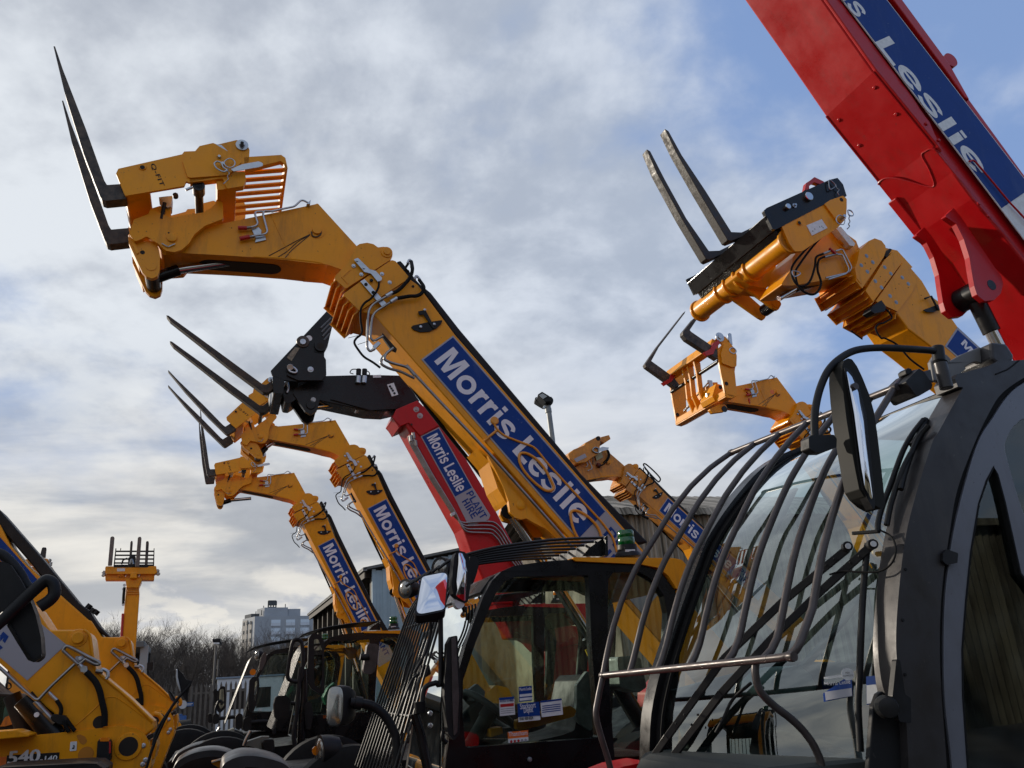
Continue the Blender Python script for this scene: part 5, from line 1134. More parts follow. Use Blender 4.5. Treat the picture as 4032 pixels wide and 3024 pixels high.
far_mirror(m, N_(845,630, 870,500, 905,445, 930,455, 925,540, 880,640), -1.05, 0.06, None, BARG)
far_mirror(m, N_(735,950, 750,740, 790,700, 850,710, 855,800, 820,1010, 780,1090, 740,1050), -1.2, 0.07, N_(795,950, 810,760, 832,740, 830,850, 812,960))
far_mirror(m, N_(600,1250, 605,1120, 640,1080, 680,1100, 680,1230, 640,1260), -1.1, 0.15); far_mirror(m, N_(685,1270, 690,1140, 740,1120, 780,1150, 770,1250, 720,1280), -1.1, 0.15)
far_mirror(m, N_(410,1060, 420,850, 450,805, 495,800, 505,900, 500,1030, 440,1090), -0.2, 0.06, N_(430,1000, 440,840, 480,825, 485,1000, 450,1050)); far_mirror(m, N_(370,850, 395,825, 420,850, 410,1060, 385,1040), -0.1, 0.05)
far_mirror(m, N_(365,1190, 370,1100, 410,1085, 435,1110, 430,1190, 390,1205), -0.2, 0.15); far_mirror(m, N_(315,1180, 322,1090, 355,1085, 365,1180, 340,1190), -0.1, 0.15)
m.tube('lamp_arm', m.Ps(N_(430,1140, 500,1135, 590,1125, 620,1140), -0.3), 0.03, BLK); m.tube('lamp_arm', m.Ps(N_(770,1180, 880,1170, 960,1180, 1000,1230, 1010,1300), -1.1), 0.03, BLK)
m.tube('mirror_stalk', m.Ps(N_(395,1090, 400,1030, 430,960, 455,960, 460,1000), -0.2), 0.02, BLK)
lamp(m, N_(825,478)[0], -0.9, 0.08, (-0.8, -0.5, 0), 0.12)
m.boss('marker_lamp', N_(785,655)[0], -0.95, [(0.05, 0), (0.05, 0.04)], AMBER, n=10)
m.ext('step_panel', N_(395,1320, 430,1300, 590,1240, 600,1260, 530,1285, 525,1310, 400,1345), -1.1, -0.9, mat('pale_step', (0.25, 0.25, 0.20), 0.5), bevel=0.01)
m.ext('step_box', N_(400,1340, 530,1315, 540,1400, 410,1370), -1.1, -0.8, YEL, bevel=0.01); m.ext('side_box', N_(530,1290, 600,1260, 690,1290, 680,1400, 540,1400), -1.2, -0.9, BLK, bevel=0.02)
m.tube('grab_rail', m.Ps(N_(395,1320, 420,1270, 440,1235), -1.15), 0.022, STEEL)
# machines' near front lamps below the big cab
m = M5
mr = far_mirror(m, N_(1940,640, 1985,370, 2010,355, 2080,360, 2110,380, 2070,640, 2020,680, 1960,670), -1.05, 0.1, None, BARG)
m.tube('mirror_stalk', m.Ps(N_(1910,495, 1960,500, 2000,490), -1.05), 0.03, BLK)
lamp(m, N_(1482,1482)[0], -1.0, 0.125, (-0.97, -0.22, 0), 0.2, BLK, 'headlamp')
m.boss('marker_lamp', N_(1450,1475)[0], -0.9, [(0.04, 0), (0.04, 0.03)], AMBER, n=10)
m.ext('fender_edge', N_(1570,1385, 1660,1340, 1680,1345, 1660,1395, 1580,1410), -0.9, -0.7, REDP, bevel=0.01)

# chassis and wheels under the booms of the right-hand row
e4 = Vector(M4.p(C_(2470,2720)[0], 0))
for mc, TT in ((M3, T3), (M10, T10)):
    q = TT @ Vector((e4.x, 0, e4.y)); copy_parts(M4, ('base',), mc.root, Matrix.Translation((q.x - e4.x, 0, 0)))
copy_parts(M4, ('base',), M2.root, Matrix.Translation((M2.p(S_(2050,700)[0], 0)[0] + 1.4 - e4.x, 0, 0)))
b2 = [Vector(M2.p(q, 0)) for q in (S_(2050,700)[0], S_(1500,760)[0])]; d2 = (b2[0] - Vector(M2.p(S_(1560,270)[0], 0))).normalized()
M2.uv('boom', [tuple(b2[1]), tuple(b2[0]), tuple(b2[0] + d2 * 2.2), tuple(b2[1] + d2 * 2.2)], 0.01, 0.49, YEL, bevel=0.01)
# ================================================================== the near red telehandler at the right: grey cab, bar guard, red boom
M1 = Machine(-20.5, 3.05, 'nearest red telehandler with a grey cab behind a curved bar guard')
m = M1; m.grp = 'boom'
e0, e1 = Vector(m.p(H_(2010,1535)[0])), Vector(m.p(H_(2252,1409)[0])); tip = Vector(m.p(H_(845,0)[0]))
ax1 = (tip - e0).normalized(); up1 = Vector((ax1.y, -ax1.x))
if up1.y < 0: up1 = -up1
hl = abs((e1 - e0).dot(up1))
side = H_(-1000,-2436, 745,-10, 1120,520, 1560,1060, 1840,1440, 2060,1700, 2600,2400, 3300,2400, 2800,2050, 2212,1262, 1640,478, 1282,-10, -300,-2330)
sp_ = [Vector(p) for p in m.ps(side)]; dn = (sp_[6] - sp_[5]).normalized()
sp_[6] = sp_[6] + dn * 2.0; sp_[7] = sp_[6] + Vector((-dn.y, dn.x)) * 0.5; sp_[8] = sp_[6] - dn * 0.5 + Vector((-dn.y, dn.x)) * 0.5
m.uv('boom', [tuple(p) for p in sp_], 0.0, 0.45, REDP, bevel=0.012)
m.ext('boom_flange', H_(600,-230, 745,-10, 1120,520, 1560,1060, 1600,1115, 1500,885, 1470,850, 1380,710, 870,30, 700,-200), -0.022, 0.0, REDP, at=0.0, bevel=0.006)
m.ext('boom_flange', H_(1225,0, 1100,-170, 1200,-200, 1282,-10, 1640,478, 1790,745, 1760,730, 1600,505), -0.03, 0.0, REDP, at=0.0, bevel=0.006)
lab1 = m.uv('label', [tuple(q) for q in (e0 + ax1 * 2.2, e0 + ax1 * 2.2 + up1 * hl, e0 + up1 * hl - ax1 * 0.9, e0 - ax1 * 0.9)], -0.034, -0.028, PALE, bevel=0)
m.uv('label_panel', [tuple(q) for q in (e0 + ax1 * 2.19 + up1 * 0.008, e0 + ax1 * 2.19 + up1 * (hl - 0.008), e0 + up1 * (hl - 0.008), e0 + up1 * 0.008)], -0.036, -0.03, BLUE, bevel=0, parent=lab1)
b0, b1 = Vector(m.p(H_(1125,303)[0], -0.036)), Vector(m.p(H_(1862,1262)[0], -0.036))
m.gtext('Leslie', b0 - (b1 - b0).normalized() * 0.02, b1 + (b1 - b0).normalized() * 0.02, 0.165, -0.036, PALE, parent=lab1)
dd = (b1 - b0).normalized()
sb0 = Vector(m.p(H_(912,22)[0], -0.036)); m.gtext('s', sb0, sb0 + dd * 0.13, 0.165, -0.036, PALE, parent=lab1)
m.gtext('Morri', sb0 - dd * 0.60, sb0, 0.165, -0.036, PALE, parent=lab1)
m.tube('cable', m.Ps(H_(1815,1170, 1850,1168, 1900,1222, 2000,1340, 2100,1460, 2212,1580, 2500,1900), -0.05), 0.006, REDP)
m.boss('lifting_eye', H_(1640,470)[0], 0.1, [(0.055, 0), (0.055, 0.05)], REDP)
# reinforcing plate on the underside, its edge in a wave
def fold_pt(t):
    a, b = Vector(m.p(H_(1120,520)[0])), Vector(m.p(H_(1560,1060)[0])); return a + (b - a) * t
fa, fb = fold_pt(0), fold_pt(1); fd = (fb - fa).normalized(); fn = Vector((fd.y, -fd.x))
if fn.y > 0: fn = -fn
def under(s, w, d): q = fa + fd * s + fn * d; return Vector((q.x, w, q.y))
Lf = (fb - fa).length
wave = [(Lf + 0.02, 0.0), (Lf * 1.0, 0.02), (Lf * 0.99, 0.05), (Lf * 1.0, 0.09), (Lf + 0.10, 0.11), (Lf + 0.20, 0.15), (Lf + 0.17, 0.20), (Lf + 0.08, 0.27), (Lf + 0.02, 0.32), (Lf * 0.96, 0.38), (Lf * 0.95, 0.43), (Lf * 0.97, 0.45)]
wv = [(a.x, a.y) for a in catmull([Vector((s, w, 0)) for s, w in wave], 4)]
mb = MB().prism(wv + [(Lf + 1.6, 0.45), (Lf + 1.6, 0.0)], 0.0, 0.016, lambda s, w, d: under(s, w, d)); m.part(mb, 'underside_plate', REDP, None, None, 0.005)
mb = MB().prism([(Lf + 0.12, 0.40), (Lf + 0.12, 0.47), (Lf + 1.5, 0.47), (Lf + 1.5, 0.40)], 0.0, 0.035, lambda s, w, d: under(s, w, d)); m.part(mb, 'underside_rail', REDP, None, None, 0.006)
# two curved lugs holding the lift cylinder
lug = I_(1385,400, 1475,315, 1560,420, 1800,780, 1900,930, 1975,1030, 1995,1110, 1970,1210, 1900,1280, 1800,1290, 1720,1225, 1690,1130, 1660,960, 1640,830, 1580,640, 1500,480)
m.ext('cylinder_lug', lug, 0.10, 0.135, REDP, fil=0.01, bevel=0.004)
m.ext('cylinder_lug', lug, 0.335, 0.37, REDP, at=0.10, fil=0.01, bevel=0.004)
m.boss('pivot_pin', I_(1872,1122)[0], 0.10, [(0.034, 0), (0.034, 0.002)], BLKP)
pe1 = m.P(I_(1872,1122)[0], 0.10)
m.cyl('lift_cylinder_eye', Vector((pe1.x, 0.14, pe1.z)), Vector((pe1.x, 0.33, pe1.z)), 0.075, BLKP, n=32)
q1 = m.P(I_(1790,1440)[0], 0.235); q2 = m.P(S_(1760,60)[0], 0.235)
cdir = (q2 - Vector((pe1.x, 0.235, pe1.z))).normalized()
pc1 = Vector((pe1.x, 0.235, pe1.z))
m.cyl('lift_cylinder_gland', pc1, pc1 + cdir * 0.26, 0.052, BLKP, n=28); m.cyl('lift_cylinder_rod', pc1 + cdir * 0.2, pc1 + cdir * 1.5, 0.040, CHROME, n=28)

# welds, fixings and a warning label on the red boom
for w_ in (0.004, 0.446): m.tube('weld_seam', [under(0.0, w_, 0.001), under(Lf, w_, 0.001)], 0.006, REDP, mode='line', n=6)
m.tube('weld_seam', [under(wv[i][0], wv[i][1], 0.016) for i in range(len(wv))], 0.006, REDP, mode='line', n=6)
for s_ in (0.08, 0.30):
    for w_ in (0.06, 0.39): m.part(MB().lathe(under(s_, w_, 0.0), (fn.x, 0, fn.y), [(0.013, 0), (0.013, 0.004), (0.008, 0.009)], 8), 'bolt', REDP)
for q in H_(1500,900, 1590,1020, 1880,1480, 1950,1570): m.boss('bolt', q, -0.022, [(0.012, 0), (0.012, 0.006), (0.007, 0.010)], REDP, n=8)
# ---- cab
m.grp = 'cab'
NW, FW = -0.95, 0.02
def smooth(px, n=5): return [(q.x, q.y) for q in catmull([Vector((a, b, 0)) for a, b in px], n)]
pil = S_(2900,330, 2500,380, 2212,430, 2050,440, 1880,430, 1700,520, 1500,570, 1240,640, 1210,700, 1250,820, 1330,832, 1150,1150, 960,1500) + T_(307,0, 215,300, 170,500, 140,750, 125,1000, 140,1200, 180,1450, 190,1659, 200,2000, 396,2000, 386,1659, 356,1250, 350,950, 365,700, 400,450, 440,230, 525,0) + S_(1690,1230, 1880,930, 2212,690, 2500,560, 2900,500)
pil = S_(2900,330, 2500,380, 2212,430, 2050,440, 1880,430, 1700,520, 1500,570, 1240,640, 1210,700, 1250,820, 1330,832) + smooth(S_(1330,832, 1150,1150, 960,1500) + T_(307,0, 215,300, 170,500, 140,750, 125,1000, 140,1200, 180,1450, 200,2000)) + smooth(T_(396,2000, 386,1659, 356,1250, 350,950, 365,700, 400,450, 440,230, 525,0) + S_(1690,1230, 1880,930, 2212,690, 2500,560, 2900,500))
m.ext('cab_pillar', pil, NW, NW + 0.10, GRYP, bevel=0.018, smooth=35)
m.ext('door_seal', S_(2900,480, 2500,540, 2212,670, 1870,910, 1670,1215) + T_(515,0, 430,230, 390,450, 355,700, 340,950, 346,1250, 376,1659, 386,2000, 450,2000, 440,1659, 402,1300, 398,900, 422,600, 470,330, 560,0) + S_(1820,1240, 2010,960, 2212,775, 2500,640, 2900,560), NW + 0.02, NW + 0.08, RUB, at=NW + 0.0, bevel=0.004)
dframe = smooth(S_(2900,560, 2500,640, 2212,770, 2005,952, 1805,1250) + T_(553,0, 460,330, 411,600, 387,900, 391,1300, 430,1659, 440,2000)) + T_(1500,2000, 1500,-250)
low = smooth(T_(642,116, 606,190, 568,300, 527,550, 502,800, 483,1050, 488,1300, 512,1659, 525,1960)) + T_( 1400,1960, 1400,1500, 781,655, 700,290, 662,148)
upw = smooth(T_(781,-130, 742,-95, 715,-50, 699,0, 712,80, 781,310, 850,470)) + T_( 1400,1100, 1400,-200, 1000,-200)
m.ext('door_frame', dframe, NW + 0.012, NW + 0.06, DOORG, at=NW, bevel=0.012, holes=[low, upw])
m.ext('door_glass', low, NW + 0.030, NW + 0.036, GLASSD, at=NW, bevel=0); m.ext('door_glass', upw, NW + 0.030, NW + 0.036, GLASSD, at=NW, bevel=0)
m.ext('glass_seal', T_(642,116, 606,190, 568,300, 527,550, 502,800, 483,1050, 488,1300, 512,1659, 525,1960, 518,1960, 505,1659, 480,1300, 475,1050, 494,800, 519,550, 560,300, 600,180, 640,105), NW + 0.01, NW + 0.05, RUB, at=NW, bevel=0)
m.ext('glass_seal', T_(642,116, 662,148, 700,290, 781,655, 1400,1500, 1400,1512, 775,662, 694,295, 656,152), NW + 0.01, NW + 0.05, RUB, at=NW, bevel=0)
# far pillar, windscreen stretched between the two curves, header and roof
farA = J_(1095,620, 960,672, 870,742, 775,845, 680,970, 605,1095, 535,1285, 460,1490) + K_(350,950, 335,1100, 330,1308, 330,1700)
farB = m.ps(farA, FW)
nearA = S_(1330,832, 1150,1150, 960,1500) + T_(307,0, 215,300, 170,500, 140,750, 125,1000, 140,1200, 180,1450, 190,1659, 200,2000)
nearB = m.ps(nearA, NW + 0.05)
def resample(pts, n):
    P = [Vector(p) for p in pts]; L = [0]
    for i in range(1, len(P)): L.append(L[-1] + (P[i] - P[i - 1]).length)
    out = []
    for k in range(n):
        t = L[-1] * k / (n - 1); i = 1
        while i < len(P) - 1 and L[i] < t: i += 1
        f = (t - L[i - 1]) / max(1e-9, L[i] - L[i - 1]); out.append(P[i - 1].lerp(P[i], min(1, max(0, f))))
    return out
NB = 40
fr = [Vector((q.x, q.z)) for q in catmull([Vector((a, 0, b)) for a, b in resample(farB, 14)], 8)]; nr = [Vector((q.x, q.z)) for q in catmull([Vector((a, 0, b)) for a, b in resample(nearB, 14)], 8)]
fr, nr = resample(fr, NB), resample(nr, NB)
rows = []
for a, b in zip(nr, fr):
    r_ = []
    for k in range(13):
        t = k / 12; q = a.lerp(b, t); bulge = 0.035 * math.sin(math.pi * t)
        r_.append(Vector((q.x - bulge, NW + 0.05 + (FW - NW - 0.03) * t, q.y)))
    rows.append(r_)
GLW = glass_mat('windscreen_glass', (0.36, 0.50, 0.45), 4.6, ior=1.5, dirt=0.06)
m.part(MB().grid(rows), 'windscreen', GLW, None, 60)
def strip(name, curve, w0_, w1_, thick, material, off=0.0):
    c = [Vector(p) for p in curve]; mb = MB(); rows = []
    for i, p in enumerate(c):
        t = (c[min(i + 1, len(c) - 1)] - c[max(i - 1, 0)]).normalized(); n = Vector((-t.y, t.x))
        if n.x > 0: n = -n
        a, b = p + n * (thick / 2 + off), p - n * (thick / 2 - off)
        rows.append([Vector((a.x, w0_, a.y)), Vector((a.x, w1_, a.y)), Vector((b.x, w1_, b.y)), Vector((b.x, w0_, b.y)), Vector((a.x, w0_, a.y))])
    return m.part(mb.grid(rows), name, material, None, 50)
strip('cab_pillar', fr, FW - 0.05, FW + 0.03, 0.06, BLKP)
strip('screen_border', fr, FW - 0.085, FW - 0.05, 0.012, RUB, -0.004)
strip('screen_border', nr, NW + 0.05, NW + 0.085, 0.012, BLK, -0.004)
hA, hB = Vector((nr[0].x, NW + 0.05, nr[0].y)), Vector((fr[0].x, FW, fr[0].y))
m.part(MB().obox(hA, hB, 0.035, 0.03), 'roof_header', BLKP, None, None, 0.006)
m.part(MB().obox(hA + Vector((-0.005, 0, -0.022)), hB + Vector((-0.005, 0, -0.022)), 0.012, 0.010), 'header_highlight', mat('amber_highlight', (0.35, 0.16, 0.03), 0.35), None, None, 0.002)  # amber strip paints the yellow reflection along the header edge
# roof pane and roof shell behind the header
m.part(MB().grid([[hA, hB], [hA + Vector((0.35, 0, 0.10)), hB + Vector((0.35, 0, 0.06))]]), 'roof_glass', GLASSD)
m.part(MB().box((hA.x + 0.35, NW + 0.1, hA.z + 0.06), (hA.x + 1.4, FW, hA.z + 0.14)), 'roof', GRYP, None, None, 0.03)
m.ext('roof_bracket', S_(1105,345, 1160,255, 1250,214, 1340,246, 1405,308, 1385,335, 1560,235, 1830,128, 1850,370, 1780,345, 1700,370, 1610,425, 1625,450, 1500,560, 1240,640, 1150,620), NW + 0.08, NW + 0.10, mat('olive_grey_bracket', (0.13, 0.125, 0.12), 0.5, var=0.1), at=NW, bevel=0.004)
m.ext('roof_bracket', S_(1830,128, 2040,150, 2080,180, 2175,330, 2140,420, 1930,470, 1880,400, 1850,370), NW + 0.03, NW + 0.30, GRYP, at=NW, bevel=0.012)
m.ext('work_lamp', S_(490,745, 690,555, 760,600, 885,790, 870,850, 690,955, 650,950), NW - 0.05, NW + 0.06, BLK, at=NW - 0.05, fil=0.008, bevel=0.008)
m.ext('lamp_bracket', S_(495,580, 530,545, 580,560, 600,600, 560,650, 510,640), NW - 0.02, NW + 0.02, BLK, bevel=0.003)
m.ext('lamp_bracket', S_(750,600, 860,565, 900,760, 830,720), NW + 0.06, NW + 0.08, GRYP, bevel=0.003)
# mirror post, arm and the big mirror seen almost from its edge
mw_ = NW - 0.06
m.cyl('mirror_post', m.P(S_(1090,850)[0], mw_), m.P(S_(990,470)[0], mw_), 0.0235, GRYP, n=28, bevel=0.003)
m.cyl('mirror_post', m.P(S_(985,470)[0], mw_), m.P(S_(955,235)[0], mw_), 0.022, BLK, n=28, bevel=0.006)
m.cyl('post_ring', m.P(S_(993,480)[0], mw_), m.P(S_(989,462)[0], mw_), 0.0255, RUB, n=24)
m.tube('mirror_arm', m.Ps(S_(960,325)+ J_(1745,103, 1640,95, 1520,89, 1420,92, 1345,108, 1275,150, 1225,205, 1190,280, 1168,360, 1158,440, 1158,540), mw_), 0.0128, BLK, n=14)
m.ext('mirror_clamp', J_(1128,540, 1140,528, 1255,525, 1270,545, 1268,590, 1225,600, 1210,612, 1165,612, 1130,595), mw_ - 0.02, mw_ + 0.02, BLK, fil=0.008, bevel=0.006)
mm = m.ext('mirror', smooth(J_(1252,230, 1256,190, 1275,166, 1300,170)) and J_(1250,260, 1252,200, 1262,175, 1280,165, 1300,170, 1325,205, 1352,262, 1385,345, 1408,430, 1424,540, 1440,680, 1452,800, 1461,885, 1454,908, 1440,910, 1395,885, 1355,850, 1332,815, 1315,730, 1295,620, 1272,480, 1258,360), mw_ - 0.045, mw_ + 0.02, mat('olive_mirror_back', (0.016, 0.0155, 0.013), 0.6, bump=0.05, bscale=500, spec=0.15), at=mw_, bevel=0.012, fil=0.01)
# reflecting side of the mirror, facing back and towards the camera
g = J_(1303,178, 1345,215, 1385,300, 1415,420, 1435,600, 1452,780, 1460,890, 1452,905, 1398,800, 1378,700, 1345,420)
m.ext('mirror_rim', g, mw_ - 0.052, mw_ - 0.02, BLK, at=mw_ - 0.05, bevel=0.004, parent=mm, fil=0.01)
gi = J_(1313,200, 1345,235, 1378,310, 1404,420, 1422,600, 1438,760, 1446,870, 1402,790, 1385,690, 1352,420)
pts = m.ps(gi, mw_ - 0.055); cx = sum(a for a, b in pts) / len(pts); cz = sum(b for a, b in pts) / len(pts)
rows = []
for k in range(6):
    s = 1 - k / 5 * 0.999; rr = [Vector((cx + (a - cx) * s, mw_ - 0.058 + (a - cx) * s * 0.12 - 0.008 * (1 - s * s), cz + (b - cz) * s)) for a, b in fillet(pts, 0.01)]; rows.append(rr + [rr[0]])
m.part(MB().grid(rows), 'mirror_glass', MIRR, mm, 60)
m.boss('bolt', J_(1345,290)[0], mw_ - 0.055, [(0.012, 0), (0.012, 0.02)], BARG, mm, 14)
# bar guard in front of the windscreen
nbar = m.ps(J_(1040,1640, 1085,1600, 1118,1540, 1135,1470, 1150,1380, 1172,1250, 1200,1100, 1242,950, 1290,800, 1350,650, 1430,500, 1500,385, 1560,290), -0.95)
fbar = m.ps(J_(95,1735, 105,1680, 125,1580, 150,1480, 195,1340, 265,1185, 345,1060, 440,905, 540,780, 640,685, 740,615), 0.10)
nbs, fbs = resample(nbar, 26), resample(fbar, 26)
def bar_curve(t, full=True):
    return [Vector((a.x + (b.x - a.x) * t, -0.95 + 1.05 * t, a.y + (b.y - a.y) * t)) for a, b in zip(nbs, fbs)]
BR = 0.0125
for xk in (95, 215, 345, 495, 675, 862):
    # the share along the bottom rail, as seen, turned into a share in depth (the far end is farther away)
    s_ = (1010 - xk) / 915.0; zn, zf = 2.1, 3.15; t = s_ * zn / (zf - s_ * (zf - zn))
    c = bar_curve(t)
    m.tube('guard_bar', c, BR, BARG, n=12, mode='line')
nc = bar_curve(0.0); fc0 = bar_curve(1.0)[0]
m.tube('guard_bar', bend([nc[0] + (fc0 - nc[0]) * 0.10, nc[0] + (fc0 - nc[0]) * -0.015, nc[4]], 0.10, 8) + nc[5:], BR, BARG, n=12, mode='line')
nb0, fb0 = bar_curve(0.0)[0], bar_curve(1.0)[0]; ntp, ftp = bar_curve(0.0)[-1], bar_curve(1.0)[-1]
m.tube('guard_rail', [nb0 + (fb0 - nb0) * 0.09, fb0 + (fb0 - nb0) * 0.01], BR * 1.05, BARG, n=12, mode='line')
m.tube('guard_rail', [ntp + Vector((0.0, -0.0, 0)), ntp.lerp(ftp, 0.03) , ftp], BR * 1.05, BARG, n=12, mode='line')
m.tube('guard_rail', [ntp, m.P(S_(470,690)[0], -0.93)], BR, BARG, n=12, mode='line')
m.tube('guard_leg', m.Ps(K_(862,770, 862,840, 885,920, 950,990, 1040,1060, 1110,1130, 1165,1215, 1195,1320, 1200,1600), -0.78), BR, BARG, n=12)
m.tube('guard_leg', m.Ps(K_(92,855, 70,960, 60,1045, 85,1150, 130,1300, 170,1500), 0.10), BR, BARG, n=12)
m.cyl('roof_stay', m.P(S_(700,600)[0], -0.9), m.P(S_(430,660)[0], -0.93), 0.010, BLK)
# wiper linkage lying on the screen
def U_of(z, t):
    best = min(range(NB), key=lambda i: abs(nr[i].y + (fr[i].y - nr[i].y) * t - z)); return nr[best].x + (fr[best].x - nr[best].x) * t
def scr(px, off=0.05):
    u = 1.95; q = None
    for _ in range(12):
        q = m.at_u(px, u); w = q.y - 0; t = max(0, min(1, (w - NW) / (FW - NW))); u = U_of(q.z, t) - off - 0.035 * math.sin(math.pi * t)
    return q
for a, nme in ((K_(1325,205, 1000,470, 700,760, 420,1150, 290,1340), 'wiper_arm'), (K_(1450,185, 1200,410, 960,640, 690,930, 440,1260, 400,1340), 'wiper_arm')):
    pts = [scr(q, 0.06) for q in a]
    mb = MB()
    for i in range(len(pts) - 1): mb.obox(pts[i], pts[i + 1], 0.016, 0.026)
    m.part(mb, nme, BLK, None, None, 0.002)
for q in K_(1325,193, 1452,182):
    p = scr(q, 0.085); m.part(MB().lathe(p, (-0.4, -0.9, 0), [(0.017, -0.02), (0.017, 0.004), (0.008, 0.006)], 20), 'wiper_pivot', BLK, None, 40); m.part(MB().lathe(p + Vector((-0.0025, -0.005, 0)), (-0.4, -0.9, 0), [(0.010, 0), (0.010, 0.003)], 16), 'pivot_cap', PALE, None, 40)
m.part(MB().obox(scr(K_(1350,128)[0], 0.07), scr(K_(1485,118)[0], 0.07), 0.02, 0.012), 'wiper_bracket', BLK, None, None, 0.003)
m.tube('wiper_cable', [scr(q, 0.07) for q in K_(1490,112, 1545,145, 1568,210, 1545,280, 1480,320, 1380,322, 1300,318, 1235,335)], 0.0035, RUB, n=8)
m.tube('wiper_blade', [scr(q, 0.045) for q in K_(1425,180, 1405,400, 1393,620, 1385,850, 1378,1000, 1390,1225)], 0.011, BLK, n=8)
m.tube('wiper_blade', [scr(q, 0.03) for q in K_(840,880, 750,960, 700,1060, 662,1130)], 0.006, BLK, n=8)
for q in K_(1258,258, 1218,290, 1383,243, 1338,276, 505,1040, 463,1085, 572,1040, 540,1090): m.part(MB().lathe(scr(q, 0.075), (-0.4, -0.9, 0), [(0.005, 0), (0.004, 0.006)], 8), 'bolt', BLK)
for a in (J_(1705,450, 1650,520, 1605,600, 1570,690, 1535,790, 1500,880, 1478,960, 1475,1010), J_(1730,480, 1680,540, 1640,630, 1610,720, 1590,800), J_(1640,620, 1600,700, 1545,860, 1520,980)):
    m.tube('washer_hose', [scr(q, 0.05) for q in a], 0.010, BLK, n=8)
m.tube('wiper_blade', [scr(q, 0.03) for q in J_(1715,450, 1690,520, 1650,580)], 0.013, BLK, n=8)
# hinge knob and lower panel at the foot of the pillar
kp = m.P(K_(1545,1000)[0], NW - 0.02)
m.part(MB().lathe(kp + Vector((0, 0.03, 0)), (-0.5, -0.85, 0.0), [(0.03, 0), (0.034, 0.02), (0.034, 0.04), (0.028, 0.06), (0.012, 0.065)], 28), 'hinge_knob', BLK, None, 45)
m.ext('knob_plate', T_(115,1100, 135,1105, 160,1280, 190,1300, 190,1430, 130,1420, 95,1290), NW - 0.03, NW - 0.01, BLK, at=NW - 0.02, fil=0.008, bevel=0.005)
m.ext('lower_panel', K_(1478,935, 1500,920, 1540,950, 1600,1080, 1620,1500, 1420,1500, 1440,1200, 1455,1000), NW + 0.03, NW + 0.05, BLK, at=NW + 0.03, bevel=0.004)
# stickers on the windscreen
def disc(px, r, material, off=0.012, name='sticker'):
    p = scr(px, off); return m.part(MB().lathe(p, (-0.55, -0.83, 0.05), [(r, 0), (r, 0.002)], 28), name, material), p
dsk, pd = disc(K_(1325,836)[0], 0.0195, PALE)
def flat_text(body, p, xdir, width, h, material, parent):
    me = text_mesh(body, 0.0, 0.0); xs = [v.co.x for v in me.vertices]; x0, x1 = min(xs), max(xs); k = width / (x1 - x0); xdir = Vector(xdir).normalized(); yd = Vector((0, 0, 1))
    for v in me.vertices: v.co = p + xdir * ((v.co.x - x0) * k - width / 2) + yd * (v.co.y * h / 0.72)
    return m.rec(link('lettering', me, material, parent))
nf = Vector((-0.55, -0.83, 0.05)).normalized(); xd = Vector((0.83, -0.55, 0))
flat_text('PDI', pd + nf * 0.004 + Vector((0, 0, 0.002)), xd, 0.012, 0.005, BLK, dsk); flat_text('COMPLETE', pd + nf * 0.004 - Vector((0, 0, 0.007)), xd, 0.030, 0.005, BLK, dsk)
def scr_quad(q, material, off, parent=None, name='sticker'):
    P4 = [scr(a, off) for a in q]; mb = MB(); mb.v = P4; mb.f = [(0, 1, 2, 3)]; return m.part(mb, name, material, parent), P4
sA, PA = scr_quad(K_(1195,862, 1345,845, 1350,945, 1205,975), BLUE, -0.02); scr_quad(K_(1210,925, 1345,905, 1348,945, 1215,968), SILV, -0.018, sA)
xa = (PA[1] - PA[0]); flat_text('Morris Leslie', (PA[0] + PA[1]) / 2 + Vector((-0.004, -0.004, -0.022)), xa, xa.length * 0.85, 0.013, WHITE, sA)
sB, PB = scr_quad(K_(1418,848, 1512,838, 1515,975, 1420,990), BLUE, -0.02); scr_quad(K_(1420,892, 1513,882, 1515,972, 1421,985), PALE, -0.018, sB)
xb = (PB[1] - PB[0]); flat_text('STOCKPORT', (PB[0] + PB[1]) / 2 + Vector((-0.006, -0.006, -0.055)), xb, xb.length * 0.85, 0.012, BLUE, sB)
sC = scr_quad(K_(1205,850, 1345,832, 1346,846, 1206,863), PALE, -0.018)[0]
# inside the cab
sw = m.P(K_(1180,1250)[0], -0.45)
m.part(MB().tube([sw + Vector((0.16 * math.cos(t) * 0.9, 0.19 * math.sin(t), -0.19 * math.cos(t) * 0.45)) for t in [2 * math.pi * k / 32 for k in range(32)]], 0.014, 10, closed=True), 'steering_wheel', BLK, None, 60)
m.ext('seat_back', K_(1880,420, 1960,385, 2040,400, 2090,470, 2080,560, 2000,560, 2010,700, 1980,900, 2212,1200, 2212,1400, 1850,1400, 1880,900, 1900,560), -0.62, -0.45, BLK, fil=0.03, bevel=0.03)
m.ext('wheel_knob', K_(2080,530, 2110,505, 2140,530, 2140,575, 2110,590, 2085,570), -0.72, -0.68, CHROME, fil=0.02, bevel=0.01)
m.ext('wrapped_box', K_(1930,640, 2060,625, 2075,690, 2040,740, 1935,735), -0.75, -0.66, PLAST, fil=0.01, bevel=0.01)
m.ext('control_panel', K_(2065,710, 2260,690, 2280,760, 2075,790), -0.74, -0.66, mat('grey_controls', (0.16, 0.18, 0.17), 0.5), fil=0.01, bevel=0.008)
m.ext('dashboard', K_(560,1260, 900,1230, 1250,1200, 1420,1150, 1440,1400, 500,1400), -0.8, 0.0, mat('grey_green_dash', (0.03, 0.035, 0.033), 0.6, var=0.2), at=-0.4, bevel=0.03)
m.ext('seat_cover', K_(930,880, 1000,810, 1080,790, 1140,840, 1180,920, 1050,960, 940,940), -0.3, -0.1, mat('pale_blue_cover', (0.30, 0.38, 0.40), 0.6), fil=0.03, bevel=0.02)
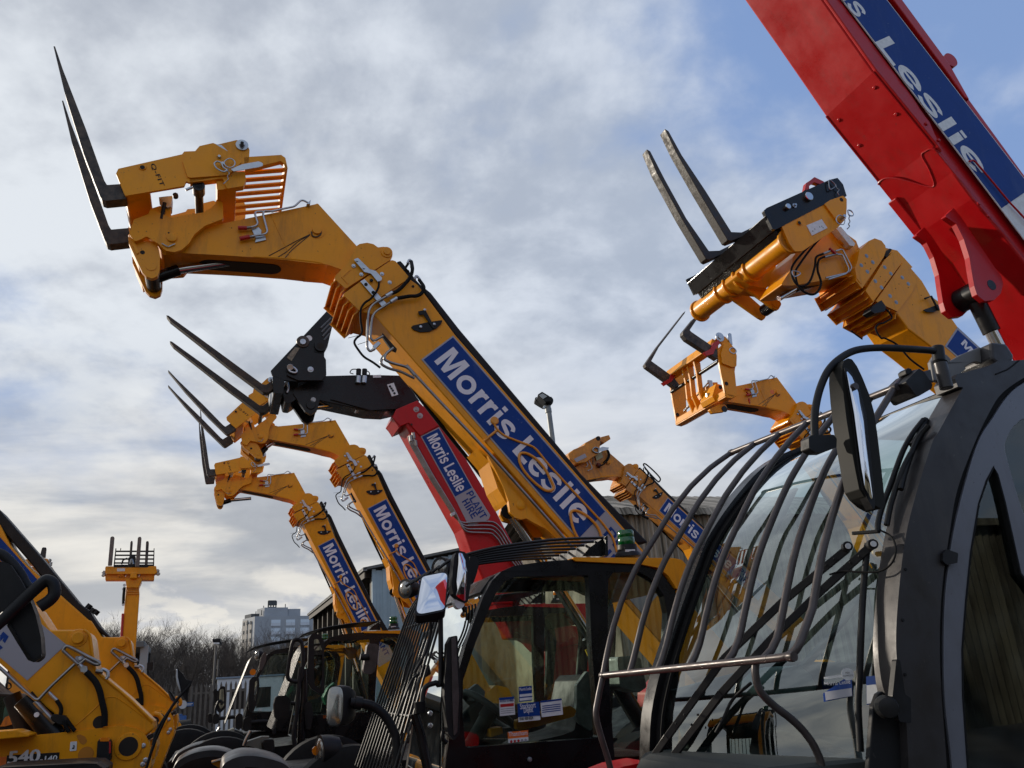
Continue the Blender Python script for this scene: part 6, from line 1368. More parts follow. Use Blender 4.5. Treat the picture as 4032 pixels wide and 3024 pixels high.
m.ext('inner_post', K_(1320,560, 1400,430, 1440,440, 1100,850, 1060,840), -0.15, -0.1, BLK, bevel=0.01)
m.ext('inner_post', J_(990,940, 1060,790, 1085,790, 960,1050), -0.1, -0.05, BLK, bevel=0.01); m.ext('inner_post', J_(1100,900, 1260,590, 1290,600, 1140,880), -0.1, -0.05, BLK, bevel=0.01)
m.tube('roof_guard_bar', m.Ps(J_(1270,620, 1180,760, 1100,900), 0.05), 0.012, BLK)
m.ext('bonnet', K_(110,1335, 200,1300, 330,1275, 400,1300, 420,1400, 100,1400), 0.1, 0.3, REDP, fil=0.03, bevel=0.03)
m.ext('inner_label', K_(1410,1000, 1470,985, 1480,1090, 1420,1110), -0.3, -0.28, REDP, bevel=0)
m.uv('cab_wall', [(nr[-1].x - 0.1, 0.9), (nr[-1].x - 0.25, 1.58), (nr[-1].x + 0.3, 1.66), (nr[-1].x + 0.8, 1.62), (nr[-1].x + 1.5, 1.6), (nr[-1].x + 1.5, 0.9)], FW - 0.06, FW - 0.02, mat('dark_cab_lining', (0.022, 0.026, 0.024), 0.7), bevel=0.01)
for q in T_(175,640, 160,900, 172,1180): m.boss('trim_screw', q, NW - 0.001, [(0.006, 0), (0.005, 0.002)], BLK, n=10)
m.tube('panel_gap', m.Ps(S_(2140,440, 1990,560, 1900,600, 1800,640) , NW - 0.001), 0.003, RUB, n=6)
m.ext('door_hinge', T_(352,560, 372,540, 430,560, 425,610, 372,620, 350,600), NW - 0.012, NW + 0.02, BLK, at=NW, fil=0.005, bevel=0.003)
for t in (0.0, 1.0):
    for c in (bar_curve(t)[0], bar_curve(t)[-1]): m.part(MB().lathe(c - Vector((0, 0.014, 0)), (0, 1, 0), [(0.014, 0), (0.0155, 0.006), (0.0155, 0.022), (0.014, 0.028)], 14), 'weld_collar', BARG, None, 50)
m.grp = 'base'
ub = nr[-1].x
m.uv('chassis', fillet([(ub - 1.2, 0.55), (ub - 1.2, 0.95), (ub - 0.3, 1.15), (ub + 2.2, 1.1), (ub + 3.2, 1.3), (ub + 3.4, 0.6)], 0.08), NW + 0.15, 0.9, REDP, bevel=0.02)
for u in (ub - 0.6, ub + 2.3): wheel(m, u, NW - 0.12); wheel(m, u, 0.65)
# ================================================================== the machine at the lower left, seen from its rear left
M9 = Machine(-20.5, 7.1, 'yellow telehandler at lower left with 540-140 on its chassis')
m = M9; m.grp = 'boom'
near = L_(-500,70, 190,672, 215,681) + W_(600,0, 1000,0, 1045,30, 1080,90, 1112,330, 1140,470, 1230,560, 1540,820, 1835,1105, 1850,1190, 1760,1260, 1700,1330, 900,1330, 905,1220, 760,1200, 640,1000, 430,835) + L_(150,1160, -500,560)
def stretch(m, px, ia, ib, ja, jb, L, w=0.0):
    # polygon from sight lines whose cut end (points ia, ib) is carried on by L metres along the edges ja->ia
    P = [Vector(p) for p in m.ps(px, w)]; d = ((P[ia] - P[ja]).normalized() + (P[ib] - P[jb]).normalized()).normalized()
    P[ia] = P[ia] + d * L; P[ib] = P[ib] + d * L; return [tuple(p) for p in P]
m.uv('boom', stretch(m, near, 0, len(near) - 1, 1, len(near) - 2, 2.6), 0.0, 0.45, YEL, bevel=0.014)
fl = m.ps(W_(1000,0, 1045,30, 1080,90, 1112,330, 1140,470, 1230,560, 1540,820, 1835,1105), -0.03)
m.tube('boom_flange', [Vector((a, -0.006, b)) for a, b in fl], 0.010, YEL, n=8)
lb = m.ext('label', L_(245,778, 402,908, 166,1127, -500,560, -300,310), -0.004, 0.002, SILV, at=-0.002, bevel=0)
m.ext('lettering', W_(0,70, 40,20, 105,80, 60,160, 30,130, 45,95, 0,140), -0.006, -0.003, BLUE, at=-0.004, bevel=0, parent=lb)
m.ext('lettering', W_(-40,210, 0,180, 35,215, 0,240), -0.006, -0.003, BLUE, at=-0.004, bevel=0, parent=lb)
for q, r in ((W_(940,97)[0], 0.042),): m.boss('pivot_pin', q, 0, [(r * 1.55, 0), (r * 1.5, 0.006), (r, 0.008), (r, 0.03), (r * 0.9, 0.033)], YEL)
m.tube('steel_pipe', m.Ps(W_(-500,90, 0,455, 300,735, 425,838, 465,838, 600,690, 905,405), -0.04), 0.012, STEEL, mode='bend', br=0.05)
m.tube('hose_bracket', m.Ps(W_(762,245, 800,198, 900,238, 1060,325, 1180,385, 1185,415, 1130,408, 1040,360, 1020,358, 945,412, 880,360, 790,280), -0.05), 0.013, STEEL, mode='loop', n=8)
m.ext('bracket_plate', W_(905,320, 1000,310, 1025,350, 945,410, 900,370), -0.05, -0.04, SILV, bevel=0.003); m.boss('bolt', W_(965,347)[0], -0.05, [(0.016, 0), (0.016, 0.008), (0.01, 0.014)], ZINC, n=8)
m.tube('hose_fitting', m.Ps(W_(955,420, 1045,520), -0.05), 0.018, ZINC, mode='line'); m.boss('fitting_nut', W_(1010,470)[0], -0.05, [(0.026, -0.02), (0.026, 0.02)], ZINC, n=6)
m.tube('hose', m.Ps(W_(1035,505, 1090,560, 1150,630, 1195,730, 1225,860, 1255,1000, 1255,1160), -0.05), 0.022, RUB, n=12)
m.boss('hose_hole', W_(1195,1110)[0], 0.0, [(0.045, 0), (0.045, 0.003)], DARK)
m.tube('hose_fitting', m.Ps(W_(585,750, 640,805, 690,850), -0.03), 0.012, ZINC, mode='line'); m.tube('hose', m.Ps(W_(680,845, 720,905, 735,960, 725,1030), -0.03), 0.014, RUB)
m.ext('valve_block', W_(600,1050, 640,1010, 780,1030, 820,1080, 800,1140, 700,1140, 620,1090), -0.06, 0.05, BLK, bevel=0.008)
for a in (W_(760,1090, 790,1160, 830,1225), W_(800,1080, 850,1150, 900,1215)): m.tube('hose', m.Ps(a, -0.05), 0.014, RUB)
m.tube('weld_seam', m.Ps(W_(905,1150, 1080,1000, 1260,830, 1330,805, 1400,815, 1500,880, 1650,990, 1830,1120), -0.001), 0.004, YEL, n=6)
m.tube('shackle', m.Ps(W_(1210,490, 1240,475, 1290,505, 1295,560, 1275,590), -0.02), 0.012, ZINC); m.tube('shackle_bolt', m.Ps(W_(1150,495, 1235,505), -0.02), 0.016, STEEL, mode='line')
m.tube('cable_ring', m.Ps(W_(70,670, 85,635, 125,650, 130,690, 95,710), -0.02), 0.005, RUB, mode='loop', n=6)
m.grp = 'base'
ch = W_(-700,1390, 0,1302, 905,1218, 1450,1150, 1620,1180, 1730,1240, 1795,1360, 1815,1560, 1800,1659, 1700,1900, 1500,2400, -700,2400)
chs = m.ext('chassis', ch, -0.04, 0.52, YEL, at=-0.04, fil=0.02, bevel=0.01)
m.boss('pivot_boss', W_(1542,1400)[0], -0.04, [(0.095, 0), (0.092, 0.012), (0.072, 0.014)], YEL); m.boss('pivot_hole', W_(1542,1400)[0], -0.054, [(0.066, 0), (0.066, 0.001)], DARK)
m.ext('lifting_hole', W_(915,1265, 960,1255, 1020,1280, 1050,1340, 1005,1383, 970,1365, 940,1320), -0.043, -0.038, mat('orange_shadow_hole', (0.42, 0.15, 0.004), 0.6), at=-0.04, fil=0.02, bevel=0)  # darker orange patches here and below paint the shade inside the holes
m.boss('round_hole', W_(1032,1495)[0], -0.04, [(0.052, 0), (0.052, 0.002)], mat('orange_round_hole_shade', (0.45, 0.16, 0.004), 0.6))
m.ext('rear_lamp', W_(1170,1345, 1195,1310, 1310,1305, 1335,1345, 1330,1570, 1155,1570), -0.12, -0.03, BLK, at=-0.12, fil=0.012, bevel=0.006)
m.ext('lamp_lens', W_(1195,1318, 1205,1295, 1310,1295, 1318,1320, 1310,1340, 1200,1342), -0.125, -0.05, AMBER, at=-0.125, bevel=0.004); m.ext('lamp_lens', W_(1308,1340, 1330,1345, 1330,1480, 1310,1490), -0.126, -0.05, REDC, at=-0.126, bevel=0.003)
m.ext('load_sign', W_(845,1345, 925,1338, 918,1450, 838,1458), -0.044, -0.04, PALE, at=-0.042, fil=0.006, bevel=0)
m.tube('sign_mark', m.Ps(W_(885,1385, 888,1410, 880,1425, 868,1418), -0.046), 0.004, BLK, n=6)
md = m.ext('model_label', W_(85,1508, 715,1470, 705,1590, 75,1640), -0.044, -0.04, BLK, at=-0.042, bevel=0)
m.text('540', m.p(W_(92,1612)[0], -0.044), m.p(W_(468,1582)[0], -0.044), 0.085, -0.0445, PALE, parent=md, bold=0.03); m.text('-140', m.p(W_(480,1582)[0], -0.044), m.p(W_(682,1568)[0], -0.044), 0.036, -0.0445, PALE, parent=md, bold=0.02)
m.ext('maker_label', W_(-200,1545, 78,1522, 72,1640, -200,1660), -0.044, -0.04, ORNG, at=-0.042, bevel=0)
for q in W_(1722,1390, 1748,1562, 1715,1615): m.boss('bolt', q, -0.04, [(0.018, 0), (0.018, 0.006), (0.01, 0.012)], ZINC, n=8)
m.ext('mudguard_edge', W_(40,1659, 60,1610, 200,1590, 900,1555, 1100,1545, 1250,1550, 1340,1610, 1330,1700, 40,1700), -0.9, -0.4, BLK, at=-0.5, fil=0.02, bevel=0.015)
m.boss('marker_lamp', W_(670,1655)[0], -0.55, [(0.035, 0), (0.035, 0.02)], AMBER)
m.ext('side_skirt', W_(-500,1240, 270,1185, 440,1240, 430,1262, 0,1300, -500,1370), -0.3, -0.02, YEL, at=-0.05, bevel=0.01)
m.cyl('lift_cylinder', m.P(W_(300,820)[0], 0.05), m.P(W_(690,1290)[0], 0.05), 0.085, BLKP); m.cyl('lift_cylinder', m.P(W_(140,780)[0], 0.3), m.P(W_(330,1290)[0], 0.3), 0.06, BLK)
m.cyl('tilt_cylinder', m.P(W_(420,860)[0], -0.02), m.P(W_(660,1120)[0], -0.02), 0.022, STEEL); m.boss('port_cap', W_(445,1018)[0], -0.04, [(0.018, 0), (0.018, 0.02)], PALE, n=8)
m.tube('grab_handle', m.Ps(W_(1850,1010, 1900,1020, 1938,1060, 1935,1120, 1905,1135), 0.3), 0.018, YEL)
m.ext('rear_block', W_(1740,1290, 1840,1240, 1850,1290, 1780,1320), 0.0, 0.3, DARK, bevel=0.005); m.ext('rear_hitch', W_(1800,1330, 1870,1290, 1885,1400, 1850,1560, 1810,1560), 0.1, 0.5, YEL, bevel=0.01)
cu0 = m.p(W_(900,1600)[0])[0]
for u in (cu0 - 0.1, cu0 - 3.0): wheel(m, u, -0.9); wheel(m, u, 0.75)
# cab of the machine with its rear window
m.grp = 'cab'
wq = W_(30,1160, 20,1050, 55,830, 130,795, 150,800, 168,1080, 160,1130, 60,1160)
m.ext('cab_frame', W_(-600,300, -100,760, 170,770, 260,1000, 280,1240, -600,1300), 0.75, 1.5, BLK, at=0.75, bevel=0.02, holes=None)
m.ext('cab_window', W_(-100,1170, -80,820, 130,795, 150,800, 168,1080, 160,1130), 0.74, 0.75, GLASSD, at=0.74, fil=0.02, bevel=0)
m.ext('seat_wrap', W_(30,1110, 50,950, 90,850, 140,840, 150,1000, 160,1090), 0.735, 0.738, mat('teal_wrap', (0.03, 0.12, 0.12), 0.3, var=0.5, vscale=20), at=0.736, bevel=0); m.ext('inner_panel', W_(0,1160, 60,1050, 150,1010, 168,1080, 160,1130, 60,1160), 0.73, 0.733, YELD, at=0.73, bevel=0)

# its neighbour, the same machine one bay behind
M9b = Machine(-20.5, 9.8, 'yellow telehandler behind the 540-140 machine, black hose track on its boom')
Tb = rigid([(M9.p(a), M9b.p(b)) for a, b in zip(W_(940,97, 965,347, 1080,60), W_(1325,240, 1328,425, 1400,180))])
Tb = Matrix.Translation(Tb.translation)
for c in copy_parts(M9, ('boom', 'base'), M9b.root, Tb):
    if c.name.split('.')[0] in ('model_label', 'maker_label', 'load_sign', 'sign_mark', 'lettering', 'label'): bpy.data.objects.remove(c)
m = M9b; m.grp = 'own'
ht = L_(-300,-170, 0,90, 250,375, 480,655, 540,700, 600,790, 690,880, 670,880, 560,800, 480,770, 400,700, 200,430, 0,200, -300,-80)
m.uv('hose_track', stretch(m, ht, 0, len(ht) - 1, 1, len(ht) - 2, 2.6, 0.05), 0.05, 0.38, BLK, bevel=0.015)
for q in L_(530,690, 555,715, 575,725): m.tube('track_tooth', [m.P(q, 0.1), m.P((q[0] + 14, q[1] - 16), 0.1)], 0.035, BLK, mode='line', n=6)
l9 = m.ext('label', L_(-300,-30, 0,255, 235,522, 170,560, -300,100), -0.012, -0.006, BLUE, at=-0.01, bevel=0)
m.ext('lettering', L_(40,395, 75,375, 120,455, 100,470, 80,445, 60,450), -0.014, -0.011, WHITE, at=-0.012, bevel=0, parent=l9)
m.ext('boom', L_(-300,-120, 0,180, 60,300, 240,525, 190,600, -300,200), 0.0, 0.4, YEL, at=0.0, bevel=0.01)
m = M9; m.grp = 'own'
# round mirrors on thin stalks at its rear
mm = m.ext('mirror', L_(1070,1100, 1072,1060, 1085,1058, 1115,1090, 1135,1125, 1140,1180, 1145,1255, 1125,1245, 1098,1190, 1078,1150), -0.5, -0.44, BLK, fil=0.03, bevel=0.015)
m.ext('mirror_rim', L_(1069,1100, 1071,1058, 1080,1058, 1082,1110, 1100,1190, 1092,1195, 1076,1150), -0.52, -0.43, ZINC, bevel=0.004, parent=mm)
mm = m.ext('mirror', L_(1020,1195, 1022,1185, 1040,1195, 1065,1235, 1075,1265, 1060,1262, 1035,1235), -0.5, -0.45, BLK, fil=0.03, bevel=0.01)
m.ext('mirror_rim', L_(1018,1198, 1021,1186, 1050,1235, 1062,1262, 1040,1245), -0.505, -0.5, BARG, bevel=0, parent=mm)
m.ext('mirror_arm', L_(1130,1120, 1172,1130, 1150,1180, 1135,1260, 1125,1230), -0.5, -0.45, BLK, bevel=0.005)
m.tube('mirror_stalk', m.Ps(L_(1160,1150, 1050,1280, 950,1480, 890,1659, 860,1740), -0.5), 0.010, BLK); m.tube('mirror_stalk', m.Ps(L_(1120,1190, 1030,1310, 955,1430, 930,1520), -0.5), 0.009, BLK)

# mirror of a machine just outside the picture on the left
M0 = Machine(-20.5, 3.0, 'black mirror arm of a telehandler cut off by the left edge of the picture')
m = M0; m.grp = 'cab'
mm = m.ext('mirror', L_(-160,480, -60,415, 10,402, 62,420, 120,505, 165,590, 215,720, 248,860, 254,960, 250,985, 210,1016, 178,1005, 100,880, 0,720, -120,600), 0.0, 0.07, BLK, at=0.0, fil=0.03, bevel=0.03)
m.ext('mirror_rim', L_(60,780, 130,900, 190,990, 210,1000, 246,968, 254,972, 250,990, 208,1018, 170,1003, 100,890, 40,790), -0.012, 0.0, BLKP, at=-0.01, fil=0.01, bevel=0.006)
m.tube('mirror_arm', m.Ps(L_(-200,935, 0,772, 150,630, 262,530, 295,520, 325,545, 330,600, 300,640, 240,680), -0.03), 0.019, BLK, n=14)
m.tube('mirror_arm', m.Ps(L_(-60,340, 20,365, 110,460, 160,545, 215,585), 0.05), 0.016, BLK, n=12)
pc = m.p(L_(-200,935)[0])[0]
copy_parts(M4, ('cab',), M0.root, Matrix.Translation((pc - 3.45, 1.05, 0)))
m.tube('mirror_bracket', [m.P(L_(-200,935)[0], -0.03), Vector((pc - 0.75, 0.03, m.p(L_(-200,935)[0])[1] - 0.1))], 0.019, BLK, mode='line')
m.uv('chassis', fillet([(pc - 2.6, 0.5), (pc - 2.6, 1.0), (pc - 0.1, 1.0), (pc - 0.1, 0.5)], 0.05), 0.0, 1.6, YEL, bevel=0.02)
for u in (pc - 2.2, pc - 0.75): wheel(m, u, -0.1); wheel(m, u, 1.4)

# ================================================================== the machine facing us at the left: column and cross head
M11 = Machine(-25, 19.0, 'yellow telehandler facing us, its raised boom an upright column with four prongs')
m = M11; m.grp = 'boom'
m.ext('boom', L_(768,545, 845,545, 849,600, 800,1300, 790,1600, 715,1600, 726,1140, 745,800), 0.0, 0.5, YEL, at=0.0, bevel=0.03)
m.ext('boom_collar', L_(762,505, 858,505, 866,512, 850,545, 845,562, 770,562, 768,545), -0.06, 0.55, YEL, at=-0.06, bevel=0.02)
for y in (568, 582, 596): m.ext('wear_pad', L_(772,y, 846,y, 846,y + 6, 771,y + 6), -0.03, 0.1, YELD, at=-0.03, bevel=0.004)
m.tube('red_stripe', m.Ps(L_(747,720, 738,880, 724,1130), -0.01), 0.025, REDC, n=6)
for q in L_(757,548, 752,572, 750,650, 750,665): m.boss('hose_clip', q, -0.02, [(0.03, 0), (0.03, 0.03)], ZINC, n=8)
m.tube('hose', m.Ps(L_(757,560, 752,610, 750,660), -0.03), 0.03, RUB, n=6)
m.grp = 'carr'
m.ext('cross_head', L_(640,440, 645,432, 690,432, 692,440, 900,440, 905,432, 950,430, 955,470, 940,478, 650,478, 640,470), -0.1, 0.25, YEL, at=-0.1, fil=0.02, bevel=0.02)
m.ext('lower_beam', L_(640,480, 760,478, 760,495, 800,470, 832,470, 845,495, 860,478, 940,480, 938,515, 932,515, 640,515), 0.0, 0.3, YEL, at=0.0, bevel=0.015)
m.ext('hub_plate', L_(795,470, 832,470, 834,505, 790,505), -0.2, 0.0, YEL, at=-0.2, bevel=0.015)
m.ext('data_plate', L_(712,445, 760,444, 760,462, 712,463), -0.106, -0.1, PALE, at=-0.1, bevel=0)
m.ext('pawl_rack', L_(718,482, 724,500, 730,483, 736,502, 742,483, 748,502, 756,480), -0.05, 0.0, YEL, at=-0.05, bevel=0.004)
for q in L_(632,470, 630,485, 958,460, 962,478): m.boss('end_clip', q, 0.0, [(0.045, 0), (0.03, 0.06)], STEEL, n=7)
for q in (L_(656,430, 672,258, 680,252, 692,253, 697,262, 682,430), L_(823,437, 838,262, 845,255, 857,255, 861,265, 848,437)): m.ext('fork', q, -0.25, -0.2, mat('weathered_fork', (0.16, 0.13, 0.11), 0.6, var=0.4, vscale=8), at=-0.2, bevel=0.01)
# black frame with its own forks farther behind
M12 = Machine(-25, 23.0, 'black fork frame of a telehandler standing behind the upright yellow boom')
m = M12; m.grp = 'carr'
for q in (L_(785,400, 793,285, 798,277, 806,278, 808,290, 800,400), L_(880,430, 888,285, 892,279, 903,279, 906,290, 898,430)): m.ext('fork', q, 0.0, 0.06, FORK, bevel=0.01)
for y in (336, 360, 383, 407): m.ext('frame_bar', L_(700 - (y - 336) * 0.12,y, 937 - (y - 336) * 0.05,y, 937 - (y - 336) * 0.05,y + 8, 700 - (y - 336) * 0.12,y + 8), 0.05, 0.12, BLK, bevel=0.006)
m.ext('frame_bar', L_(690,422, 935,420, 935,434, 690,436), 0.0, 0.2, BLK, bevel=0.01)
for q in (L_(702,322, 708,322, 697,430, 690,430), L_(935,322, 940,322, 938,430, 930,430)): m.ext('frame_post', q, 0.02, 0.14, BLK, bevel=0.006)
m.ext('valve_block', L_(780,380, 815,362, 826,375, 826,432, 778,432), -0.1, 0.1, BLK, bevel=0.01)
m.tube('hose', m.Ps(L_(740,420, 750,395, 775,383), -0.05), 0.02, RUB); m.tube('hose', m.Ps(L_(790,420, 800,390, 810,420), -0.1), 0.03, STEEL, n=6)
m.tube('whip_aerial', m.Ps(L_(735,322, 732,335), 0.05), 0.012, BLK, mode='line', n=5)
a, b = m.p(L_(800,432)[0]), m.p(L_(830,432)[0])
m.uv('boom', [(a[0], 0.8), (a[0], a[1]), (b[0], b[1]), (b[0] + 0.1, 0.8)], 0.1, 0.5, YELD, bevel=0.02)
m.uv('chassis', fillet([(a[0] - 1.0, 0.5), (a[0] - 1.0, 1.2), (b[0] + 1.0, 1.2), (b[0] + 1.0, 0.5)], 0.1), 0.0, 4.0, YELD, bevel=0.03)
for u in (a[0] - 1.1, b[0] + 0.8): m.part(MB().lathe(Vector((u, 0.6, 0.58)), (1, 0, 0), [(0.3, 0), (0.55, 0.02), (0.58, 0.1), (0.58, 0.3), (0.3, 0.35)], 24), 'wheel', RUB, None, 40); m.part(MB().lathe(Vector((u, 3.4, 0.58)), (1, 0, 0), [(0.3, 0), (0.55, 0.02), (0.58, 0.1), (0.58, 0.3), (0.3, 0.35)], 24), 'wheel', RUB, None, 40)
m = M11; m.grp = 'base'
a, b = m.p(L_(715,1600)[0]), m.p(L_(790,1600)[0])
m.uv('chassis', fillet([(a[0] - 0.9, 0.5), (a[0] - 0.9, 1.15), (b[0] + 0.9, 1.15), (b[0] + 0.9, 0.5)], 0.1), -0.3, 4.5, YEL, bevel=0.03)
for u in (a[0] - 1.15, b[0] + 0.8): 
    for w in (0.5, 3.8): m.part(MB().lathe(Vector((u, w, 0.58)), (1, 0, 0), [(0.3, 0), (0.55, 0.02), (0.58, 0.1), (0.58, 0.3), (0.3, 0.35)], 24), 'wheel', RUB, None, 40)
# fork tips showing behind the black hose track
M13 = Machine(-25, 15.0, 'yellow fork carriage with one dark prong peeping over the black hose track at left')
m = M13; m.grp = 'carr'
m.ext('fork', L_(240,375, 255,320, 262,316, 280,317, 282,325, 276,380), 0.0, 0.06, FORKG, bevel=0.008)
m.ext('cross_head', L_(150,390, 240,378, 285,385, 300,392, 296,430, 285,436, 200,425, 160,410), 0.0, 0.3, YELD, bevel=0.015)
for q in L_(300,405, 306,420, 304,432, 298,400): m.tube('end_clip', [m.P(q, 0.0), m.P((q[0] + 6, q[1] - 8), 0.0)], 0.02, STEEL, mode='line', n=6)
a = m.p(L_(230,430)[0])
m.uv('boom', [(a[0] - 0.2, 0.9), (a[0] - 0.2, a[1]), (a[0] + 0.2, a[1]), (a[0] + 0.25, 0.9)], 0.1, 0.5, YELD, bevel=0.02)
m.uv('chassis', fillet([(a[0] - 1.1, 0.5), (a[0] - 1.1, 1.15), (a[0] + 1.1, 1.15), (a[0] + 1.1, 0.5)], 0.1), -0.3, 4.0, YELD, bevel=0.03)
for u in (a[0] - 1.3, a[0] + 0.95):
    for w in (0.5, 3.4): m.part(MB().lathe(Vector((u, w, 0.58)), (1, 0, 0), [(0.3, 0), (0.55, 0.02), (0.58, 0.1), (0.58, 0.3), (0.3, 0.35)], 24), 'wheel', RUB, None, 40)
# ================================================================== the yard and what stands behind it
def streaked(name, c1, c2, sc):
    # old sheeting: vertical colour streaks for dirt and moss, and for the corrugations' light and dark
    m_ = mat(name, c1, 0.85, spec=0.2); nt = m_.node_tree; b = nt.nodes['Principled BSDF']
    tc = nt.nodes.new('ShaderNodeTexCoord'); mp = nt.nodes.new('ShaderNodeMapping'); mp.inputs['Scale'].default_value = (sc, 0.3, 0.25)
    n = nt.nodes.new('ShaderNodeTexNoise'); n.inputs['Scale'].default_value = 1.0; n.inputs['Detail'].default_value = 5; n.inputs['Roughness'].default_value = 0.7
    r = nt.nodes.new('ShaderNodeMapRange'); r.inputs['From Min'].default_value = 0.40; r.inputs['From Max'].default_value = 0.60
    mx = nt.nodes.new('ShaderNodeMix'); mx.data_type = 'RGBA'; mx.inputs['A'].default_value = (*c2, 1); mx.inputs['B'].default_value = (*c1, 1)
    nt.links.new(tc.outputs['Object'], mp.inputs['Vector']); nt.links.new(mp.outputs['Vector'], n.inputs['Vector']); nt.links.new(n.outputs['Fac'], r.inputs['Value'])
    nt.links.new(r.outputs['Result'], mx.inputs['Factor']); nt.links.new(mx.outputs['Result'], b.inputs['Base Color']); return m_
def plain(name, me_builder, material, kind='structure'):
    o = me_builder.build(name, material); o['kind'] = kind; return o
gm = mat('concrete_ground', (0.16, 0.155, 0.145), 0.85, var=0.35, vscale=0.6, bump=0.3, bscale=3.0)
mb = MB(); mb.v = [Vector((-2500, -2500, 0)), Vector((2500, -2500, 0)), Vector((2500, 2500, 0)), Vector((-2500, 2500, 0))]; mb.f = [(0, 1, 2, 3)]
plain('ground', mb, gm)

def single(az, D, name, label, cat, group=None):
    s = Machine(az, D, label, cat, name, group or ''); 
    if not group: del s.root['group']
    return s
# ---- palisade fence
fm = mat('galvanised_fence', (0.15, 0.135, 0.115), 0.6, metal=0.1, var=0.35, vscale=3)
fe = single(-15, 30.0, 'palisade_fence', 'grey steel palisade fence with pointed pales in front of the bare trees', 'fence')
m = fe
u0, u1 = m.p(L_(600,1160)[0])[0], m.p(N_(700,760)[0])[0]
zt = m.p(N_(270,765)[0])[1]; zb = max(0.02, m.p(N_(270,1295)[0])[1])
mb = MB(); u = u0
while u < u1:
    mb.prism([(u, 0.05), (u, zt - 0.12), (u + 0.035, zt), (u + 0.07, zt - 0.12), (u + 0.07, 0.05)], 0, 0.02, lambda a, b, c: Vector((a, c, b))); u += 0.155
m.part(mb, 'pale', fm)
for z in (0.32, zt - 0.35): m.part(MB().box((u0, 0.03, z), (u1, 0.09, z + 0.06)), 'rail', fm)
u = u0
while u < u1: m.part(MB().box((u, 0.1, 0), (u + 0.1, 0.2, zt - 0.1)), 'post', fm); u += 2.75
# sign on the fence
sg = single(-15, 29.95, 'sign', 'small blue safety sign with a round white symbol fixed to the palisade fence', 'sign')
m = sg
b_ = m.ext('panel', L_(1100,1262, 1178,1257, 1178,1283, 1100,1288), 0.0, 0.015, mat('blue_sign', (0.02, 0.10, 0.30), 0.5), bevel=0)
m.boss('symbol', L_(1112,1274)[0], 0.0, [(0.13, 0), (0.13, 0.004)], PALE, b_, 16); m.ext('text_line', L_(1130,1268, 1172,1265, 1172,1269, 1130,1272), -0.004, 0.0, PALE, bevel=0, parent=b_); m.ext('text_line', L_(1130,1275, 1165,1273, 1165,1277, 1130,1279), -0.004, 0.0, PALE, bevel=0, parent=b_)
# ---- white cabin behind the fence
cb = single(-15, 33.0, 'site_cabin', 'white flat roofed site cabin behind the palisade fence', 'cabin')
m = cb; wm = mat('white_cladding', (0.62, 0.66, 0.70), 0.6, var=0.1)
a, b = m.p(N_(415,730)[0]), m.p(N_(660,722)[0])
m.uv('wall', [(a[0], 0), (a[0], a[1]), (b[0] + 1.5, b[1]), (b[0] + 1.5, 0)], 0, 2.4, wm, bevel=0.02)
m.uv('roof_trim', [(a[0] - 0.05, a[1]), (a[0] - 0.05, a[1] + 0.06), (b[0] + 1.55, b[1] + 0.06), (b[0] + 1.55, b[1])], -0.05, 2.45, mat('blue_grey_trim', (0.20, 0.26, 0.33), 0.5), bevel=0.01)
for k in range(4): m.part(MB().box((a[0] + 0.5 + k * 0.9, -0.012, 1.0), (a[0] + 1.0 + k * 0.9, 0.0, 1.7)), 'window', DARK)
# ---- lamp posts
lp = single(-15, 31.0, 'lamp_post', 'thin steel lamp post with one box floodlight before the bare trees', 'lamp post')
m = lp; pm = mat('grey_post', (0.16, 0.15, 0.135), 0.6, metal=0.3)
t_, = m.Ps(N_(400,375)); bt = m.p(N_(372,800)[0])
m.tube('post', [Vector((bt[0] - 0.05, 0, 0.0)), Vector((bt[0], 0, bt[1])), t_], 0.036, pm, mode='line')
m.tube('cable_pipe', [m.P(N_(415,700)[0], 0.05), m.P(N_(425,520)[0], 0.05)], 0.022, pm, mode='line')
hd = m.ext('floodlight', N_(358,310, 440,300, 450,345, 440,362, 385,360, 365,335), -0.25, 0.25, BLK, bevel=0.02); m.ext('lamp_lens', N_(372,345, 436,345, 436,360, 384,358), -0.27, -0.24, PALE, bevel=0, parent=hd)
l2 = single(-5, 24.0, 'lamp_post', 'tall grey lamp post with two tilted floodlights behind the big boom', 'lamp post')
m = l2; pm2 = mat('galvanised_post', (0.22, 0.23, 0.23), 0.5, metal=0.5, var=0.2)
t_, = m.Ps(R_(990,275)); bt = m.p(R_(1035,620)[0])
m.tube('post', [Vector((bt[0] + (bt[0] - t_.x) * 0.3, 0, 0)), Vector((bt[0], 0, bt[1])), t_], 0.085, pm2, mode='line', n=16)
m.tube('post_collar', [m.P(R_(990,300)[0]), m.P(R_(996,345)[0])], 0.105, pm2, mode='line', n=16)
hd = m.ext('floodlight', R_(874,150, 925,117, 1005,165, 1030,195, 1010,215, 960,225), -0.3, 0.2, BLK, fil=0.03, bevel=0.02); m.ext('lamp_lens', R_(890,155, 930,135, 980,168, 935,195), -0.34, -0.29, LENS, bevel=0, parent=hd)
hd = m.ext('floodlight', R_(848,185, 860,173, 920,205, 965,245, 955,270, 900,240, 850,208), 0.2, 0.6, BLK, fil=0.03, bevel=0.02); m.ext('lamp_lens', R_(858,190, 866,182, 920,215, 935,240, 900,228), 0.17, 0.21, LENS, bevel=0, parent=hd)
m.tube('bracket', m.Ps(R_(1010,180, 1030,205, 1025,235, 1000,260, 965,262)), 0.05, BLK); m.tube('bracket', m.Ps(R_(960,275, 945,300)), 0.05, ZINC, mode='line')
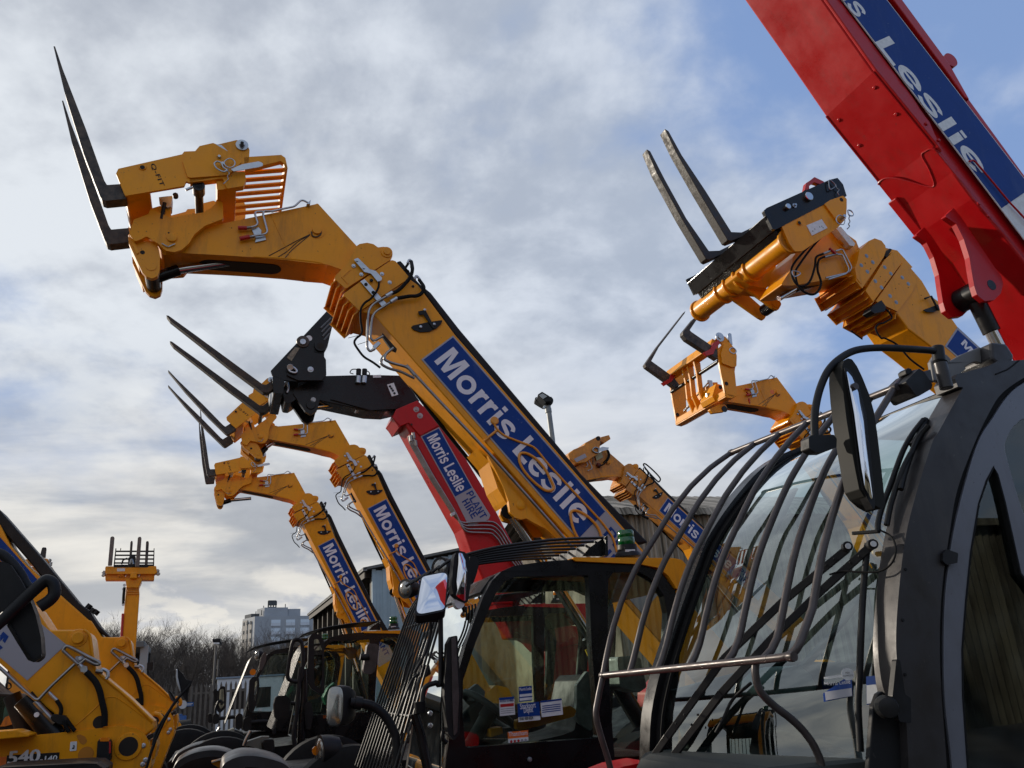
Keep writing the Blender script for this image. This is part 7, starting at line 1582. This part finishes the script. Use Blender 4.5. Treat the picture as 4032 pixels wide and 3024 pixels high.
# ---- small open shed at the left with a steel post
sh = single(-22, 25.0, 'lean_to_shed', 'dark open lean-to shed with a grey steel post behind the upright yellow boom', 'shed')
m = sh; a, b = m.p(M_(300,1168)[0]), m.p(M_(600,1165)[0])
m.uv('roof', [(a[0] - 3, a[1] + 0.05), (b[0], b[1]), (b[0], b[1] - 0.15), (a[0] - 3, a[1] - 0.1)], -0.3, 4.0, mat('grey_roof_sheet', (0.10, 0.12, 0.13), 0.5), bevel=0.01)
pu = m.p(M_(590,1300)[0])[0]
m.part(MB().box((pu - 0.1, -0.1, 0), (pu + 0.1, 0.1, b[1] - 0.1)), 'post', mat('pale_steel_post', (0.28, 0.32, 0.34), 0.5)); m.part(MB().box((a[0] - 3, 3.8, 0), (pu, 3.9, a[1] - 0.1)), 'back_wall', mat('dark_shed_wall', (0.02, 0.02, 0.02), 0.8))
m.part(MB().box((pu + 0.1, -0.12, b[1] - 0.75), (pu + 0.25, 0.12, b[1] - 0.55)), 'wall_lamp', BLK); m.ext('wall_panel', M_(500,1420, 540,1410, 530,1515, 495,1520), 0.3, 0.4, SILV, bevel=0)
# ---- blue barrel and containers near the fence
br_ = single(-20, 21.0, 'barrel', 'blue plastic barrel beside the fence at lower left', 'barrel')
m = br_; a, b = m.p(L_(1065,1345)[0]), m.p(L_(1135,1345)[0]); r = (b[0] - a[0]) / 2; cxx = (a[0] + b[0]) / 2; bm_ = mat('blue_plastic', (0.015, 0.10, 0.32), 0.4); h = a[1]
m.part(MB().lathe(Vector((cxx, 0, 0)), (0, 0, 1), [(r * 0.96, 0), (r, 0.03), (r, h * 0.3), (r * 1.03, h * 0.33), (r, h * 0.36), (r, h * 0.66), (r * 1.03, h * 0.69), (r, h * 0.72), (r, h - 0.02), (r * 0.95, h), (r * 0.93, h - 0.02)], 32), 'drum', bm_, None, 40)
m.part(MB().lathe(Vector((cxx - r * 0.2, -r * 0.4, h - 0.01)), (0, 0, 1), [(0.06, 0), (0.06, 0.05)], 12), 'cap', bm_)
dr = single(-20, 20.6, 'drum', 'pale translucent container standing left of the blue barrel', 'container')
m = dr; a, b = m.p(L_(1017,1428)[0]), m.p(L_(1060,1428)[0]); r = (b[0] - a[0]) / 2
m.part(MB().lathe(Vector(((a[0] + b[0]) / 2, 0, 0)), (0, 0, 1), [(r, 0), (r, a[1] - 0.1), (r * 0.7, a[1]), (r * 0.3, a[1] + 0.02)], 24), 'tub', PLAST, None, 40)

# ---- timber shed with a pale blue end wall: a long open side running away from us
YD = Machine(-20.5, 0.0, 'long timber shed with an open brown side and a pale blue end wall', 'shed', 'timber_shed'); del YD.root['group']
m = YD
wd, wf_ = 32.0, 53.0
cR = Vector(m.p(E_(1562,1098)[0], wd)); eU, eZ = cR.x, cR.y
cm_ = mat('brown_timber', (0.060, 0.045, 0.032), 0.75, var=0.4, vscale=3); bl = mat('pale_blue_cladding', (0.32, 0.42, 0.48), 0.5, var=0.12, vscale=1.5)
rp = m.p(E_(1740,1000)[0], wd)
# end wall with box profile
mb = MB(); k = 0; uu = eU
while uu < eU + 14:
    z = eZ + (uu - eU) * 0.18
    mb.box((uu, wd, 0), (uu + 0.16, wd + 0.08, z)); mb.box((uu + 0.16, wd + 0.03, 0), (uu + 0.3, wd + 0.08, z)); uu += 0.30
m.part(mb, 'end_wall', bl)
# corner trim, eave gutter, fascia, roof
m.part(MB().box((eU - 0.12, wd - 0.03, 0), (eU + 0.02, wd + 0.12, eZ + 0.05)), 'corner_trim', bl)
m.part(MB().box((eU - 0.5, wd - 0.2, eZ - 0.02), (eU - 0.35, wf_ + 0.3, eZ + 0.10)), 'gutter', mat('grey_gutter', (0.20, 0.20, 0.20), 0.5))
mb = MB(); mb.prism([(eU - 0.5, eZ + 0.1), (eU + 14, eZ + 2.7), (eU + 14, eZ + 2.6), (eU - 0.5, eZ)], wd - 0.2, wf_ + 0.3, lambda a, b, c: Vector((a, c, b))); m.part(mb, 'roof', mat('grey_fibre_roof', (0.14, 0.14, 0.13), 0.7, var=0.2, vscale=2))
m.part(MB().box((eU - 0.42, wd, eZ - 0.28), (eU - 0.36, wf_, eZ - 0.04)), 'fascia', cm_)
w = wd + 0.3
while w < wf_ + 0.1:
    m.part(MB().box((eU - 0.1, w, 0), (eU + 0.15, w + 0.3, eZ)), 'post', cm_)
    m.part(MB().obox(Vector((eU - 0.35, w + 0.15, eZ - 0.12)), Vector((eU + 10, w + 0.15, eZ + 1.7)), 0.12, 0.25), 'rafter', cm_); w += 2.3
for z in (1.2, 2.1, 3.0, 3.9): m.part(MB().box((eU + 3.0, wd, z), (eU + 3.15, wf_, z + 0.2)), 'rail', cm_)
for k in range(5): m.part(MB().box((eU + 0.6 + k * 1.3, wd, eZ - 0.1 + k * 0.23), (eU + 0.72 + k * 1.3, wf_, eZ + 0.05 + k * 0.23)), 'purlin', cm_)
mb = MB(); kz = 0
for i in range(60): mb.box((eU + 5.0, wd + 0.2 + i * 0.35, 0), (eU + 5.05, wd + 0.2 + i * 0.35 + 0.3, eZ + 0.9))
m.part(mb, 'back_boarding', cm_)
m.part(MB().box((eU - 0.15, wf_ - 0.1, 0), (eU + 8, wf_ + 0.05, eZ + 0.1)), 'far_end_wall', cm_)
# ---- corrugated shed behind the row on the right
CS = single(-20.5, 19.0, 'corrugated_shed', 'old weathered shed of corrugated sheeting behind the boom with bolted collar at right', 'shed')
m = CS; am = streaked('weathered_shade_striped_sheet', (0.40, 0.345, 0.27), (0.07, 0.06, 0.042), 6.2)  # dark streaks double as the shaded grooves of the sheeting
p0, p1 = m.p(C_(1610,1345)[0]), m.p(C_(2150,1335)[0]); zt = p0[1]
xs0 = m.p(C_(1475,1345)[0])[0]; xs1 = xs0 + 22
mb = MB(); rows = [[], []]; N = int((xs1 - xs0) / 0.03)
for i in range(N):
    u = xs0 + i * 0.03; d = 0.035 * math.sin(u / 0.16 * 2 * math.pi); rows[0].append(Vector((u, d, 0))); rows[1].append(Vector((u, d, zt)))
m.part(mb.grid(rows), 'wall', am, None, 60)
rk = m.p(C_(1640,1283)[0]); rise = rk[1] - zt
mb = MB(); rows = []
for t, (dw, dz) in enumerate(((-0.25, -0.03), (-0.1, rise * 0.8), (0.3, rise), (6.0, rise + 1.6), (12.0, rise + 0.0))):
    rows.append([Vector((xs0 + i * 0.16, dw, zt + dz + (0.03 if i % 2 else 0))) for i in range(int(22 / 0.16))])
m.part(mb.grid(rows), 'roof', am, None, 30)
m.part(MB().box((xs0 - 0.02, 0.05, 0), (xs0 + 0.1, 12, zt)), 'side_wall', am)
# ---- tower block far away
TB = single(-40, 380.0, 'apartment_block', 'grey high-rise apartment block with roof aerials beyond the trees', 'building')
m = TB; g1 = mat('grey_render', (0.36, 0.38, 0.40), 0.8, var=0.1, vscale=0.2); g2 = mat('brown_grey_render', (0.32, 0.30, 0.275), 0.8); wn = mat('pale_window', (0.62, 0.70, 0.76), 0.25); wdk = mat('dark_window', (0.03, 0.035, 0.04), 0.2)  # render and pale windows lightened in colour to suggest distance haze
a, b = m.p(M_(1557,945)[0]), m.p(M_(1912,935)[0]); c1 = m.p(M_(2300,935)[0]); zt = a[1]; U0, U1 = a[0], c1[0]
m.part(MB().box((U0, 0, 0), (U1, 15, zt)), 'wall', g1)
m.part(MB().box((U0 - 0.3, 3, 0), (U0, 7, zt - 3)), 'side_panel', g2); m.part(MB().box((U0 - 0.3, 8.5, 0), (U0, 14.5, zt - 1)), 'side_panel', g2)
st = 2.7; z = zt - 3.2; k = 0
while z > zt - 45:
    for j in range(10):
        u = U0 + 8.0 + j * 7.4
        if u + 5 < U1: m.part(MB().box((u, -0.25, z), (u + 4.6, 0.0, z + 1.5)), 'window', wn)
        if u + 5 < U1: m.part(MB().box((u, -0.3, z - 1.3), (u + 4.6, 0.0, z - 0.05)), 'balcony_panel', wm)
    for j in range(3): m.part(MB().box((U0 - 0.5, 3.4 + j * 4.2, z), (U0 - 0.29, 4.7 + j * 4.2, z + 1.5)), 'window', wdk)
    z -= 2.9 * 1.35
q0, q1 = m.p(M_(1670,860)[0]), m.p(M_(1875,860)[0])
m.part(MB().box((q0[0], 4, zt), (q1[0], 13, q0[1])), 'plant_room', g1)
q2, q3 = m.p(M_(1885,870)[0]), m.p(M_(1992,870)[0]); m.part(MB().box((q2[0], 5, zt), (q3[0], 15, q2[1])), 'plant_room', g1)
q4, q5 = m.p(M_(1510,912)[0]), m.p(M_(1640,910)[0]); m.part(MB().box((U0 + 0.5, 6, zt), (q5[0], 14, q4[1])), 'plant_room', wdk)
for x0_, x1_, y0_, y1_ in ((1735, 1800, 793, 860),):
    A, B = m.p(M_(x0_, y0_)[0]), m.p(M_(x1_, y1_)[0])
    mb = MB()
    for t in (0, 0.33, 0.66, 1): mb.box((A[0] + (B[0] - A[0]) * t - 0.25, 8, B[1]), (A[0] + (B[0] - A[0]) * t + 0.25, 8.5, A[1]))
    for t in (0.15, 0.45, 0.8, 1): mb.box((A[0], 8, B[1] + (A[1] - B[1]) * t - 0.25), (B[0], 8.5, B[1] + (A[1] - B[1]) * t + 0.2))
    for i in range(8): mb.box((A[0] + (B[0] - A[0]) * (i / 8.0), 7.5, B[1] + (A[1] - B[1]) * 0.4), (A[0] + (B[0] - A[0]) * (i / 8.0) + 0.7, 8.0, A[1] - 0.3))
    m.part(mb, 'aerial_mast', wdk)
for xx, y0_, y1_ in ((1678, 840, 870), (1868, 825, 870), (1610, 890, 915), (1660, 880, 905)):
    A, B = m.p(M_(xx, y0_)[0]), m.p(M_(xx, y1_)[0]); m.part(MB().box((A[0] - 0.15, 6, B[1] - 1), (A[0] + 0.15, 6.3, A[1])), 'aerial', wdk)

# ---- bare winter trees: trunk, and a crown of twigs
bark = mat('bare_bark', (0.062, 0.050, 0.040), 0.9, var=0.4, vscale=2.0); twig = mat('bare_twigs', (0.085, 0.068, 0.055), 0.9, var=0.35, vscale=1.0)
def tree_meshes(seed, H=9.0):
    rnd = random.Random(seed); tr = MB(); cr = MB()
    def branch(p, d, L, r, depth):
        n = 4; path = [p]; q = p.copy(); dd = d.copy()
        for i in range(n):
            dd = (dd + Vector((rnd.uniform(-1, 1), rnd.uniform(-1, 1), rnd.uniform(-0.25, 0.55))) * 0.22).normalized(); q = q + dd * (L / n); path.append(q.copy())
        rr = [r * (1 - 0.7 * i / n) for i in range(n + 1)]
        (tr if depth == 0 else cr).tube(path, rr, 5 if depth == 0 else 3, cap=False)
        if depth >= 4: return
        cnt = (9, 6, 5, 3)[depth]
        for k in range(cnt):
            t = rnd.uniform(0.3, 1.0) if depth else rnd.uniform(0.25, 1.0); i = min(n - 1, int(t * n)); b = path[i].lerp(path[i + 1], t * n - i)
            a = rnd.uniform(0, 2 * math.pi); sp = rnd.uniform(0.5, 1.15)
            nd = (dd + Vector((math.cos(a), math.sin(a), 0.25)) * sp).normalized(); branch(b, nd, L * rnd.uniform(0.42, 0.65), max(0.0065, r * 0.42), depth + 1)
    branch(Vector((0, 0, 0)), Vector((rnd.uniform(-.05, .05), 0, 1)).normalized(), H * 0.55, 0.11, 0)
    return tr.mesh('trunk'), cr.mesh('crown')
protos = [tree_meshes(s) for s in (11, 23, 37, 51, 64, 78)]
for a_, b_ in protos: a_.materials.append(bark); b_.materials.append(twig)
FR = Machine(-15, 58.0, 'x', 'x', 'frame'); bpy.data.objects.remove(FR.root)
def skyline(px):   # height of the tree tops along the picture
    pts = ((380, 2465), (450, 2440), (545, 2470), (640, 2465), (760, 2480), (830, 2490), (900, 2490), (960, 2520), (1020, 2510), (1080, 2470), (1130, 2490), (1300, 2500))
    for (x0, y0), (x1, y1) in zip(pts, pts[1:]):
        if x0 <= px <= x1: return y0 + (y1 - y0) * (px - x0) / (x1 - x0)
    return 2480
rnd = random.Random(5); num = 0
rows_ = []
for row, (D0, step) in enumerate(((46, 27), (54, 22), (64, 21))):
    px = 330 + row * 9
    while px < 1230: rows_.append((row, D0, px + rnd.uniform(-6, 6))); px += step * rnd.uniform(0.85, 1.2)
for row, D0, px in rows_:
    FR.D = D0 + rnd.uniform(-3, 3); FR.base = Vector((CAM.x, CAM.y, 0)) + FR.n * FR.D
    g = FR.p((px, skyline(px) + rnd.uniform(-18, 40) + (26 if row == 0 else 0))); H = g[1] * 1.0
    pos = FR.base + FR.u * g[0]; root = bpy.data.objects.new('bare_tree', None); COL.objects.link(root)
    s = H / 8.4; root.location = (pos.x, pos.y, 0); root.rotation_euler = (0, 0, rnd.uniform(0, 6.28)); root.scale = (s * rnd.uniform(0.8, 1.0), s * rnd.uniform(0.8, 1.0), s)
    root['label'] = 'bare brown winter tree in the wood behind the palisade fence'; root['category'] = 'tree'; root['group'] = 'bare trees behind the fence'
    k = rnd.randrange(6)
    for nm, me in zip(('trunk', 'crown'), protos[k]):
        o = bpy.data.objects.new(nm, me); COL.objects.link(o); o.parent = root
# undergrowth at the foot of the wood
mb = MB(); rnd = random.Random(9)
for i in range(4200):
    px = rnd.uniform(300, 1250); FR.D = rnd.uniform(40, 66); FR.base = Vector((CAM.x, CAM.y, 0)) + FR.n * FR.D
    a = FR.p((px, 2700)); p = FR.base + FR.u * a[0]; p.z = 0; q = p + Vector((rnd.uniform(-.9, .9), rnd.uniform(-.5, .5), rnd.uniform(0.6, 2.6)))
    mb.tube([p, p.lerp(q, 0.6) + Vector((rnd.uniform(-.15, .15), 0, 0)), q], [0.016, 0.011, 0.005], 3, cap=False)
ug = mb.build('undergrowth', twig); tag(ug, 'brown leafless scrub growing between the bare trees behind the fence', 'scrub', None, 'stuff')

# ---- shed behind the photographer, seen only as a reflection in the cab glass
RS = single(-20.5, -9.0, 'corrugated_shed', 'mossy corrugated shed across the yard, seen reflected in the cab windows', 'shed')
m = RS; mm_ = streaked('mossy_corrugated_sheet', (0.17, 0.165, 0.125), (0.055, 0.052, 0.042), 1.7)
rows = [[], []]
for i in range(1000):
    u = -9 + i * 0.04; d = 0.04 * math.sin(u / 0.2 * 2 * math.pi); rows[0].append(Vector((u, d, 0))); rows[1].append(Vector((u, d, 4.0)))
m.part(MB().grid(rows), 'wall', mm_, None, 60)
m.part(MB().prism([(0.4, 3.95), (0.4, 4.1), (-7, 4.9), (-7, 4.7)], -9.2, 31.0, lambda a, b, c: Vector((c, a, b))), 'roof', mm_)

# two bare trees beyond that shed, likewise only seen as reflections
for i, (u_, w_, lab_) in enumerate(((13.0, -10.5, 'bare tree whose branches are reflected in the side window of the near cab'), (8.0, -11.0, 'bare tree whose branches are reflected in the windows of the middle cab'))):
    root = bpy.data.objects.new('bare_tree', None); COL.objects.link(root); q = M4.n * w_ + M4.u * u_
    root.location = (q.x, q.y, 0); root.scale = (1.0, 1.0, 1.0); root['label'] = lab_; root['category'] = 'tree'
    for nm, me in zip(('trunk', 'crown'), protos[i]):
        o = bpy.data.objects.new(nm, me); COL.objects.link(o); o.parent = root
